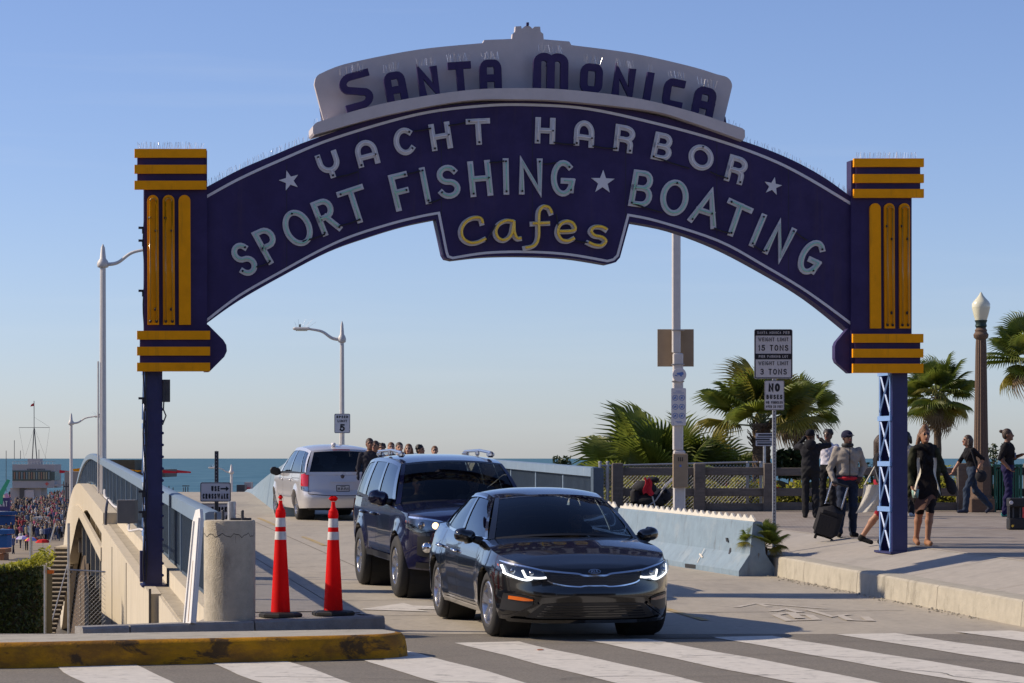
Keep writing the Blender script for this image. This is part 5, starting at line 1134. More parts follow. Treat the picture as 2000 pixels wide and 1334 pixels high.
class Sdf:
    def __init__(s, fold=0., cl=(0,)): s.p = []; s.fold = fold; s.cl = list(cl)
    def cap(s, a, b_, ra, rb, m, k=.02, fl=(1, 1)): s.p.append(('c', np.array(a, float), np.array(b_, float), ra, rb, m, k)); return s
    def ell(s, c_, r, m, k=.02, rz=0): s.p.append(('e', np.array(c_, float), np.array(r, float), rz, 0, m, k)); return s
    def mesh(s, name, mats, h=.011):
        lo = np.full(3, 9.); hi = -lo
        for q in s.p:
            if q[0] == 'c': R_ = max(q[3], q[4]); lo = np.minimum(lo, np.minimum(q[1], q[2]) - R_); hi = np.maximum(hi, np.maximum(q[1], q[2]) + R_)
            else: R_ = max(q[2]); lo = np.minimum(lo, q[1] - R_); hi = np.maximum(hi, q[1] + R_)
        lo -= 3 * h; hi += 3 * h; n = np.ceil((hi - lo) / h).astype(int) + 1
        ax = [lo[i] + h * np.arange(n[i]) for i in range(3)]
        F = np.full(n, .3, np.float32); best = np.full(n, 9., np.float32); lab = np.zeros(n, np.int8)
        for q in s.p:
            if q[0] == 'c': R_ = max(q[3], q[4]) + .07; a = np.minimum(q[1], q[2]) - R_; b_ = np.maximum(q[1], q[2]) + R_
            else: R_ = max(q[2]) + .07; a = q[1] - R_; b_ = q[1] + R_
            i0 = np.maximum(0, ((a - lo) / h).astype(int)); i1 = np.minimum(n, ((b_ - lo) / h).astype(int) + 2); w_ = tuple(slice(x, y) for x, y in zip(i0, i1))
            X, Y, Z = np.meshgrid(*[ax[i][w_[i]] for i in range(3)], indexing='ij', sparse=True)
            if q[0] == 'c':
                d = q[2] - q[1]; L2 = max(1e-9, d @ d); t = np.clip(((X - q[1][0]) * d[0] + (Y - q[1][1]) * d[1] + (Z - q[1][2]) * d[2]) / L2, 0, 1)
                D = np.sqrt((X - q[1][0] - t * d[0]) ** 2 + (Y - q[1][1] - t * d[1]) ** 2 + (Z - q[1][2] - t * d[2]) ** 2) - (q[3] + (q[4] - q[3]) * t)
            else:
                ca, sa = math.cos(q[3]), math.sin(q[3]); dx, dy = X - q[1][0], Y - q[1][1]; r = q[2]
                k0 = np.sqrt(((ca * dx + sa * dy) / r[0]) ** 2 + ((-sa * dx + ca * dy) / r[1]) ** 2 + ((Z - q[1][2]) / r[2]) ** 2)
                D = (k0 - 1) * min(r)
            D = D.astype(np.float32); k = q[6]; f = F[w_]; hh = np.clip(.5 + .5 * (f - D) / k, 0, 1); F[w_] = f * (1 - hh) + D * hh - k * hh * (1 - hh)
            bb = best[w_]; up = D < bb; bb[up] = D[up]; lab[w_][up] = q[5]
        vs, fs = nets(F, lo, h); me = bpy.data.meshes.new(name); me.from_pydata(vs.tolist(), [], fs.tolist())
        for m_ in mats: me.materials.append(m_)
        ctr = vs[fs].mean(1); ii = np.clip(np.round((ctr - lo) / h).astype(int), 0, n - 1); me.polygons.foreach_set('material_index', lab[tuple(ii.T)].astype(np.int32))
        lv = lab[tuple(np.clip(np.round((vs - lo) / h).astype(int), 0, n - 1).T)]
        if s.fold and len(vs):
            nr = np.zeros(len(vs) * 3, np.float32); me.update(); me.vertices.foreach_get('normal', nr); nr = nr.reshape(-1, 3); x, y, z = vs.T
            w_ = np.sin(31 * z + 9 * x + 3.1 * np.sin(17 * x + 5 * z)) * np.sin(13 * x + 11 * y + 7 * z) + .6 * np.sin(58 * z - 30 * x + 4 * np.sin(21 * y)) * np.sin(24 * x + 19 * y)
            vs = vs + nr * (s.fold * w_ * np.isin(lv, s.cl))[:, None]; me.vertices.foreach_set('co', vs.astype(np.float32).ravel())
        me.polygons.foreach_set('use_smooth', [True] * len(fs)); me.update(); return me
SK = {k: mat('skin_' + k, c_, .55, var=.1, scale=30, sss=.05) for k, c_ in dict(dark=(.085, .04, .024), brown=(.2, .095, .055), tan=(.36, .18, .105), fair=(.48, .27, .18)).items()}
_cl = {}
def cloth(c_, b_=.25):
    key = tuple(c_)
    if key not in _cl: _cl[key] = mat('cloth_%d' % len(_cl), c_, .88, var=.18, scale=9, bump=b_, bscale=22, spec=.2)
    return _cl[key]
EYE = mat('eye_dark', (.01, .008, .007), .3); LIP = mat('lip', (.28, .075, .06), .5)
HAIR = {k: mat('hair_' + k, c_, .5, var=.3, scale=40, bump=.5, bscale=90) for k, c_ in dict(black=(.012, .009, .008), brown=(.05, .026, .014), auburn=(.17, .075, .03), grey=(.2, .18, .16)).items()}
def lerp(a, b_, t): return tuple(x + (y - x) * t for x, y in zip(a, b_))
def person(label, loc, rz, H=1.72, skin='tan', top=(.02, .02, .02), bot=(.02, .02, .02), shoe=(.02, .02, .02), J=None, female=False, sleeve=1.0, leg=1.0, bulk=0., hair='black', hstyle='short', hat=None, head=(0, 0), skirt=None, h=.011, hands=(1, 1), extra=None, group=None, seated=False, sock=None, name='person'):
    """local frame: looks along -y. J overrides joints. sleeve / leg: how far clothing reaches down the limb (0..2 segments)."""
    s = H / 1.75; j = dict(hipL=(.09, 0, .92), hipR=(-.09, 0, .92), kneeL=(.1, -.02, .5), kneeR=(-.1, -.02, .5), ankL=(.1, .03, .085), ankR=(-.1, .03, .085), toeL=(.125, -.13, .035), toeR=(-.125, -.13, .035), pel=(0, 0, .98), waist=(0, 0, 1.1), chest=(0, .0, 1.3), neck=(0, .01, 1.47), hd=(0, -.01, 1.635),
                            shL=(.185, 0, 1.42), shR=(-.185, 0, 1.42), elL=(.245, .03, 1.14), elR=(-.245, .03, 1.14), wrL=(.25, -.05, .9), wrR=(-.25, -.05, .9))
    if female: j.update(shL=(.16, 0, 1.41), shR=(-.16, 0, 1.41), elL=(.215, .03, 1.14), elR=(-.215, .03, 1.14), wrL=(.23, -.04, .9), wrR=(-.23, -.04, .9))
    j.update(J or {}); j = {k: tuple(q * s for q in p) for k, p in j.items()}
    S = Sdf(.0075, (1, 2, 6)); b_ = bulk; mats = [SK[skin], cloth(top), cloth(bot), cloth(shoe), EYE, LIP, cloth(extra) if extra else cloth(top), SK[skin] if sock is None else cloth(sock)]
    sh = .15 if female else .17
    S.ell(j['pel'], ((.165 + b_ * .5) * s, (.115 + b_ * .5) * s, .13 * s), 2 if skirt is None else 2, .05)
    S.ell(j['waist'], ((.135 if female else .155) * s + b_, (.105 + b_) * s, .14 * s), 1, .05)
    S.ell(j['chest'], (sh * s + b_, (.12 + b_) * s, .18 * s), 1, .05)
    S.ell(lerp(j['chest'], j['neck'], .5), ((sh - .01) * s + b_, (.10 + b_) * s, .1 * s), 1, .05)
    if female: S.ell((j['chest'][0], j['chest'][1] - .085 * s, j['chest'][2] - .02), (.12 * s, .06 * s, .07 * s), 1, .04)
    S.cap(lerp(j['neck'], j['chest'], .25), j['neck'], .07 * s, .058 * s, 1, .03)
    hd = np.array(j['hd']); S.cap(j['neck'], tuple(hd + (0, .01, -.03)), .054 * s, .052 * s, 0, .02)
    ca, sa = math.cos(head[0]), math.sin(head[0])
    def hp(x, y, z): return tuple(hd + s * np.array((ca * x - sa * (y * math.cos(head[1]) - z * math.sin(head[1])), sa * x + ca * (y * math.cos(head[1]) - z * math.sin(head[1])), y * math.sin(head[1]) + z * math.cos(head[1]))))
    S.ell(hp(0, .01, .025), (.076 * s, .094 * s, .094 * s), 0, .02, head[0]); S.ell(hp(0, -.03, -.045), (.055 * s, .062 * s, .066 * s), 0, .03, head[0]); S.cap(hp(0, -.085, .015), hp(0, -.105, -.018), .011 * s, .017 * s, 0, .012)
    S.ell(hp(0, -.075, -.085), (.03 * s, .025 * s, .02 * s), 0, .02, head[0])
    for sg in (1, -1):
        S.ell(hp(sg * .078, .015, -.005), (.012 * s, .02 * s, .032 * s), 0, .008, head[0]); S.ell(hp(sg * .031, -.079, .018), (.017 * s, .010 * s, .009 * s), 4, .004, head[0]); S.cap(hp(sg * .048, -.078, .037), hp(sg * .016, -.088, .038), .006 * s, .006 * s, 4, .004)
    S.ell(hp(0, -.089, -.048), (.027 * s, .011 * s, .009 * s), 5, .004, head[0])
    for q in 'LR':
        sg = 1 if q == 'L' else -1
        S.cap(j['hip' + q], j['knee' + q], (.088 + b_ * .3) * s, (.06 + b_ * .2) * s, 2 if leg > .45 else (0 if leg < .1 else 2), .04)
        if .1 <= leg <= .6: S.cap(lerp(j['hip' + q], j['knee' + q], leg + .12), j['knee' + q], .068 * s, .056 * s, 0, .02)
        wide = .016 if leg >= 2 else 0.
        km = lerp(j['knee' + q], j['ank' + q], .35); lm = 2 if leg >= 1.9 else 0
        S.cap(j['knee' + q], tuple(np.array(km) + (0, .012, 0)), .057 * s + wide, .056 * s + wide, lm if leg > 1.2 else lm, .03); S.cap(tuple(np.array(km) + (0, .012, 0)), j['ank' + q], .055 * s + wide, .037 * s + wide * 1.5, lm, .03)
        toe = np.array(j['toe' + q]); an = np.array(j['ank' + q]); heel = an + (0, .03 * s, -.04 * s)
        S.cap(heel, toe, .043 * s, .036 * s, 3, .02); S.cap(an, heel, .04 * s, .043 * s, 3 if shoe is not None else 0, .02)
        w_ = .02 + b_
        S.cap(j['sh' + q], j['el' + q], .054 * s + b_ * .5, .042 * s + b_ * .4, 1, .03)
        if sleeve < 1: S.cap(lerp(j['sh' + q], j['el' + q], sleeve), j['el' + q], .043 * s, .04 * s, 0, .01)
        S.cap(j['el' + q], j['wr' + q], .042 * s + (b_ * .4 if sleeve > 1 else 0), .03 * s + (b_ * .3 if sleeve > 1 else 0), 1 if sleeve > 1 else 0, .02)
        if hands[0 if q == 'L' else 1]:
            wr = np.array(j['wr' + q]); el = np.array(j['el' + q]); d = wr - el; d /= np.linalg.norm(d); side = np.cross(d, (0, 0, 1.)) if abs(d[2]) < .9 else np.array((0, -1., 0)); side -= d * (side @ d); side /= np.linalg.norm(side); pn = np.cross(d, side) * sg
            pc = wr + d * .045 * s; S.cap(wr, wr + d * .02, .026 * s, .026 * s, 0, .012)
            for k in range(4):
                o_ = side * (k - 1.5) * .019 * s; a = pc + o_ + d * .03 * s; ln = (.062, .075, .07, .055)[k] * s
                S.cap(wr + o_ * .6 + d * .02, a, .013 * s, .0125 * s, 0, .012); m1 = a + d * ln * .55 + pn * .012; S.cap(a, m1, .0105 * s, .0098 * s, 0, .004); S.cap(m1, m1 + d * ln * .35 + pn * .03 * s, .0098 * s, .0088 * s, 0, .004)
            th = wr + d * .02 - side * .03 * s * 1; S.cap(th, th + d * .035 * s - side * .022 * s + pn * .012, .0125 * s, .0115 * s, 0, .008); S.cap(th + d * .035 * s - side * .022 * s + pn * .012, th + d * .062 * s - side * .018 * s + pn * .028, .0112 * s, .010 * s, 0, .004)
    if skirt:
        for k, (zf, rx, ry_) in enumerate(skirt): S.ell((j['pel'][0], j['pel'][1], zf * s), (rx * s, ry_ * s, .1 * s), 2, .06)
    root = thing(name, label, 'person', loc, rz, group, world=False)
    bo = link('body', S.mesh('body', mats, h), root)
    # hair
    Hh = Sdf(); hm = HAIR.get(hair)
    if hm and hat is None or hstyle in ('long',):
        Hh.ell(hp(0, .022, .045), (.083 * s, .096 * s, .09 * s), 0, .02, head[0]); Hh.ell(hp(0, .05, .0), (.078 * s, .07 * s, .09 * s), 0, .02, head[0])
        if hstyle == 'curly':
            for k in range(26):
                a = k * 2.4; zz = .02 + .085 * (k / 26); rr = math.sqrt(max(.001, 1 - ((zz - .02) / .1) ** 2)); Hh.ell(hp(.085 * rr * math.cos(a), .03 + .085 * rr * math.sin(a) * (1 if math.sin(a) > 0 else .55), zz + .02), (.028 * s,) * 3, 0, .012)
        if hstyle in ('long',):
            for sg in (1, -1): Hh.cap(hp(sg * .072, .015, .0), hp(sg * .095, .01, -.17), .034 * s, .038 * s, 0, .03); Hh.cap(hp(sg * .095, .01, -.17), hp(sg * .10, -.01, -.26), .036 * s, .015 * s, 0, .03)
            Hh.cap(hp(0, .08, 0), hp(0, .09, -.2), .07 * s, .06 * s, 0, .03)
        if hstyle == 'bob': 
            for sg in (1, -1): Hh.cap(hp(sg * .075, .02, .0), hp(sg * .085, .0, -.10), .036 * s, .03 * s, 0, .03)
            Hh.cap(hp(0, .07, 0), hp(0, .075, -.12), .072 * s, .06 * s, 0, .03)
        if hstyle == 'bun': Hh.cap(hp(0, .08, .06), hp(0, .145, .075), .03 * s, .034 * s, 0, .015)
        if hstyle == 'topbun': Hh.ell(hp(0, .0, .135), (.045 * s, .045 * s, .035 * s), 0, .02); Hh.cap(hp(-.07, .04, 0), hp(-.12, .03, -.2), .035 * s, .03 * s, 0, .03); Hh.cap(hp(-.12, .03, -.2), hp(-.12, -.03, -.27), .03 * s, .012 * s, 0, .03)
        # carve the face free by keeping the hair behind the brow
        link('hair', Hh.mesh('hair', [hm], .009), root)
    if hat is not None:
        Ht = Sdf(); Ht.ell(hp(0, .01, .06), (.088 * s, .105 * s, .075 * s), 0, .01, head[0]); Ht.ell(hp(0, .02, .03), (.087 * s, .1 * s, .06 * s), 0, .02, head[0])
        for k in (-.045, 0, .045): Ht.cap(hp(k, -.07, .045), hp(k * .9, -.165 + abs(k) * .5, .028), .012 * s, .008 * s, 0, .01)
        link('cap', Ht.mesh('cap', [cloth(hat)], .009), root)
    return root, j, s
def on_walk(px, Y): X = (px - 1000) / FPX * Y; return (X, Y, walk_z(X, Y))
PG_ = 'people on the promenade'
# man in a dark hoodie, back to us, hands up to his face
r1, j1, s1 = person('person in black hooded top and cap, back turned, hands raised to the face', on_walk(1583, 52.5), R(172), 1.70, 'dark', (.018, .018, .022), (.02, .02, .022), (.02, .02, .02), dict(elR=(-.36, -.16, 1.45), wrR=(-.2, -.3, 1.56), elL=(.3, -.2, 1.4), wrL=(.12, -.22, 1.6)), sleeve=2, leg=2, bulk=.025, hat=(.012, .012, .016), head=(R(-20), 0), group=PG_)
Sdf_h = Sdf().ell((0, .13, 1.40), (.1, .06, .09), 0, .03).ell((0, .1, 1.45), (.11, .05, .06), 0, .03); link('hood', Sdf_h.mesh('hood', [cloth((.018, .018, .022))]), r1)
r2, _, _ = person('person in white t-shirt standing behind the traveller with the suitcase', on_walk(1617, 53.5), R(-25), 1.70, 'dark', (.62, .60, .66), (.015, .015, .018), (.6, .6, .6), dict(), sleeve=.6, leg=2, hair='black', hstyle='curly', group=PG_)
# traveller in grey jacket with a rolling case
r3, j3, s3 = person('person in grey zip jacket, blue cap and jeans pulling a black suitcase', on_walk(1655, 42.6), R(8), 1.66, 'dark', (.33, .295, .255), (.02, .028, .05), (.012, .011, .011), dict(elR=(-.29, .02, 1.13), wrR=(-.27, -.12, .93), elL=(.30, .06, 1.16), wrL=(.2, -.07, 1.0), kneeL=(.09, -.04, .5), kneeR=(-.12, -.08, .5), ankR=(-.15, -.02, .085), toeR=(-.18, -.17, .035)), sleeve=2, leg=2, bulk=.03, hat=(.02, .022, .05), head=(R(18), R(-6)), group=PG_)
jk = Sdf(.007).ell((0, 0, 1.0), (.185, .135, .10), 0, .03); link('jacket_hem', jk.mesh('jacket_hem', [cloth((.33, .295, .255))]), r3)
rd = Sdf().ell((0, -.01, .92), (.178, .13, .055), 0, .02); link('red_shirt_hem', rd.mesh('red_shirt_hem', [M['redcloth']]), r3)
MB().box((0.0, -.148, 1.17), (.012, .006, .48)).build('zip', M['blackcloth'], r3)
MB().lathe([(.085, -.03), (.1, 0), (.085, .03)], (0, -.01, 1.44), 16).build('headphones', M['black'], r3, smooth=True)
# woman with a tote, mostly behind the right column
r4, _, _ = person('person in dark jacket and red shorts walking behind the lattice column', on_walk(1723, 40.0), R(70), 1.62, 'tan', (.018, .017, .02), (.3, .015, .03), (.02, .02, .02), dict(kneeR=(-.1, -.12, .52), ankR=(-.1, -.02, .1), kneeL=(.1, .08, .5), ankL=(.1, .34, .14), toeL=(.1, .2, .04), elL=(.25, .14, 1.15), wrL=(.22, -.06, 1.1)), female=True, sleeve=2, leg=.4, bulk=.02, hair='brown', hstyle='long', group=PG_)
r6, _, _ = person('person with black hair and dark trousers partly hidden by the right sign column', on_walk(1771, 53.5), R(160), 1.66, 'fair', (.5, .42, .33), (.015, .015, .018), (.55, .55, .55), dict(), female=True, sleeve=.3, leg=2, hair='black', hstyle='bob', group=PG_)
# smiling woman in dark dress, olive coat and scarf
r5, j5, s5 = person('smiling person in black dress, olive coat and dark scarf walking in sandals', on_walk(1806, 39.3), R(4), 1.70, 'tan', (.014, .013, .014), (.016, .013, .014), (.33, .17, .1), dict(kneeL=(.06, -.1, .52), ankL=(.03, -.06, .085), toeL=(.04, -.22, .035), kneeR=(-.07, .04, .5), ankR=(-.1, .12, .12), toeR=(-.11, -.03, .035), elL=(.29, .06, 1.15), wrL=(.36, -.02, .93), elR=(-.24, .02, 1.14), wrR=(-.21, -.1, .92)), female=True, sleeve=2, leg=.4, bulk=.0, hair='auburn', hstyle='topbun', head=(R(6), 0), skirt=[(.88, .185, .14), (.78, .19, .145), (.70, .18, .14)], group=PG_)
coat = cloth((.035, .038, .022))
ct = Sdf(.009)
for sg in (1, -1):
    ct.cap((sg * .14, .03, 1.38), (sg * .17, .03, 1.1), .05, .06, 0, .03); ct.cap((sg * .17, .04, 1.1), (sg * .21, .06, .74), .06, .05, 0, .03)
    el = j5['elL' if sg > 0 else 'elR']; wr = j5['wrL' if sg > 0 else 'wrR']; sh_ = j5['shL' if sg > 0 else 'shR']; ct.cap(sh_, el, .06, .05, 0, .02); ct.cap(el, wr, .05, .042, 0, .02)
for z in (1.35, 1.2, 1.05, .9, .78): ct.ell((0, .09, z), (.18, .05, .12), 0, .04)
link('coat', ct.mesh('coat', [coat]), r5)
ln_ = MB()
for sg in (1, -1): ln_.grid(lambda i, j: (sg * (.09 + .045 * i + .06 * (1 - j) ** 2 + .012 * math.sin(j * 9)), -.135 - .02 * math.sin(i * 3 + j * 4) - .03 * (1 - j), .82 + .45 * j - .1 * i * (1 - j)), 4, 10)
ln_.build('coat_lining', M['canvas'], r5, smooth=True)
sc = Sdf(.01).ell((0, -.03, 1.40), (.15, .12, .07), 0, .03).ell((0, -.07, 1.34), (.12, .07, .08), 0, .03).ell((.07, .03, 1.42), (.12, .09, .06), 0, .03).cap((-.06, -.12, 1.33), (-.05, -.14, 1.12), .04, .03, 0, .02).ell((-.08, -.06, 1.43), (.09, .07, .05), 0, .02); link('scarf', sc.mesh('scarf', [cloth((.012, .011, .012))]), r5)
MB().grid(lambda i, j: (-.17 + .3 * i + .01 * math.sin(9 * j + 4 * i), -.15 + .04 * math.sin(i * 6 + 2 * j), .72 - .26 * j * (1 - .75 * i) + .02 * math.sin(i * 10)), 12, 8).build('skirt_frill', cloth((.16, .09, .07)), r5, smooth=True)
# walking woman with shoulder bag
r7, j7, s7 = person('person in black top and jeans striding left past the brown lamp post', on_walk(1899, 55.5), R(-78), 1.62, 'tan', (.012, .011, .013), (.03, .045, .075), (.03, .035, .06), dict(kneeL=(.09, -.17, .53), ankL=(.09, -.2, .1), toeL=(.09, -.36, .05), kneeR=(-.09, .12, .5), ankR=(-.09, .44, .17), toeR=(-.09, .37, .04), pel=(0, 0, .96), chest=(0, -.05, 1.29), neck=(0, -.09, 1.45), hd=(0, -.12, 1.61), shL=(.16, -.05, 1.4), shR=(-.16, -.05, 1.4), elL=(.2, .17, 1.2), wrL=(.2, .06, .98), elR=(-.2, -.22, 1.15), wrR=(-.2, -.36, .95)), female=True, sleeve=.55, leg=2, bulk=.01, hair='brown', hstyle='bob', group=PG_)
r8, j8, s8 = person('person with hair in a bun, black t-shirt and navy trousers, hand to chest', on_walk(1968, 53.5), R(68), 1.72, 'brown', (.012, .011, .013), (.018, .015, .06), (.08, .35, .28), dict(kneeR=(-.11, -.05, .5), ankR=(-.13, .03, .085), kneeL=(.12, .0, .5), ankL=(.14, .05, .085), elR=(-.24, .1, 1.17), wrR=(-.2, -.06, .98), elL=(.26, -.08, 1.18), wrL=(.12, -.26, 1.24)), sleeve=.75, leg=2, bulk=.02, hair='brown', hstyle='bun', head=(R(10), 0), group=PG_)
tp = MB().grid(lambda i, j: (-.06 + .12 * i, -.155, 1.16 + .1 * j), 2, 2).build('shirt_print', cloth((.12, .16, .24)), r8)
# group walking up over the crest behind the SUV
for k, (px, py, sk, hr, hs, tp_, lb, rz_) in enumerate(((722, 866, 'brown', 'brown', 'short', (.03, .03, .04), 'person at the left end of the group beyond the SUV, looking over another shoulder', 10), (733, 871, 'tan', 'brown', 'short', (.3, .28, .3), 'person in pale top at the left of the group beyond the SUV', -20), (745, 876, 'tan', 'brown', 'curly', (.05, .03, .03), 'person with big dark curly hair in the group beyond the SUV', 0), (764, 874, 'fair', 'auburn', 'short', (.2, .15, .12), 'person with fair pulled-back hair in the group beyond the SUV', 8), (780, 874, 'fair', 'brown', 'short', (.25, .2, .18), 'person with short brown hair, fifth from left beyond the SUV', 12), (798, 877, 'fair', 'auburn', 'long', (.05, .05, .05), 'person with long light brown hair beyond the SUV', -10), (821, 879, 'tan', 'black', 'curly', (.02, .02, .02), 'person with black quiff and sunglasses beyond the SUV', 60), (849, 881, 'fair', 'auburn', 'short', (.3, .3, .3), 'person alone at the right end of the group beyond the SUV', 5))):
    Y = 59.5 + (k * 5 % 4) * .9; X = (px - 1000) / FPX * Y; zg = ground_road(X, Y) + .12; top_z = CZ - (py - 9 - HY) / FPX * Y; person(lb, (X, Y, zg), R(rz_), (top_z - zg) / 1.0, sk, tp_, (.03, .03, .05), hair=hr, hstyle=hs, h=.015, sleeve=2, leg=2, hands=(0, 0), group='people walking up over the crest')
# people seated in the cars
def seated(label, car, x, y, z, top_, skin='tan', hair='brown', hs='short'):
    J = dict(hipL=(.09, -.02, .92), kneeL=(.13, -.42, 1.0), kneeR=(-.13, -.42, 1.0), ankL=(.13, -.75, .72), ankR=(-.13, -.75, .72), toeL=(.13, -.9, .72), toeR=(-.13, -.9, .72), elL=(.27, -.1, 1.16), elR=(-.27, -.1, 1.16), wrL=(.16, -.36, 1.22), wrR=(-.16, -.36, 1.22))
    ro, _, _ = person(label, (0, 0, 0), 0, 1.72, skin, top_, (.02, .02, .03), J=J, sleeve=2, leg=2, hair=hair, hstyle=hs, h=.016)
    mw_ = Matrix.Translation(Vector(car.location)) @ Matrix.Rotation(car.rotation_euler[2], 4, 'Z'); ro.location = mw_ @ Vector((x, y, z - .92)); ro.rotation_euler = (0, 0, car.rotation_euler[2])
seated('person driving the navy SUV, seen through its windscreen', suv, .38, 2.52, .80, (.12, .12, .14), 'fair')
seated('front passenger of the navy SUV, dark behind the windscreen', suv, -.38, 2.55, .78, (.03, .03, .035), 'brown')
seated('person driving the black sedan, dim behind the windscreen', sed, .37, 2.42, .50, (.04, .03, .035), 'brown')
# ------------------------------------------------------------------ things carried and parked on the promenade
c0 = Vector(on_walk(1606, 42.2))
sc_ = thing('suitcase', 'black wheeled suitcase with extended metal handle tilted beside the grey-jacketed person', 'suitcase', c0, world=False); sc_.rotation_euler = (R(4), R(17), R(-12))
MB().cbox((0, 0, .33), (.40, .25, .52), .09).build('case_shell', M['blackcloth'], sc_, smooth=40)
MB().cbox((0, -.135, .27), (.32, .04, .34), .03).build('front_pocket', M['blackcloth'], sc_, smooth=40)
for sx in (-.13, .13): MB().tube([(sx, .1, .55), (sx, .1, .92)], .013, 8).build('handle_tube', M['alloy'], sc_); MB().lathe([(0, -.02), (.035, -.02), (.035, .02), (0, .02)], (sx, .08, .035), 14, axis='X').build('caster', M['black'], sc_)
MB().tube([(-.13, .1, .92), (.13, .1, .92)], .018, 8).build('handle_grip', M['black'], sc_)
tb = thing('tote_bag', 'cream canvas tote bag hanging from an arm left of the lattice column', 'bag', P(1697, 990, 39.7))
w0 = P(1697, 960, 39.7)
MB().grid(lambda i, j: w0 + Vector((-.18 + .36 * i + .04 * math.sin(j * 3) + (.1 - .12 * j), -.05 * math.sin(math.pi * i) + .015 * math.sin(i * 14 + j * 5), .1 - .42 * j + .05 * i * j)), 14, 12).grid(lambda i, j: w0 + Vector((-.18 + .36 * i + .04 * math.sin(j * 3) + (.1 - .12 * j), .05 * math.sin(math.pi * i), .1 - .42 * j + .05 * i * j)), 14, 12).build('bag_body', M['canvas'], tb, smooth=True)
MB().tube([w0 + Vector((-.06, 0, .1)), w0 + Vector((.08, 0, .36)), w0 + Vector((.16, 0, .1))], .014, 6).build('bag_strap', M['canvas'], tb)
hb = thing('drink_cup', 'pale green cup held by the smiling person in the dark dress', 'cup', P(1788, 960, 39.2))
MB().lathe([(.0, -.075), (.04, -.07), (.055, .0), (.058, .06), (.05, .062), (.047, .0), (.03, -.06)], P(1788, 963, 39.2), 18).build('cup_body', mat('cup_glass', (.3, .48, .42), .15, coat=.5), hb, smooth=True)
pb = thing('shoulder_bag', 'round black shoulder bag on the hip of the striding person', 'bag', P(1916, 930, 55.3))
MB().ell(P(1916, 930, 55.25), (.12, .07, .13), 14, 10).build('bag_body', M['blackcloth'], pb, smooth=True)
MB().tube([P(1911, 922, 55.2), P(1903, 900, 55.15), P(1896, 877, 55.2)], .014, 6).build('bag_strap', M['blackcloth'], pb)
hk = thing('rolled_jacket', 'dark bundle dangling from the hand of the smiling person', 'clothing', P(1857, 948, 39.2)); Sdf_ = Sdf().ell((0, 0, 0), (.07, .06, .1), 0, .03).ell((.03, 0, -.06), (.06, .05, .08), 0, .03).cap((-.02, 0, .06), (-.06, 0, .16), .04, .03, 0, .03)
o = link('bundle', Sdf_.mesh('bundle', [M['blackcloth']]), hk, world=False)
# busking speaker on wheels and a red bag at the picture edge
s0 = Vector(on_walk(1984, 46.0))
spk = thing('portable_speaker', 'black portable speaker with carry handle at the right edge of the promenade', 'speaker', s0)
MB().cbox(s0 + Vector((0, 0, .1)), (.28, .26, .2), .02).build('lower_box', M['black'], spk); MB().cbox(s0 + Vector((0, 0, .46)), (.28, .26, .16), .02).build('upper_box', M['black'], spk)
for dx in (-.125, -.06, .06, .125): MB().cbox(s0 + Vector((dx, -.09, .29)), (.02, .04, .2), .006).build('upright_bar', M['steel_dark'], spk)
MB().cbox(s0 + Vector((0, .08, .29)), (.26, .08, .2), .01).build('back_panel', M['black'], spk)
MB().lathe([(0, -.005), (.03, -.004), (.034, 0)], s0 + Vector((-.1, -.131, .46)), 16, axis='Y').build('dial', M['sign_face'], spk)
MB().prism([(-.1, .07), (-.085, .09), (-.07, .075), (-.055, .09), (-.06, .06), (-.085, .04)], lambda x, y, d: s0 + Vector((x, -.131 - d, y)), .002, 0).build('yellow_sticker', M['tube_yellow'], spk)
rb0 = Vector(on_walk(2006, 46.4)); rb_ = thing('red_bag', 'red bag cut off by the right edge beside the speaker', 'bag', rb0); ob = Sdf().ell((0, 0, .3), (.16, .14, .22), 0, .05).ell((0, 0, .12), (.17, .15, .14), 0, .05); link('bag_body', ob.mesh('bag', [M['redcloth']]), rb_, world=False)
g0 = Vector(on_walk(1965, 56.8)); gc = thing('litter_bin', 'dark green steel litter bin behind the person with the bun', 'bin', g0)
for dx in (-.27, .27):
    for dy in (-.2, .2): MB().cbox(g0 + Vector((dx, dy, .5)), (.05, .05, 1.0), .006).build('post', M['greencan'], gc)
MB().cbox(g0 + Vector((0, 0, .97)), (.62, .5, .05), .01).build('lid', M['greencan'], gc)
for k in range(9): MB().cbox(g0 + Vector((-.22 + k * .055, -.2, .48)), (.03, .015, .85), .003).build('slat', M['greencan'], gc)
MB().lathe([(.2, .05), (.21, .85), (.19, .85)], g0, 20).build('liner', M['black'], gc)
# stroller
q0 = Vector((PX(1268, 54.2, 0))); q0.z = .62
st = thing('stroller', 'loaded black pushchair with red cloth draped over it behind the blue barrier', 'pushchair', q0)
for (dx, dz, sx_, sz_, bv) in ((-.1, .66, .48, .3, .11), (.02, .42, .62, .24, .07), (-.28, .5, .2, .34, .07), (.3, .5, .24, .3, .08), (.06, .83, .26, .12, .05)): MB().cbox(q0 + Vector((dx, 0, dz)), (sx_, .44, sz_), bv, R(8 * dx)).build('bag', M['blackcloth'], st, smooth=50)
for dy in (-.24, .24):
    MB().tube([q0 + Vector((-.28, dy, .12)), q0 + Vector((.12, dy, .42)), q0 + Vector((.34, dy, .74)), q0 + Vector((.5, dy, .86))], .016, 8).build('frame_tube', M['galv'], st); MB().tube([q0 + Vector((.05, dy, .5)), q0 + Vector((.15, dy, .12)), q0 + Vector((.3, dy, .1))], .016, 8).build('frame_tube', M['galv'], st)
    for dx in (-.3, .3): MB().lathe([(.06, -.02), (.11, -.02), (.11, .02), (.06, .02)], q0 + Vector((dx, dy, .11)), 18, axis='Y').build('wheel', M['black'], st)
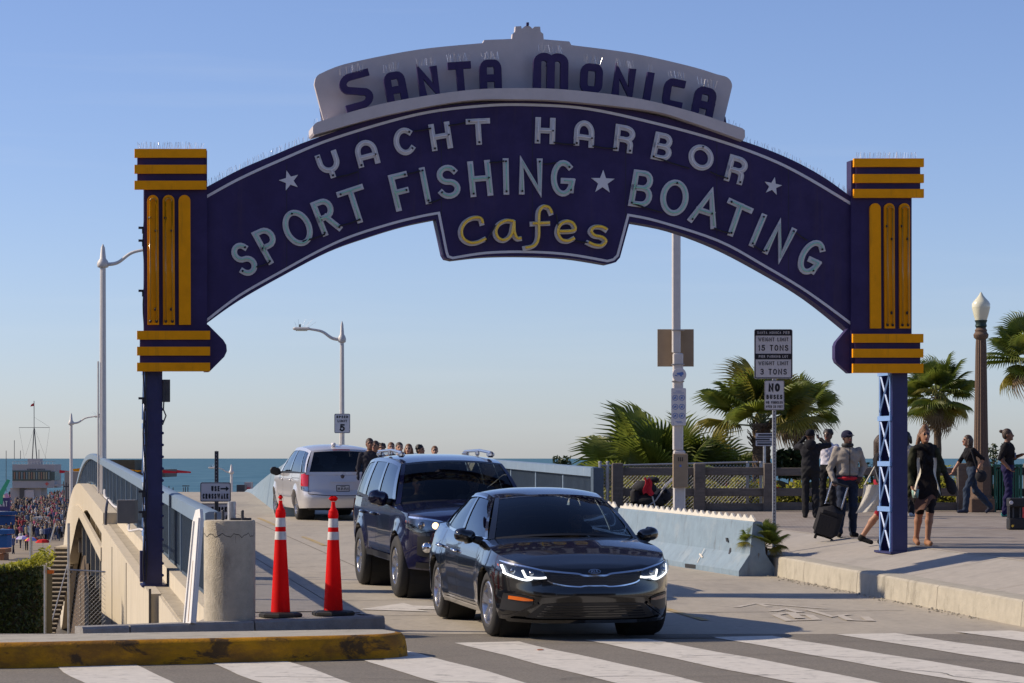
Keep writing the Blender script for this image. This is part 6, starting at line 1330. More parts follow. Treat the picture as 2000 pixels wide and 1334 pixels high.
MB().tube([q0 + Vector((.5, -.24, .86)), q0 + Vector((.54, 0, .9)), q0 + Vector((.5, .24, .86))], .02, 8).build('push_bar', M['black'], st)
MB().grid(lambda i, j: q0 + Vector((-.12 + .2 * i * (.5 + .6 * j) + .03 * math.sin(j * 6), -.27 - .02 * math.sin(i * 9 + j), .86 - .32 * j + .03 * math.sin(i * 7))), 8, 8).build('red_cloth', M['redcloth'], st, smooth=True)
# ------------------------------------------------------------------ promenade fence (weathered timber), chain link, hedge
YF = 57.0
fe = thing('timber_fence', 'weathered timber post and rail fence along the far edge of the promenade', 'fence', PX(1500, YF, .75))
fxs = [1206, 1366, 1502, 1640, 1775, 1880, 2010, 2140]; zb = .74
for px in fxs:
    p = PX(px, YF, zb); MB().cbox(p + Vector((0, 0, .5)), (.24 if px < 1900 else .22, .22, 1.08), .02).build('post', M['wood'], fe)
for a, b_ in zip(fxs[:-1], fxs[1:]):
    pa, pb2 = PX(a, YF + .02, 0), PX(b_, YF + .02, 0)
    for z0_, hh in ((1.60, .17), (1.17, .17), (.86, .17)):
        if a == 1206 and z0_ < .9: continue
        MB().cbox((pa + pb2) / 2 + Vector((0, random.uniform(-.01, .01), z0_ + random.uniform(-.01, .01))), ((pb2 - pa).length - .2, .07, hh), .012, math.atan2((pb2 - pa).y, (pb2 - pa).x)).build('rail', M['wood'], fe)
cl = thing('chain_link_fence', 'galvanised chain link fence in front of the palms behind the timber rails', 'fence', PX(1300, YF + .5, .7))
for px in (1172, 1187, 1325, 1460, 1486): MB().tube([PX(px, YF + .5, .65), PX(px, YF + .5, 1.78)], .035, 8).build('post', M['galv'], cl); MB().ell(PX(px, YF + .5, 1.79), (.045, .045, .03), 8, 4).build('post_cap', M['galv'], cl)
MB().tube([PX(1172, YF + .5, 1.72), PX(1480, YF + .5, 1.80)], .025, 6).build('top_rail', M['galv'], cl)
def chainlink(A, B, z0, z1, step=.06, r_=.004):
    mb = MB(); A, B = Vector(A), Vector(B); L = (B - A).length; H_ = z1 - z0; n_ = int((L + H_) / step)
    for k in range(n_):
        s_ = k * step
        for sg in (0, 1):
            a0, a1 = s_ - H_, s_; lo = max(0, a0); hi = min(L, a1)
            if hi - lo < .02: continue
            q = lambda x: A + (B - A) * ((x if sg == 0 else L - x) / L) + Vector((0, 0, z0 + (x - a0)))
            mb.tube([q(lo), q(hi)], r_, 3, caps=False)
    return mb
o = chainlink(PX(1172, YF + .5, 0), PX(1480, YF + .5, 0), .68, 1.74, .075, .005).build('mesh_wire', M['galv'], cl); o['kind'] = 'stuff'
def leaves(name, m, parent, n, fn, size, up=.5, seed=1):
    rg = np.random.RandomState(seed); mb = MB(); vs = []; fs = []
    for k in range(n):
        p = Vector(fn(rg)); d = Vector(rg.normal(size=3)); d.z += up; d.normalize(); t_ = d.orthogonal().normalized(); t_.rotate(Matrix.Rotation(rg.uniform(0, 6.28), 3, d)); b2 = d.cross(t_); s_ = size * rg.uniform(.6, 1.3)
        o_ = len(vs); vs += [p - t_ * s_, p + b2 * s_ * .45 + d * s_ * .15, p + t_ * s_, p - b2 * s_ * .45 + d * s_ * .15]; fs.append((o_, o_ + 1, o_ + 2, o_ + 3))
    mb.add(vs, fs); o = mb.build(name, m, parent); o['kind'] = 'stuff'; return o
hd_ = thing('flowering_hedge', 'yellow-green hibiscus hedge with red flowers behind the timber fence', 'hedge', PX(1500, YF + 1.6, .7))
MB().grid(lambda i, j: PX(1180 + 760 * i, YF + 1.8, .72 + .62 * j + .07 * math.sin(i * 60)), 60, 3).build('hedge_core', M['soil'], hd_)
def hfn(rg): px = rg.uniform(1176, 1930); dep = rg.uniform(0, 1); return PX(px, YF + 1.0 + 1.1 * dep, .7 + (.68 + .1 * math.sin(px * .11) + .08 * math.sin(px * .031)) * rg.uniform(0, 1) ** .6)
leaves('foliage', M['hedge_bright'], hd_, 5200, hfn, .055, .5, 3)
leaves('foliage', M['bush'], hd_, 2600, lambda rg: hfn(rg) + Vector((0, .2, -.06)), .055, .4, 4)
leaves('flowers', M['flower'], hd_, 26, lambda rg: PX(rg.uniform(1360, 1520), YF + .95, rg.uniform(1.1, 1.36)), .05, .2, 5)
for k, (px, Y, zc, r_, lb) in enumerate(((1098, 62, 1.72, .24, 'small dark green shrub showing above the blue railing left of the palms'), (1540, 60.5, 1.75, .34, 'spiky green shrub behind the fence below the thin palm'), (1420, 61, 1.55, .3, 'low dark shrub behind the chain link beside the palm cluster'), (1880, 58.5, 1.38, .42, 'leafy green shrub behind the fence beside the striding person'), (1700, 60, 1.45, .4, 'dark shrub behind the fence left of the lattice column'))):
    c_ = PX(px, Y, zc); t_ = thing('shrub', lb, 'shrub', (c_.x, c_.y, .72), group='shrubs behind the fence')
    leaves('foliage', M['bush'] if k != 3 else M['hedge_bright'], t_, 420, lambda rg, c_=c_, r_=r_: c_ + Vector(np.clip(rg.normal(size=3), -1.6, 1.6)) * r_ * .5, .05 if k != 1 else .13, .3 if k != 1 else 1.5, 10 + k)
    MB().tube([(c_.x, c_.y, .7), (c_.x + .03, c_.y, zc)], [.04, .015], 6).build('stem', M['trunk'], t_)
tw = PX(1941, 57.8, 0); t_ = thing('slender_shrub', 'slender leafy shrub rising beside the brown lamp post', 'shrub', (tw.x, tw.y, .72))
MB().tube([(tw.x, tw.y, .7), (tw.x + .02, tw.y, 1.6), (tw.x - .02, tw.y, 2.2)], [.03, .02, .01], 6).build('stem', M['trunk'], t_)
leaves('foliage', M['bush'], t_, 130, lambda rg: Vector((tw.x, tw.y, 0)) + Vector((rg.normal() * .07, rg.normal() * .06, rg.choice([1.72, 1.9, 2.08, 2.0]) + rg.normal() * .06)), .05, .4, 31)
# ------------------------------------------------------------------ fan palms
def frond_mesh(name, m, R_=.8, n=34, droop=.25, pet=.7, spread=145, seed=0):
    rg = random.Random(seed); mb = MB()
    # petiole along +x, blade fans from its end
    pts = [(pet * t, 0, -.06 * math.sin(t * 1.5)) for t in (0, .35, .7, 1)]; mb.tube(pts, [.03, .022, .016, .012], 5, 1)
    o = Vector(pts[-1])
    for k in range(n):
        a = R(-spread + 2 * spread * k / (n - 1)); L = R_ * (1 - .34 * (abs(a) / R(spread)) ** 1.6) * rg.uniform(.9, 1.06)
        def pt(r, w_):  # position at radius r along the leaflet, w_ sideways
            aa = a + w_ / max(r, .05); f = r / R_
            return o + Vector((math.cos(aa) * r * (1 - .12 * f), math.sin(aa) * r, .16 * f - droop * f ** 2.6 * (1 + .6 * abs(a)) + (.035 if abs(w_) < 1e-6 else 0) * (1 if r < R_ * .8 else .4)))
        hw = R_ * R(spread) / n * .62; r1, r2, r3 = .08, L * .55, L * .8
        wr = rg.uniform(-.05, .05)
        tip = pt(L, 1e-7) + Vector((0, 0, -.10 * rg.random() - .03)) + Vector((0, wr, 0))
        v_ = [pt(r1, -.008), pt(r1, 0), pt(r1, .008), pt(r2, -hw), pt(r2, 0), pt(r2, hw), pt(r3, -hw * .55), pt(r3, 0), pt(r3, hw * .55), tip]
        mb.add(v_, [(0, 1, 4, 3), (1, 2, 5, 4), (3, 4, 7, 6), (4, 5, 8, 7), (6, 7, 9), (7, 8, 9)])
    return mb.mesh(name, [m, M['petiole']])
FR = [frond_mesh('fan_frond', M['palm'], 1.0, 40, .2, .75, 118, k) for k in range(3)] + [frond_mesh('fan_frond_yellowed', M['palm_yellow'], .95, 36, .4, .75, 118, 9), frond_mesh('fan_frond_dead', M['palm_dead'], .75, 22, .7, .6, 110, 12)]
def palm(label, base, crown, n, size, tr, cat='palm tree', group=None, dead=4, lean=0., shag=True, elev=(-35, 80), fixed=None, seed=0):
    rg = random.Random(seed); base, crown = Vector(base), Vector(crown)
    t_ = thing('palm_tree', label, cat, base, group=group)
    N = 14; mb = MB(); pts = []; rad = []
    for k in range(N * 3 + 1):
        f = k / (N * 3); p = base.lerp(crown, f) + Vector((lean * math.sin(f * 3.1), 0, 0)); pts.append(p); rad.append((tr[0] + (tr[1] - tr[0]) * f) * (1 + .10 * ((k % 3) / 2 - .5)))
    mb.tube(pts, rad, 12).build('trunk', M['trunk'], t_)
    if shag:
        sb = MB()
        for k in range(60):
            a = rg.uniform(0, 6.28); z = -rg.uniform(.02, .75) * size * .8; p = crown + Vector((math.cos(a) * tr[1] * 1.05, math.sin(a) * tr[1] * 1.05, z)); d = Vector((math.cos(a) * .09, math.sin(a) * .09, .10)) * size * 1.3; w_ = Vector((-math.sin(a), math.cos(a), 0)) * .035 * size
            sb.add([p - w_, p + w_, p + d + w_ * .6, p + d - w_ * .6, p + d * .9 - Vector((0, 0, .03))], [(0, 1, 2, 3), (0, 4, 3), (1, 2, 4)])
        sb.build('leaf_bases', M['trunk'], t_)
    for k in range(n):
        if fixed: az, el, sc_2, kind = fixed[k]
        else:
            az = k * 137.5 + rg.uniform(-18, 18); el = elev[1] - (elev[1] - elev[0]) * (k / max(1, n - 1)) ** .9 + rg.uniform(-8, 8); sc_2 = rg.uniform(.85, 1.1); kind = rg.choice([0, 1, 2, 0, 1, 2, 0, 1, 3]) if k < n - dead - 2 else (3 if k < n - dead else 4)
        o_ = bpy.data.objects.new('frond', FR[kind]); COL.objects.link(o_); o_.parent = t_; o_.matrix_parent_inverse = Matrix.Translation(base).inverted()
        o_.location = crown + Vector((0, 0, rg.uniform(-.08, .1) * size)); o_.rotation_euler = (R(rg.uniform(-28, 28)), R(-el), R(az)); o_.scale = (size * sc_2,) * 3
    return t_
PGp = 'fan palms behind the fence'
Y1 = 61.5
palm('wide low fan palm with spreading green fronds behind the pushchair', PX(1288, Y1, .7), PX(1290, Y1, .95), 17, 1.45, (.22, .2), group=PGp, dead=0, shag=False, elev=(4, 80), seed=4)
palm('low fan palm partly behind the white pole, leaning right', PX(1365, Y1 + 1.2, .7), PX(1372, Y1 + 1.2, 1.0), 12, 1.25, (.2, .18), group=PGp, dead=0, shag=False, elev=(5, 78), seed=5)
palm('stout fan palm with shaggy trunk behind the weight limit sign', PX(1488, 60.5, .7), PX(1487, 60.5, 2.66), 19, .98, (.21, .2), group=PGp, dead=0, elev=(4, 82), seed=8)
palm('tall thin fan palm right of the weight limit sign', PX(1562, 96, -7.4), PX(1560, 96, 3.5), 22, 1.05, (.17, .15), group=PGp, dead=6, lean=-.1, elev=(-60, 80), seed=11)
palm('slim fan palm with hanging dead skirt behind the smiling person', PX(1852, 100, -7.4), PX(1832, 100, 4.15), 38, 1.0, (.16, .14), group=PGp, dead=10, lean=-.15, elev=(-75, 80), seed=15)
palm('fan palm cut off by the right edge of the picture', PX(2030, 66, -2), PX(2022, 66, 4.3), 26, .85, (.2, .18), group=PGp, dead=3, elev=(-45, 75), seed=21)
sp0 = PX(1492, 40.6, 0); sp0.z = walk_z(sp0.x, sp0.y) - .02
palm('small spiky palm seedling at the foot of the weight limit sign post', sp0, sp0 + Vector((0, 0, .16)), 22, .26, (.06, .05), 'palm', None, 2, 0, False, (-5, 82), seed=33)
# ------------------------------------------------------------------ lamps and sign posts
def street_lamp(label, base, top_z, r0, r1, arm_dir, arm_len, rise, Y, head=True, group='white street lamps'):
    base = Vector(base); t_ = thing('street_lamp', label, 'street lamp', base, group=group)
    top = Vector((base.x, base.y, top_z)); MB().tube([base, base + (top - base) * .5, top], [r0, (r0 + r1) / 2, r1], 8).build('pole', M['pole'], t_)
    MB().lathe([(r1 * 1.1, -.12), (r1 * 1.9, -.1), (r1 * 2.1, .0), (r1 * 1.7, .08), (r1 * 1.1, .14), (r1 * .7, .45), (.01, .55)], top, 12).build('finial', M['pole'], t_, smooth=True)
    if arm_len:
        d = Vector((arm_dir, -.12, 0)).normalized(); pts = cr([top + Vector((0, 0, -.02)), top + d * arm_len * .3 + Vector((0, 0, .02 * 1)), top + d * arm_len * .62 + Vector((0, 0, rise * .75)), top + d * arm_len + Vector((0, 0, rise))], 6)
        MB().tube(pts, [.055 - .02 * k / len(pts) for k in range(len(pts))], 8).build('arm', M['pole'], t_, smooth=True)
        if head:
            e = pts[-1]; ob = MB().cbox(Vector(e) + d * .25 + Vector((0, 0, .01)), (.55, .22, .09), .04, math.atan2(d.y, d.x)); lh = ob.build('lamp_head', M['pole'], t_); MB().cbox(Vector(e) + d * .25 + Vector((0, 0, -.045)), (.36, .16, .03), .01, math.atan2(d.y, d.x)).build('lens', M['globe'], lh); MB().lathe([(.03, 0), (.03, .09), (0, .1)], Vector(e) + d * .3 + Vector((0, 0, .05)), 8).build('photocell', M['steel_dark'], lh)
            sk_ = MB()
            for k in range(7): sk_.tube([Vector(e) + d * (.05 + k * .06) + Vector((0, 0, .06)), Vector(e) + d * (.05 + k * .11 - .25) + Vector((0, 0, .22 + .08 * (k % 2)))], .004, 3, caps=False)
            sk_.build('bird_wire', M['spike'], lh)
    return t_
lp = PX(201, 76, 0); lp.z = zr(uv_of(lp.x, lp.y)[1]) - .2
street_lamp('tall white street lamp left of the arch, its arm reaching behind the gold-striped tower', lp, CZ + (895 - 515) / FPX * 76, .105, .08, 1, 1.35, .4, 76, head=True)
# conduit on the lit side of the pole
MB().tube([lp + Vector((-.13, -.03, .5)), lp + Vector((-.13, -.03, 4.2))], .025, 6).build('pole_conduit', M['pole'], bpy.data.objects['street_lamp'])
l2 = PX(668, 84, .6); street_lamp('white street lamp with arm to the left under the arch, carrying the speed limit sign', l2, CZ + (895 - 662) / FPX * 84, .09, .06, -1, 1.0, .3, 84)
l3 = PX(139, 150, -4.5); street_lamp('distant white street lamp beside the harbour building', l3, CZ + (895 - 826) / FPX * 150, .11, .08, 1, 1.3, .35, 150)
l4 = PX(452, 190, -8); street_lamp('tiny far street lamp seen above the crosswalk sign', l4, CZ - (922 - 895) / FPX * 190, .11, .09, -1, 1.1, .3, 190)
def sign(label, px0, py0, px1, py1, Y, name='street_sign', border=True, rad=.03, yaw=0., face='sign_face', bw=.012, post=None):
    A = P(px0, py1, Y); B = P(px1, py0, Y); W_, H_ = B.x - A.x, B.z - A.z
    t_ = thing(name, label, 'sign', A)
    fm = lambda x, y, d: Vector((A.x + x, A.y - d, A.z + y))
    def rr(i, r_): 
        return [(W_ - i - r_ + r_ * math.cos(R(a)), H_ - i - r_ + r_ * math.sin(R(a))) for a in range(0, 91, 18)] + [(i + r_ - r_ * math.sin(R(a)), H_ - i - r_ + r_ * math.cos(R(a))) for a in range(0, 91, 18)] + [(i + r_ - r_ * math.cos(R(a)), i + r_ - r_ * math.sin(R(a))) for a in range(0, 91, 18)] + [(W_ - i - r_ + r_ * math.sin(R(a)), i + r_ - r_ * math.cos(R(a))) for a in range(0, 91, 18)]
    pl_ = MB().prism(rr(0, rad), fm, 0, -.006).build('plate', M[face], t_)
    if border: MB().ribbon(rr(bw, rad * .8) + [rr(bw, rad * .8)[0]], bw * .55, fm, .002, cap=0).build('border', M['sign_ink'], t_)
    return t_, fm, W_, H_
# weight limit sign and its companion on one post
YW = 41.4
wsg, fm, W_, H_ = sign('white and black pier weight limit sign, the upper plate on the post', 1473, 643, 1548, 740, YW, bw=.014)
bnd = MB().prism([(.014, H_ - .016), (W_ - .014, H_ - .016), (W_ - .014, H_ * .872), (.014, H_ * .872)], fm, .0025, 0).prism([(.014, H_ * .508), (W_ - .014, H_ * .508), (W_ - .014, H_ * .392), (.014, H_ * .392)], fm, .0025, 0).build('black_band', M['sign_ink'], wsg)
tx = MB(); text(tx, 'SANTA MONICA PIER', W_ * .08, H_ * .905, W_ * .84, H_ * .052, .0032, fm, .004); text(tx, 'PIER PARKING LOT', W_ * .12, H_ * .425, W_ * .76, H_ * .05, .0032, fm, .004); tx.build('white_lettering', M['sign_face'], wsg)['kind'] = 'stuff'
tx = MB(); text(tx, 'WEIGHT LIMIT', W_ * .11, H_ * .755, W_ * .78, H_ * .078, .0047, fm, .003); text(tx, '15 TONS', W_ * .11, H_ * .565, W_ * .78, H_ * .118, .0076, fm, .003); text(tx, 'WEIGHT LIMIT', W_ * .11, H_ * .275, W_ * .78, H_ * .078, .0047, fm, .003); text(tx, '3 TONS', W_ * .16, H_ * .085, W_ * .69, H_ * .118, .0076, fm, .003); tx.build('black_lettering', M['sign_ink'], wsg)['kind'] = 'stuff'
nsg, fm, W_, H_ = sign('small white no buses sign below the weight limit plate', 1493, 743, 1532, 801, YW, bw=.006, rad=.02)
tx = MB(); text(tx, 'NO', W_ * .2, H_ * .62, W_ * .58, H_ * .28, .0165, fm, .003, gap=.14); text(tx, 'BUSES', W_ * .1, H_ * .37, W_ * .8, H_ * .15, .0078, fm, .003); text(tx, 'OR VEHICLES', W_ * .09, H_ * .215, W_ * .82, H_ * .085, .0042, fm, .003); text(tx, 'OVER 22 FEET', W_ * .09, H_ * .075, W_ * .82, H_ * .085, .0042, fm, .003); tx.build('black_lettering', M['sign_ink'], nsg)['kind'] = 'stuff'
pz = PX(1512, YW + .04, 0); pz.z = walk_z(pz.x, pz.y) - .02
spt = thing('sign_post', 'perforated steel post carrying the weight limit and no buses signs', 'post', pz)
MB().cbox((pz.x, pz.y, (pz.z + P(1512, 650, YW).z) / 2), (.055, .055, P(1512, 650, YW).z - pz.z), .004).build('square_tube', M['galv'], spt)
ho = MB(); z = pz.z + .1
while z < 2.7: ho.lathe([(.0, 0), (.009, 0)], (pz.x, pz.y - .029, z), 8, axis='Y'); z += .05
ho.build('punched_holes', M['black'], spt)
MB().box((pz.x - .26, pz.y - .12, pz.z + .035), (.0, .0, .0)) if 0 else None
# crosswalk sign and the truck sign behind it
YC = 39.5
csg, fm, W_, H_ = sign('white use crosswalk sign with right arrow behind the concrete bollard', 391, 942, 451, 980, YC, bw=.009, rad=.025)
tx = MB(); text(tx, 'USE', W_ * .36, H_ * .54, W_ * .27, H_ * .27, .0085, fm, .003); text(tx, 'CROSSWALK', W_ * .08, H_ * .15, W_ * .84, H_ * .27, .0085, fm, .003)
tx.prism([(W_ * .66, H_ * .63), (W_ * .84, H_ * .63), (W_ * .84, H_ * .54), (W_ * .94, H_ * .67), (W_ * .84, H_ * .80), (W_ * .84, H_ * .71), (W_ * .66, H_ * .71)], fm, .003, 0); tx.build('black_lettering', M['sign_ink'], csg)['kind'] = 'stuff'
nt, fm, W_, H_ = sign('white no trucks sign half hidden below the crosswalk sign', 385, 983, 459, 1020, YC + .5, bw=.009, rad=.025)
tx = MB(); text(tx, 'NO TRUCKS', W_ * .12, H_ * .55, W_ * .76, H_ * .26, .012, fm, .003); text(tx, 'OVER 3 TONS', W_ * .12, H_ * .15, W_ * .76, H_ * .22, .009, fm, .003); tx.build('black_lettering', M['sign_ink'], nt)['kind'] = 'stuff'
pp = PX(423, YC + .06, 0); pp.z = zl(uv_of(pp.x, pp.y)[1]); ps = thing('sign_post', 'dark perforated steel post holding the use crosswalk sign', 'post', pp)
MB().cbox((pp.x, pp.y, (pp.z + P(423, 881, YC).z) / 2), (.055, .05, P(423, 881, YC).z - pp.z), .004).build('square_tube', M['steel_dark'], ps)
ho = MB()
for k in range(14): ho.lathe([(0, 0), (.009, 0)], (pp.x, pp.y - .027, 1.98 - k * .05), 8, axis='Y')
ho.build('punched_holes', M['galv'], ps)
# speed limit
YL = 83.8
ssg, fm, W_, H_ = sign('white speed limit 5 sign on the lamp post under the arch', 653, 808, 684, 846, YL, bw=.012, rad=.04)
tx = MB(); text(tx, 'SPEED', W_ * .13, H_ * .77, W_ * .74, H_ * .13, .011, fm, .003); text(tx, 'LIMIT', W_ * .2, H_ * .56, W_ * .6, H_ * .13, .011, fm, .003); text(tx, '5', W_ * .34, H_ * .09, W_ * .32, H_ * .38, .026, fm, .003); tx.build('black_lettering', M['sign_ink'], ssg)['kind'] = 'stuff'
# small notice on its own post before the stout palm
YN = 58.2
nn_, fm, W_, H_ = sign('small weathered notice board on a thin post in front of the stout palm', 1476, 846, 1508, 871, YN, border=False, rad=.01)
tx = MB()
for k, (a, b_) in enumerate(((.2, .95), (.08, .95), (.05, .8), (.1, .95), (.15, .9))): tx.ribbon([(W_ * a, H_ * (.86 - k * .18)), (W_ * b_, H_ * (.86 - k * .18))], .012 if k % 2 else .02, fm, .003)
tx.build('worn_print', M['steel_dark'], nn_); MB().tube([PX(1493, YN + .03, .7), PX(1493, YN + .03, 2.3)], .03, 8).build('post', M['galv'], nn_)
# white square pole with sign backs, round camera notice, rules notice and a box
YP = 47.5
pb0 = PX(1326, YP, .35); wp = thing('utility_pole', 'white square pole rising behind the arch, right of the black sedan', 'pole', pb0)
mb = MB()
for (px0, px1, ya, yb) in ((1312.5, 1329, 690, 300), (1314, 1334, 880, 690), (1315, 1338, 1000, 880)):
    a, b_ = P(px0, ya, YP), P(px1, yb, YP); mb.cbox(((a.x + b_.x) / 2, YP, (a.z + b_.z) / 2), (b_.x - a.x, b_.x - a.x, b_.z - a.z + .004), .02)
mb.build('pole_shaft', M['pole'], wp)
for y in (645, 712, 745, 760, 830): MB().cbox(P(1324, y, YP), (.215, .215, .02), .004).build('steel_band', M['galv'], wp)
sb_ = thing('bare_sign', 'bare brown back of a square sign strapped to the white pole', 'sign', P(1320, 716, YP + .15)); a, b_ = P(1284, 716, YP + .15), P(1355, 643, YP + .15)
MB().cbox((a + b_) / 2, (b_.x - a.x, .01, b_.z - a.z), .003).build('plate', M['sign_back'], sb_)
c1 = P(1327, 732, YP - .14); rc = thing('camera_notice', 'round white notice with blue camera symbol on the white pole', 'sign', c1)
MB().lathe([(0, 0), (.12, 0), (.122, .006), (0, .008)], c1, 28, axis='Y').build('disc', M['sign_face'], rc)
fr = lambda x, y, d: c1 + Vector((x, -.003 - d, y))
MB().prism([(-.05, .03), (.055, .05), (.075, .02), (.06, -.005), (-.04, .0)], fr, .001, 0).prism([(.0, .0), (.04, -.005), (.05, -.03), (.02, -.03)], fr, .0015, 0).prism([(-.075, .0), (-.03, -.015), (-.035, -.03), (-.08, -.015)], fr, .002, 0).build('camera_symbol', M['sign_blue'], rc)
ru, fm, W_, H_ = sign('pale rules notice with six blue round symbols on the white pole', 1311, 758, 1340, 831, YP - .15, border=False, rad=.02, name='rules_notice')
ic = MB()
for cx2 in (.28, .72):
    for cy2 in (.74, .5, .26):
        r_ = .045; ic.ribbon([(W_ * cx2 + r_ * math.cos(R(a)), H_ * cy2 + r_ * math.sin(R(a))) for a in range(0, 361, 24)], .005, fm, .003, cap=0); ic.ribbon([(W_ * cx2 - .02, H_ * cy2 - .02), (W_ * cx2 + .012, H_ * cy2 + .022)], .009, fm, .0035, cap=0); ic.ribbon([(W_ * cx2 - .02, H_ * cy2 + .01), (W_ * cx2 + .02, H_ * cy2 - .012)], .007, fm, .004, cap=0)
for y, a, b_ in ((.92, .3, .7), (.87, .15, .85), (.10, .3, .7), (.07, .4, .8)): ic.ribbon([(W_ * a, H_ * y), (W_ * b_, H_ * y)], .004, fm, .003, cap=0)
ic.build('blue_symbols', M['sign_blue'], ru)['kind'] = 'stuff'
a, b_ = P(1314, 952, YP - .13), P(1343, 886, YP - .13); bx = thing('pole_cabinet', 'rusty brown electrical cabinet on the white pole', 'cabinet', (a + b_) / 2)
MB().cbox((a + b_) / 2, (b_.x - a.x, .16, b_.z - a.z), .01).build('cabinet_box', M['sign_back'], bx)
vb = MB()
for x in (1325, 1329, 1333): vb.box(P(x, 897, YP - .215), (.012, .004, .07))
vb.build('vent_slots', M['black'], bx); MB().box(P(1329, 910, YP - .215), (.035, .006, .035)).build('latch', M['sign_blue'], bx); MB().cbox(P(1334, 975, YP - .04), (.08, .07, .5), .01).build('conduit', M['sign_back'], bx)
# grey cabinet hung on the railing left of the sign column
a, b_ = P(231, 1022, 46), P(267, 976, 46); gb = thing('railing_cabinet', 'grey steel box hung on the outside of the left railing', 'cabinet', (a + b_) / 2)
MB().cbox((a + b_) / 2, (b_.x - a.x, .34, b_.z - a.z), .01).build('cabinet_box', mat('grey_box', (.16, .15, .14), .5, var=.15, scale=5), gb)
MB().tube(cr([P(252, 1022, 46), P(252, 1036, 45), P(262, 1036, 43), P(275, 1034, 40), P(284, 1040, 37.5)], 5), .02, 6).build('white_conduit', M['pole'], gb)
MB().tube(cr([P(204, 957, 66), P(205, 970, 62), P(212, 976, 60), P(222, 988, 56), P(232, 992, 48)], 5), .025, 6).build('white_conduit', M['pole'], gb)
MB().tube(cr([P(211, 975, 60), P(207, 1000, 59), P(206, 1060, 58.5)], 4), .03, 6).build('drop_cable', M['wire'], gb)
# ornate lamp
lo = Vector(on_walk(1916, 56.6)); ol = thing('ornate_lamp_post', 'brown fluted concrete lamp post with acorn glass globe on the promenade', 'street lamp', lo)
zt = CZ + (895 - 650) / FPX * 56.6; mb = MB(); n_ = 32; rings_ = [(.155, 1.15), (.15, 1.3), (.135, 2.2), (.115, zt - lo.z - .3), (.105, zt - lo.z - .12)]
vs = [lo + Vector((math.cos(2 * math.pi * k / n_) * r_ * (1 if k % 2 else .9), math.sin(2 * math.pi * k / n_) * r_ * (1 if k % 2 else .9), z)) for r_, z in rings_ for k in range(n_)]
mb.add(vs, [(i * n_ + k, i * n_ + (k + 1) % n_, (i + 1) * n_ + (k + 1) % n_, (i + 1) * n_ + k) for i in range(len(rings_) - 1) for k in range(n_)]).build('fluted_shaft', M['brown_post'], ol)
MB().lathe([(.22, .28), (.22, .95), (.19, 1.05), (.16, 1.16)], lo, 8).lathe([(.26, .25), (.25, .32), (.2, .36)], lo, 16).build('pedestal', M['brown_post'], ol); MB().cbox(lo + Vector((0, 0, .14)), (.5, .5, .3), .02).build('plinth', M['brown_post'], ol)
zc = zt - lo.z
MB().lathe([(.105, zc - .14), (.15, zc - .1), (.16, zc - .04), (.12, zc + .02), (.13, zc + .05), (.1, zc + .1)], lo, 20).build('capital', M['brown_post'], ol, smooth=40)
MB().lathe([(.1, zc + .1), (.125, zc + .14), (.11, zc + .2), (.135, zc + .26)], lo, 16).build('globe_holder', M['verdigris'], ol, smooth=40)
MB().lathe([(.12, zc + .26), (.15, zc + .36), (.19, zc + .52), (.192, zc + .6), (.17, zc + .64), (.165, zc + .65), (.10, zc + .72), (.05, zc + .78), (.03, zc + .82), (.0, zc + .86)], lo, 24).build('acorn_globe', M['globe'], ol, smooth=50)
# ------------------------------------------------------------------ left foreground: bollard, board, cones
b0 = PX(448.5, 28.75, .165); bo_ = thing('concrete_bollard', 'thick round concrete bollard stub with cut bolts on top by the left railing', 'bollard', b0)
MB().lathe([(.272, -.02), (.272, 1.03), (.268, 1.055), (.255, 1.06), (0, 1.06)], b0, 48).build('drum', M['bollard'], bo_, smooth=50)
ck = MB().ribbon([(math.radians(-168 + k * 6.2), .905 + .018 * math.sin(k * 1.3) + .012 * math.sin(k * 3.1) - .00 * k) for k in range(26)], .0035, lambda a, z, d: b0 + Vector((.274 * math.cos(a), .274 * math.sin(a), z)), 0, cap=0); ck.ribbon([(math.radians(-72 + .3 * k), .905 - k * .014) for k in range(7)], .003, lambda a, z, d: b0 + Vector((.2742 * math.cos(a), .2742 * math.sin(a), z)), 0, cap=0); ck.build('crack', M['black'], bo_)
for dx, dy, r_, h_ in ((-.06, -.1, .016, .10), (.02, .02, .045, .19), (.14, -.04, .016, .1), (-.16, .1, .014, .07)): MB().lathe([(r_, 0), (r_, h_), (r_ * .8, h_ + .006), (0, h_ + .006)], b0 + Vector((dx, dy, 1.06)), 12).build('bolt', M['steel_dark'] if r_ < .03 else M['galv'], bo_)
MB().cbox(b0 + Vector((.12, 0, 1.072)), (.22, .06, .022), .004).build('steel_strap', M['steel_dark'], bo_)
w0 = P(370, 1219, 28.15); w1 = P(388, 996, 28.5); wb_ = thing('barricade_board', 'white barricade board leaning upright against the concrete bollard', 'board', w0)
dv = (w1 - w0); ax_ = dv.normalized(); sx = Vector((.62, -.78, 0)); sx = (sx - ax_ * sx.dot(ax_)).normalized(); fw_ = ax_.cross(sx)
poly = [(-.085, 0), (.085, 0), (.075, dv.length - .1), (.05, dv.length), (-.03, dv.length), (-.065, dv.length - .1)]
MB().prism(poly, lambda x, y, d: w0 + sx * x + ax_ * y + fw_ * d, .02, -.02).build('panel', M['board'], wb_)
MB().prism([(-.075, .0), (-.058, .0), (-.034, dv.length - .12), (-.05, dv.length - .12)], lambda x, y, d: w0 + sx * x + ax_ * y + fw_ * d, .034, -.034).build('edge_rib', M['board'], wb_); MB().prism([(.058, .0), (.075, .0), (.062, dv.length - .1), (.046, dv.length - .1)], lambda x, y, d: w0 + sx * x + ax_ * y + fw_ * d, .034, -.034).build('edge_rib', M['board'], wb_)
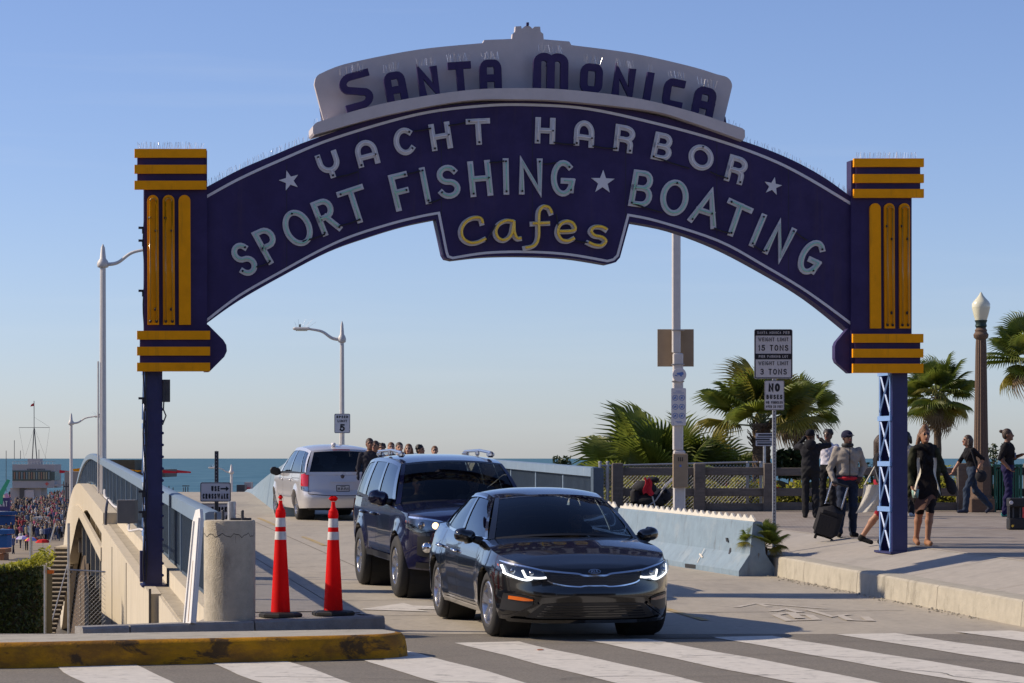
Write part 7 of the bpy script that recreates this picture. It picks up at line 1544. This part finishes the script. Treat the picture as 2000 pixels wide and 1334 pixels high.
MB().prism([(-.006, .02), (.010, .02), (.006, dv.length * .55), (-.001, dv.length * .55)], lambda x, y, d: w0 + sx * x + ax_ * y + fw_ * d, -.0215, .0).build('rust_slot', M['sign_back'], wb_)
def cone(label, px, Y, zb_, hgt):
    b_ = PX(px, Y, zb_); t_ = thing('delineator_cone', label, 'traffic cone', b_, group='orange delineator cones')
    H_ = hgt; MB().lathe([(.22, 0), (.235, .012), (.235, .035), (.21, .05), (.1, .06)], b_, 8).build('rubber_base', M['black'], t_, smooth=20)
    prof = lambda z: .108 - .058 * (z / (H_ * .8))
    segs = [(.05, H_ * .625, 'cone'), (H_ * .625, H_ * .69, 'reflect'), (H_ * .69, H_ * .728, 'cone'), (H_ * .728, H_ * .80, 'reflect')]
    for a, e, m_ in segs: MB().lathe([(prof(a), a), (prof((a + e) / 2), (a + e) / 2), (prof(e), e)] if m_ == 'cone' else [(prof(a) + .002, a), (prof(e) + .002, e)], b_, 28).build('cone_body' if m_ == 'cone' else 'reflective_collar', M[m_], t_, smooth=True)
    MB().lathe([(.05, H_ * .80), (.056, H_ * .815), (.056, H_ * .84), (.05, H_ * .85), (.052, H_ * .86), (.03, H_ * .885), (.022, H_ * .91), (.02, H_ * .94)], b_, 20).build('neck', M['cone'], t_, smooth=40)
    MB().cbox(b_ + Vector((0, 0, H_ * .965)), (.05 if 'left' in label else .10, .05, .055), .022).build('grab_handle', M['cone'], t_, smooth=40)
    return t_
cone('tall orange cone nearer the bollard, left of the pair', 548, 29.25, .166, 1.34); cone('tall orange cone at the kerb corner, right of the pair', 651, 29.6, .166, 1.32)
# ------------------------------------------------------------------ yard left of the bridge: hedge, fence, stairs
h0 = PX(0, 44, -1.3); hg = thing('clipped_hedge', 'dark clipped hedge with top leaves coloured as sunlit at the left edge below the pier', 'hedge', h0)
hx0, hx1 = PX(-160, 45, 0).x, PX(86, 45, 0).x
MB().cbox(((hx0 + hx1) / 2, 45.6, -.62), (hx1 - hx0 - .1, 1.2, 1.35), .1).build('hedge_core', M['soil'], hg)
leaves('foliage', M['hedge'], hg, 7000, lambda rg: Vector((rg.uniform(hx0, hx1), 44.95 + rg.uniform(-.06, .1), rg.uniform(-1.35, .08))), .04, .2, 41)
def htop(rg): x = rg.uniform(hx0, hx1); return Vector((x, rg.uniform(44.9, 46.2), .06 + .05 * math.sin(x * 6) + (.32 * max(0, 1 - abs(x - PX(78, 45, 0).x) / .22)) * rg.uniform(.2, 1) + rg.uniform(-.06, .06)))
leaves('sunlit_tone_foliage', M['hedge_bright'], hg, 2600, htop, .05, .8, 42)  # sunlight on the hedge top put in as brighter leaf colour
hg2 = thing('added_shade_hedge', 'added hidden hedge shading the yard behind the clipped one', 'hedge', (-9, 50, -2))  # added out of sight to shade the ground under the arch
mb = MB(); vs = []
for k in range(9):
    Y = 47 + k * 5; x = -.1735 * Y; zt_ = CZ - 216 / FPX * Y; vs += [(x, Y, gp(Y) - .1), (x - .08, Y, zt_), (x - 1.3, Y, zt_), (x - 1.4, Y, gp(Y) - .1)]
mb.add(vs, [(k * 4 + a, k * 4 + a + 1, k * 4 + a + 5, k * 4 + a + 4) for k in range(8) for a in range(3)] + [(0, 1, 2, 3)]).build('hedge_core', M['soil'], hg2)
def h2(rg): Y = rg.uniform(47, 86); x = -.1735 * Y; return Vector((x + rg.uniform(-.1, .05), Y, rg.uniform(gp(Y), CZ - 216 / FPX * Y)))
leaves('foliage', M['hedge'], hg2, 4500, h2, .07, .2, 47)
yf_ = thing('yard_fence', 'chain link fence beside the bridge wall below street level', 'fence', PX(140, 44.5, -1.3))
for px, y0, y1 in ((88, 1105, 1250), (134, 1022, 1250)): MB().tube([P(px, y1, 44.5), P(px, y0, 44.5)], .022, 8).build('post', M['galv'], yf_)
MB().tube([P(135, 1113, 44.5), P(206, 1117, 44.5)], .016, 6).build('top_rail', M['galv'], yf_)
o = chainlink(P(135, 1113, 44.5) * Vector((1, 1, 0)) if 0 else Vector((P(135, 0, 44.5).x, 44.5, 0)), Vector((P(206, 0, 44.5).x, 44.5, 0)), -1.3, P(150, 1115, 44.5).z, .07, .0022).build('mesh_wire', M['galv'], yf_); o['kind'] = 'stuff'
MB().box(P(99, 1117, 44.4), (.11, .01, .06)).build('orange_tag', M['amber'], yf_)
sp_ = thing('yard_post', 'thin pale post standing behind the clipped hedge', 'post', P(60, 1110, 60)); MB().tube([P(60, 1120, 60), P(60, 1022, 60)], .03, 8).build('post', M['galv'], sp_)
sx0, sx1 = PX(92, 112, 0).x, PX(137, 112, 0).x; st_ = thing('concrete_stairs', 'narrow concrete stairway rising beside the bridge arch', 'stairs', ((sx0 + sx1) / 2, 108, -5.8))
for k in range(24):
    z0_ = -5.75 + k * .168; y0_ = 107 + k * .3
    MB().cbox(((sx0 + sx1) / 2, y0_ + .15, z0_ - .02), (sx1 - sx0, .34, .05), .008).build('tread', M['concrete'], st_); MB().box(((sx0 + sx1) / 2, y0_ + .1, z0_ - .11), (sx1 - sx0 - .02, .05, .15)).build('riser', M['building_dark'], st_)  # risers coloured darker for the shade on their camera-facing side
for sx2 in (sx0 - .02, sx1 + .02): MB().tube([(sx2, 107, -4.85), (sx2, 114.2, -.85)], .03, 6).build('handrail', M['galv'], st_)
MB().box(((sx0 + sx1) / 2, 116, -2.0), (sx1 - sx0 + .2, 3.4, .3)).build('landing', M['concrete'], st_)
# added mass outside the left edge, unseen, dressed as a building to shade the yard
bc = thing('added_shade_block', 'added unseen building-shaped block shading the sunken yard left of the view', 'building', (-33, 97, -6))
MB().box((-33, 86, -1.2), (13, 36, 10.8)).build('wall', M['building'], bc); MB().box((-33, 86, 4.4), (13.8, 36.8, .4)).build('roof', M['building_dark'], bc)
for k in range(5):
    w_ = MB().box((-26.48, 72 + k * 6.2, 1.4), (.06, 2.4, 1.5)).build('window', M['window'], bc); MB().box((-26.44, 72 + k * 6.2, .6), (.16, 2.7, .12)).build('sill', M['concrete'], w_)
# ------------------------------------------------------------------ the pier: harbour building, stalls, crowd
YB = 523.0
def pbox(mb, px0, py0, px1, py1, Y, dep): a, b_ = P(px0, py1, Y), P(px1, py0, Y); return mb.box(((a.x + b_.x) / 2, Y + dep / 2, (a.z + b_.z) / 2), (b_.x - a.x, dep, b_.z - a.z))
hbd = thing('harbour_building', 'boxy white harbour office on the pier with glazed lookout and a mast', 'building', P(65, 985, YB))
pbox(MB(), 24, 907, 106, 953, YB, 8).build('upper_storey', M['building'], hbd); pbox(MB(), 20, 953, 80, 990, YB + 1, 7).build('lower_storey', M['building'], hbd); pbox(MB(), 38, 953, 47, 975, YB + .4, 1).build('dark_opening', M['building_dark'], hbd); pbox(MB(), 46, 957, 66, 972, YB + .6, .5).build('white_door', M['signwhite'], hbd)
wf = pbox(MB(), 24.5, 919, 99, 939, YB - .15, .3).build('window_band', M['window'], hbd)
for k in range(15): pbox(MB(), 27 + k * 4.8, 922, 29.4 + k * 4.8, 936, YB - .3, .1).build('window_blind', cloth(random.choice([(.4, .33, .22), (.35, .2, .14), (.25, .3, .3)])), wf)
pbox(MB(), 99.5, 921, 107, 938, YB - .1, 6).build('side_window', M['window'], hbd)
pbox(MB(), 106, 946, 124, 949, YB, 3).build('balcony', M['building'], hbd)
tx = MB(); fm = lambda x, y, d: P(x, y, YB - .05) + Vector((0, -d, 0)); text(tx, 'HARBOR OFFICE', 0, 0, 3.4, .3, .04, lambda x, y, d: P(53, 918.5, YB - .05) + Vector((x, -d, y)), .01); tx.build('lettering', M['steel_dark'], hbd)
MB().box(P(91.5, 945, YB - .06), (.2, .02, .68)).box(P(91.5, 945, YB - .07), (.68, .02, .2)).build('red_cross', M['redlens'], hbd)
pr = MB()
for k in range(14): pr.tube([P(25 + k * 6, 907, YB + .3), P(25 + k * 6, 901, YB + .3)], .03, 4)
pr.tube([P(25, 901, YB + .3), P(108, 901, YB + .3)], .03, 4); pr.build('roof_railing', M['galv'], hbd); pbox(MB(), 54, 896, 78, 907, YB + 3, 3).build('rooftop_hut', M['building'], hbd)
ms = MB().tube([P(63, 897, YB + 4), P(66.5, 836, YB + 4)], .1, 6).tube([P(72, 897, YB + 4), P(67, 836, YB + 4)], .1, 6).tube([P(66.7, 840, YB + 4), P(66.5, 783, YB + 4)], .07, 6).tube([P(37, 835, YB + 4), P(97, 835, YB + 4)], .05, 6)
for a, b_ in (((37, 835), (48, 897)), ((97, 835), (88, 897)), ((67, 815), (97, 834)), ((68, 838), (90, 897)), ((66, 838), (50, 890))): ms.tube([P(*a, YB + 4), P(*b_, YB + 4)], .018, 3)
ms.build('mast', M['steel_dark'], hbd); MB().prism([(66, 787), (66, 793), (59, 794), (61, 790)], lambda x, y, d: P(x, y, YB + 4 + d), 0, .02).build('red_flag', M['redcloth'], hbd)
for px, y0, y1 in ((12, 880, 960), (28, 860, 897), (40, 880, 897), (76, 878, 897)):
    MB().tube([P(px, y1, YB + 5), P(px, y0, YB + 5)], .06, 5).build('antenna', M['steel_dark'], hbd)
pv = thing('pier_pavilion', 'low dark pier pavilion with yellow scalloped roof edge behind the left railing', 'building', P(290, 915, 330))
pbox(MB(), 205, 898, 263, 925, 330, 12).build('mural_block', mat('mural_wall', (.07, .075, .05), .8, var=.5, scale=.5), pv); pbox(MB(), 150, 917, 322, 932, 333, 12).build('hall', M['building_dark'], pv)
for k in range(12): MB().prism([(142 + k * 15, 916 - 4 * math.sin(k * .45)), (157 + k * 15, 916 - 4 * math.sin((k + 1) * .45)), (156 + k * 15, 920), (149 + k * 15, 922), (143 + k * 15, 920)], lambda x, y, d: P(x, y, 329 + d), 0, .6).build('yellow_eave', M['gold'], pv)
for px in (116, 318, 345): MB().prism([(px, 918), (px + 28, 921), (px + 28, 924), (px, 924)], lambda x, y, d: P(x, y, 328 + d), 0, .5).build('prow_sign', M['redcloth'], pv)
hut = thing('pier_kiosk', 'tan kiosk with flat roof beside the distant street lamp', 'kiosk', P(142, 960, 260)); pbox(MB(), 126, 921, 152, 975, 260, 4).build('wall', mat('kiosk_wall', (.32, .28, .24), .8, var=.1, scale=1), hut); pbox(MB(), 150, 925, 168, 985, 262, 3).build('timber_wing', M['pierwood'], hut)
sf = MB()
for k in range(8): sf.tube([P(124 + k * 5.5, 1040, 175), P(124 + k * 5.5, 940 + 2 * k, 175)], .035, 4)
for y in (950, 990, 1030): sf.tube([P(124, y, 175), P(163, y, 175)], .035, 4)
sfo = thing('scaffold_gate', 'dark steel gate frame on the pier approach beside the arch', 'gate', P(143, 1040, 175)); sf.build('frame', M['steel_dark'], sfo)
for k, (px0, py0, px1, py1, Y, c_, lb) in enumerate(((-6, 1035, 14, 1070, 240, (.04, .12, .3), 'blue stall front at the left edge of the pier'), (-10, 1000, 22, 1026, 300, (.03, .08, .22), 'dark blue ride booth above the stall at the left edge'), (-4, 1072, 8, 1105, 236, (.35, .16, .08), 'orange-brown stall panel at the left edge'), (66, 1010, 86, 1032, 330, (.5, .48, .45), 'white booth in the pier crowd'), (38, 1000, 46, 1012, 420, (.6, .45, .05), 'small yellow stand in the pier crowd'))):
    o_ = thing('pier_stall', lb, 'stall', P(px0, py1, Y), group='stalls on the pier'); m_ = cloth(c_); pbox(MB(), px0, py0 + (py1 - py0) * .3, px1, py1, Y, 2.2).build('booth', m_, o_); pbox(MB(), px0 - 2, py0, px1 + 2, py0 + (py1 - py0) * .25, Y - .4, 3).build('awning', m_, o_)
ea = thing('eat_sign', 'purple food sign reading eat at the left edge of the pier', 'sign', P(5, 985, 300)); pbox(MB(), -14, 972, 19, 998, 300, .4).build('panel', mat('purple_sign', (.07, .05, .16), .6), ea)
tx = MB(); text(tx, 'EAT', 0, 0, .82, .6, .05, lambda x, y, d: P(0, 989, 299.7) + Vector((x, -d, y)), .01); tx.build('lettering', M['sign_face'], ea)
gsn = thing('green_sign_letter', 'tilted green block sign above the purple food sign', 'sign', P(5, 960, 300)); MB().prism([(-2, 962), (14, 936), (20, 938), (6, 968), (5, 985), (0, 985)], lambda x, y, d: P(x, y, 298 + d), 0, .5).build('panel', mat('green_sign', (.05, .4, .2), .6), gsn); MB().prism([(8, 966), (14, 962), (19, 972), (10, 973)], lambda x, y, d: P(x, y, 297.5 + d), 0, .3).build('pink_wedge', mat('pink_sign', (.6, .3, .45), .6), gsn)
for px, py, Y, cols, lb in ((63, 1056, 250, [(.7, .35, .03), (.6, .05, .2), (.15, .2, .5), (.6, .1, .03)], 'rainbow coloured parasol in the pier crowd'), (84, 1060, 246, [(.6, .02, .02), (.5, .02, .02)], 'red parasol beside the rainbow one on the pier'), (45, 1053, 262, [(.45, .35, .7), (.5, .5, .6)], 'lilac parasol behind the rainbow one on the pier')):
    b_ = P(px, py, Y); t_ = thing('parasol', lb, 'parasol', (b_.x, b_.y, -7), group='parasols on the pier'); MB().tube([(b_.x, b_.y, -7), (b_.x, b_.y, b_.z + .3)], .03, 6).build('pole', M['galv'], t_)
    mb = MB(); n_ = 8; 
    for k in range(n_):
        a, e = 2 * math.pi * k / n_, 2 * math.pi * (k + 1) / n_; q = lambda r_, z, an: (b_.x + r_ * math.cos(an), b_.y + r_ * math.sin(an), b_.z + z)
        mb.add([q(.0, .35, a), q(.45, .25, a), q(.45, .25, e), q(.72, .0, a), q(.72, .0, e)], [(0, 1, 2), (1, 3, 4, 2)], k % len(cols))
    mb.build('canopy', [cloth(c_) for c_ in cols], t_)
CW = [(.02, .02, .025), (.03, .03, .05), (.5, .48, .46), (.25, .04, .05), (.05, .07, .16), (.12, .1, .09), (.4, .1, .16), (.15, .2, .3), (.3, .24, .16), (.02, .05, .08)]
cmats = [cloth(c_, 0) for c_ in CW] + [SK['tan'], SK['brown'], HAIR['black'], HAIR['brown']]
def walker(mb, x, y, z, rg, t_, bt_, H_=1.7):
    a = rg.uniform(0, 3.14); dx, dy = math.cos(a), math.sin(a); w_ = .2 * H_ / 1.7; s_ = H_ / 1.7; stp = .12 * rg.uniform(.2, 1)
    def seg(z0_, z1_, r0, r1, m_, ox=0, oy=0): mb.lathe([(r0, z0_ * s_), (r1, z1_ * s_), (.01, z1_ * s_ + .01)], (x + ox, y + oy, z), 6, m_)
    for sg in (1, -1): mb.tube([(x + sg * .08 * dx + sg * stp * dy, y + sg * .08 * dy, z), (x + sg * .08 * dx, y + sg * .08 * dy, z + .85 * s_)], [.055, .085], 5, bt_)
    mb.tube([(x, y, z + .8 * s_), (x, y, z + 1.1 * s_), (x, y, z + 1.38 * s_), (x, y, z + 1.46 * s_)], [.15, .16, .2, .08], 7, t_)
    for sg in (1, -1): mb.tube([(x + sg * .2 * dx, y + sg * .2 * dy, z + 1.4 * s_), (x + sg * .25 * dx, y + sg * .25 * dy, z + .85 * s_)], [.05, .04], 4, t_)
    mb.ell((x, y, z + 1.58 * s_), (.09, .1, .12), 7, 5, 10 + (t_ % 2)); mb.ell((x, y + .015, z + 1.63 * s_), (.1, .105, .1), 7, 4, 12 + (bt_ % 2))
rg = random.Random(5)
for k, (px, Y, t_, bt_, lb) in enumerate(((26, 252, 4, 1, 'person in blue top near the hedge top on the pier'), (40, 268, 2, 1, 'person in white top on the pier near the hedge'), (33, 284, 0, 4, 'person in black top behind the stall on the pier'), (52, 262, 6, 0, 'person in pink top beside the rainbow parasol'), (18, 276, 3, 1, 'person in dark red top near the blue stall'), (12, 300, 8, 0, 'person in tan top below the food sign'), (47, 300, 7, 1, 'person in pale blue top in the near crowd'), (58, 310, 0, 1, 'person all in black in the near crowd'))):
    mb = MB(); b_ = PX(px, Y, -7.0); t2 = thing('person', lb, 'person', b_, group='people nearest on the pier'); walker(mb, b_.x, b_.y, b_.z, rg, t_, bt_); mb.build('body', cmats, t2)
mb = MB()
for k in range(620):
    Y = 290 + 330 * rg.random() ** 1.1; px = rg.uniform(2 + (0 if Y < 400 else 15), 136) if rg.random() < .75 else rg.uniform(70, 136); b_ = PX(px, Y, -7.0)
    walker(mb, b_.x, b_.y, b_.z, rg, rg.randrange(10), rg.choice([0, 1, 4, 5, 9]), rg.uniform(1.5, 1.85))
tag(mb.build('crowd', cmats), 'dense far-off crowd of walkers covering the pier deck', 'crowd', kind='stuff')
# small things on the far pier seen above the crest
for k, (px0, py0, px1, py1, Y, m_, lb, nm) in enumerate(((462, 947, 478, 964, 180, 'steel_dark', 'dark cart on the pier beyond the crest', 'cart'), (477, 942, 490, 964, 182, 'building', 'white booth with red panel beyond the crest', 'booth'))):
    o_ = thing('pier_' + nm, lb, nm, P(px0, py1, Y)); pbox(MB(), px0, py0, px1, py1 + 30, Y, 1.5).build('body', M[m_], o_); pbox(MB(), px0 + 1, py0 + 10, px1 - 1, py1, Y - .1, .05).build('panel', M['redcloth'] if nm == 'booth' else M['steel_dark'], o_)
rl2 = MB()
for px in (358, 362, 367, 330, 338): rl2.tube([P(px, 975, 170), P(px, 949 + (px % 5), 170)], .03, 4)
rl2.tube([P(356, 949, 170), P(370, 949, 170)], .03, 4); o_ = thing('steel_gantry', 'small steel frame on the far pier above the railing', 'frame', P(360, 975, 170)); rl2.build('bars', M['steel_dark'], o_)
# kelp-like litter: a leaf and pebbles on the road edge
lf = thing('fallen_leaf', 'small orange fallen leaf on the crosswalk', 'leaf', (.27, 26.4, .013)); MB().prism([(.25, 26.36), (.31, 26.40), (.29, 26.46), (.24, 26.43)], lambda x, y, d: (x, y, .018 + d), 0, .003).build('blade', M['amber'], lf)
gv = MB(); rgn = np.random.RandomState(3)
for k in range(260):
    vv = rgn.uniform(30, 41); p = UV(10.86 - abs(rgn.normal()) * .09, vv, zr(vv) + .004); gv.ell(p, tuple(rgn.uniform(.006, .02, 3)), 5, 3)
tag(gv.build('gutter_grit', M['kerb']), 'grit and dry leaf crumbs gathered along the right kerb', 'grit', kind='stuff')
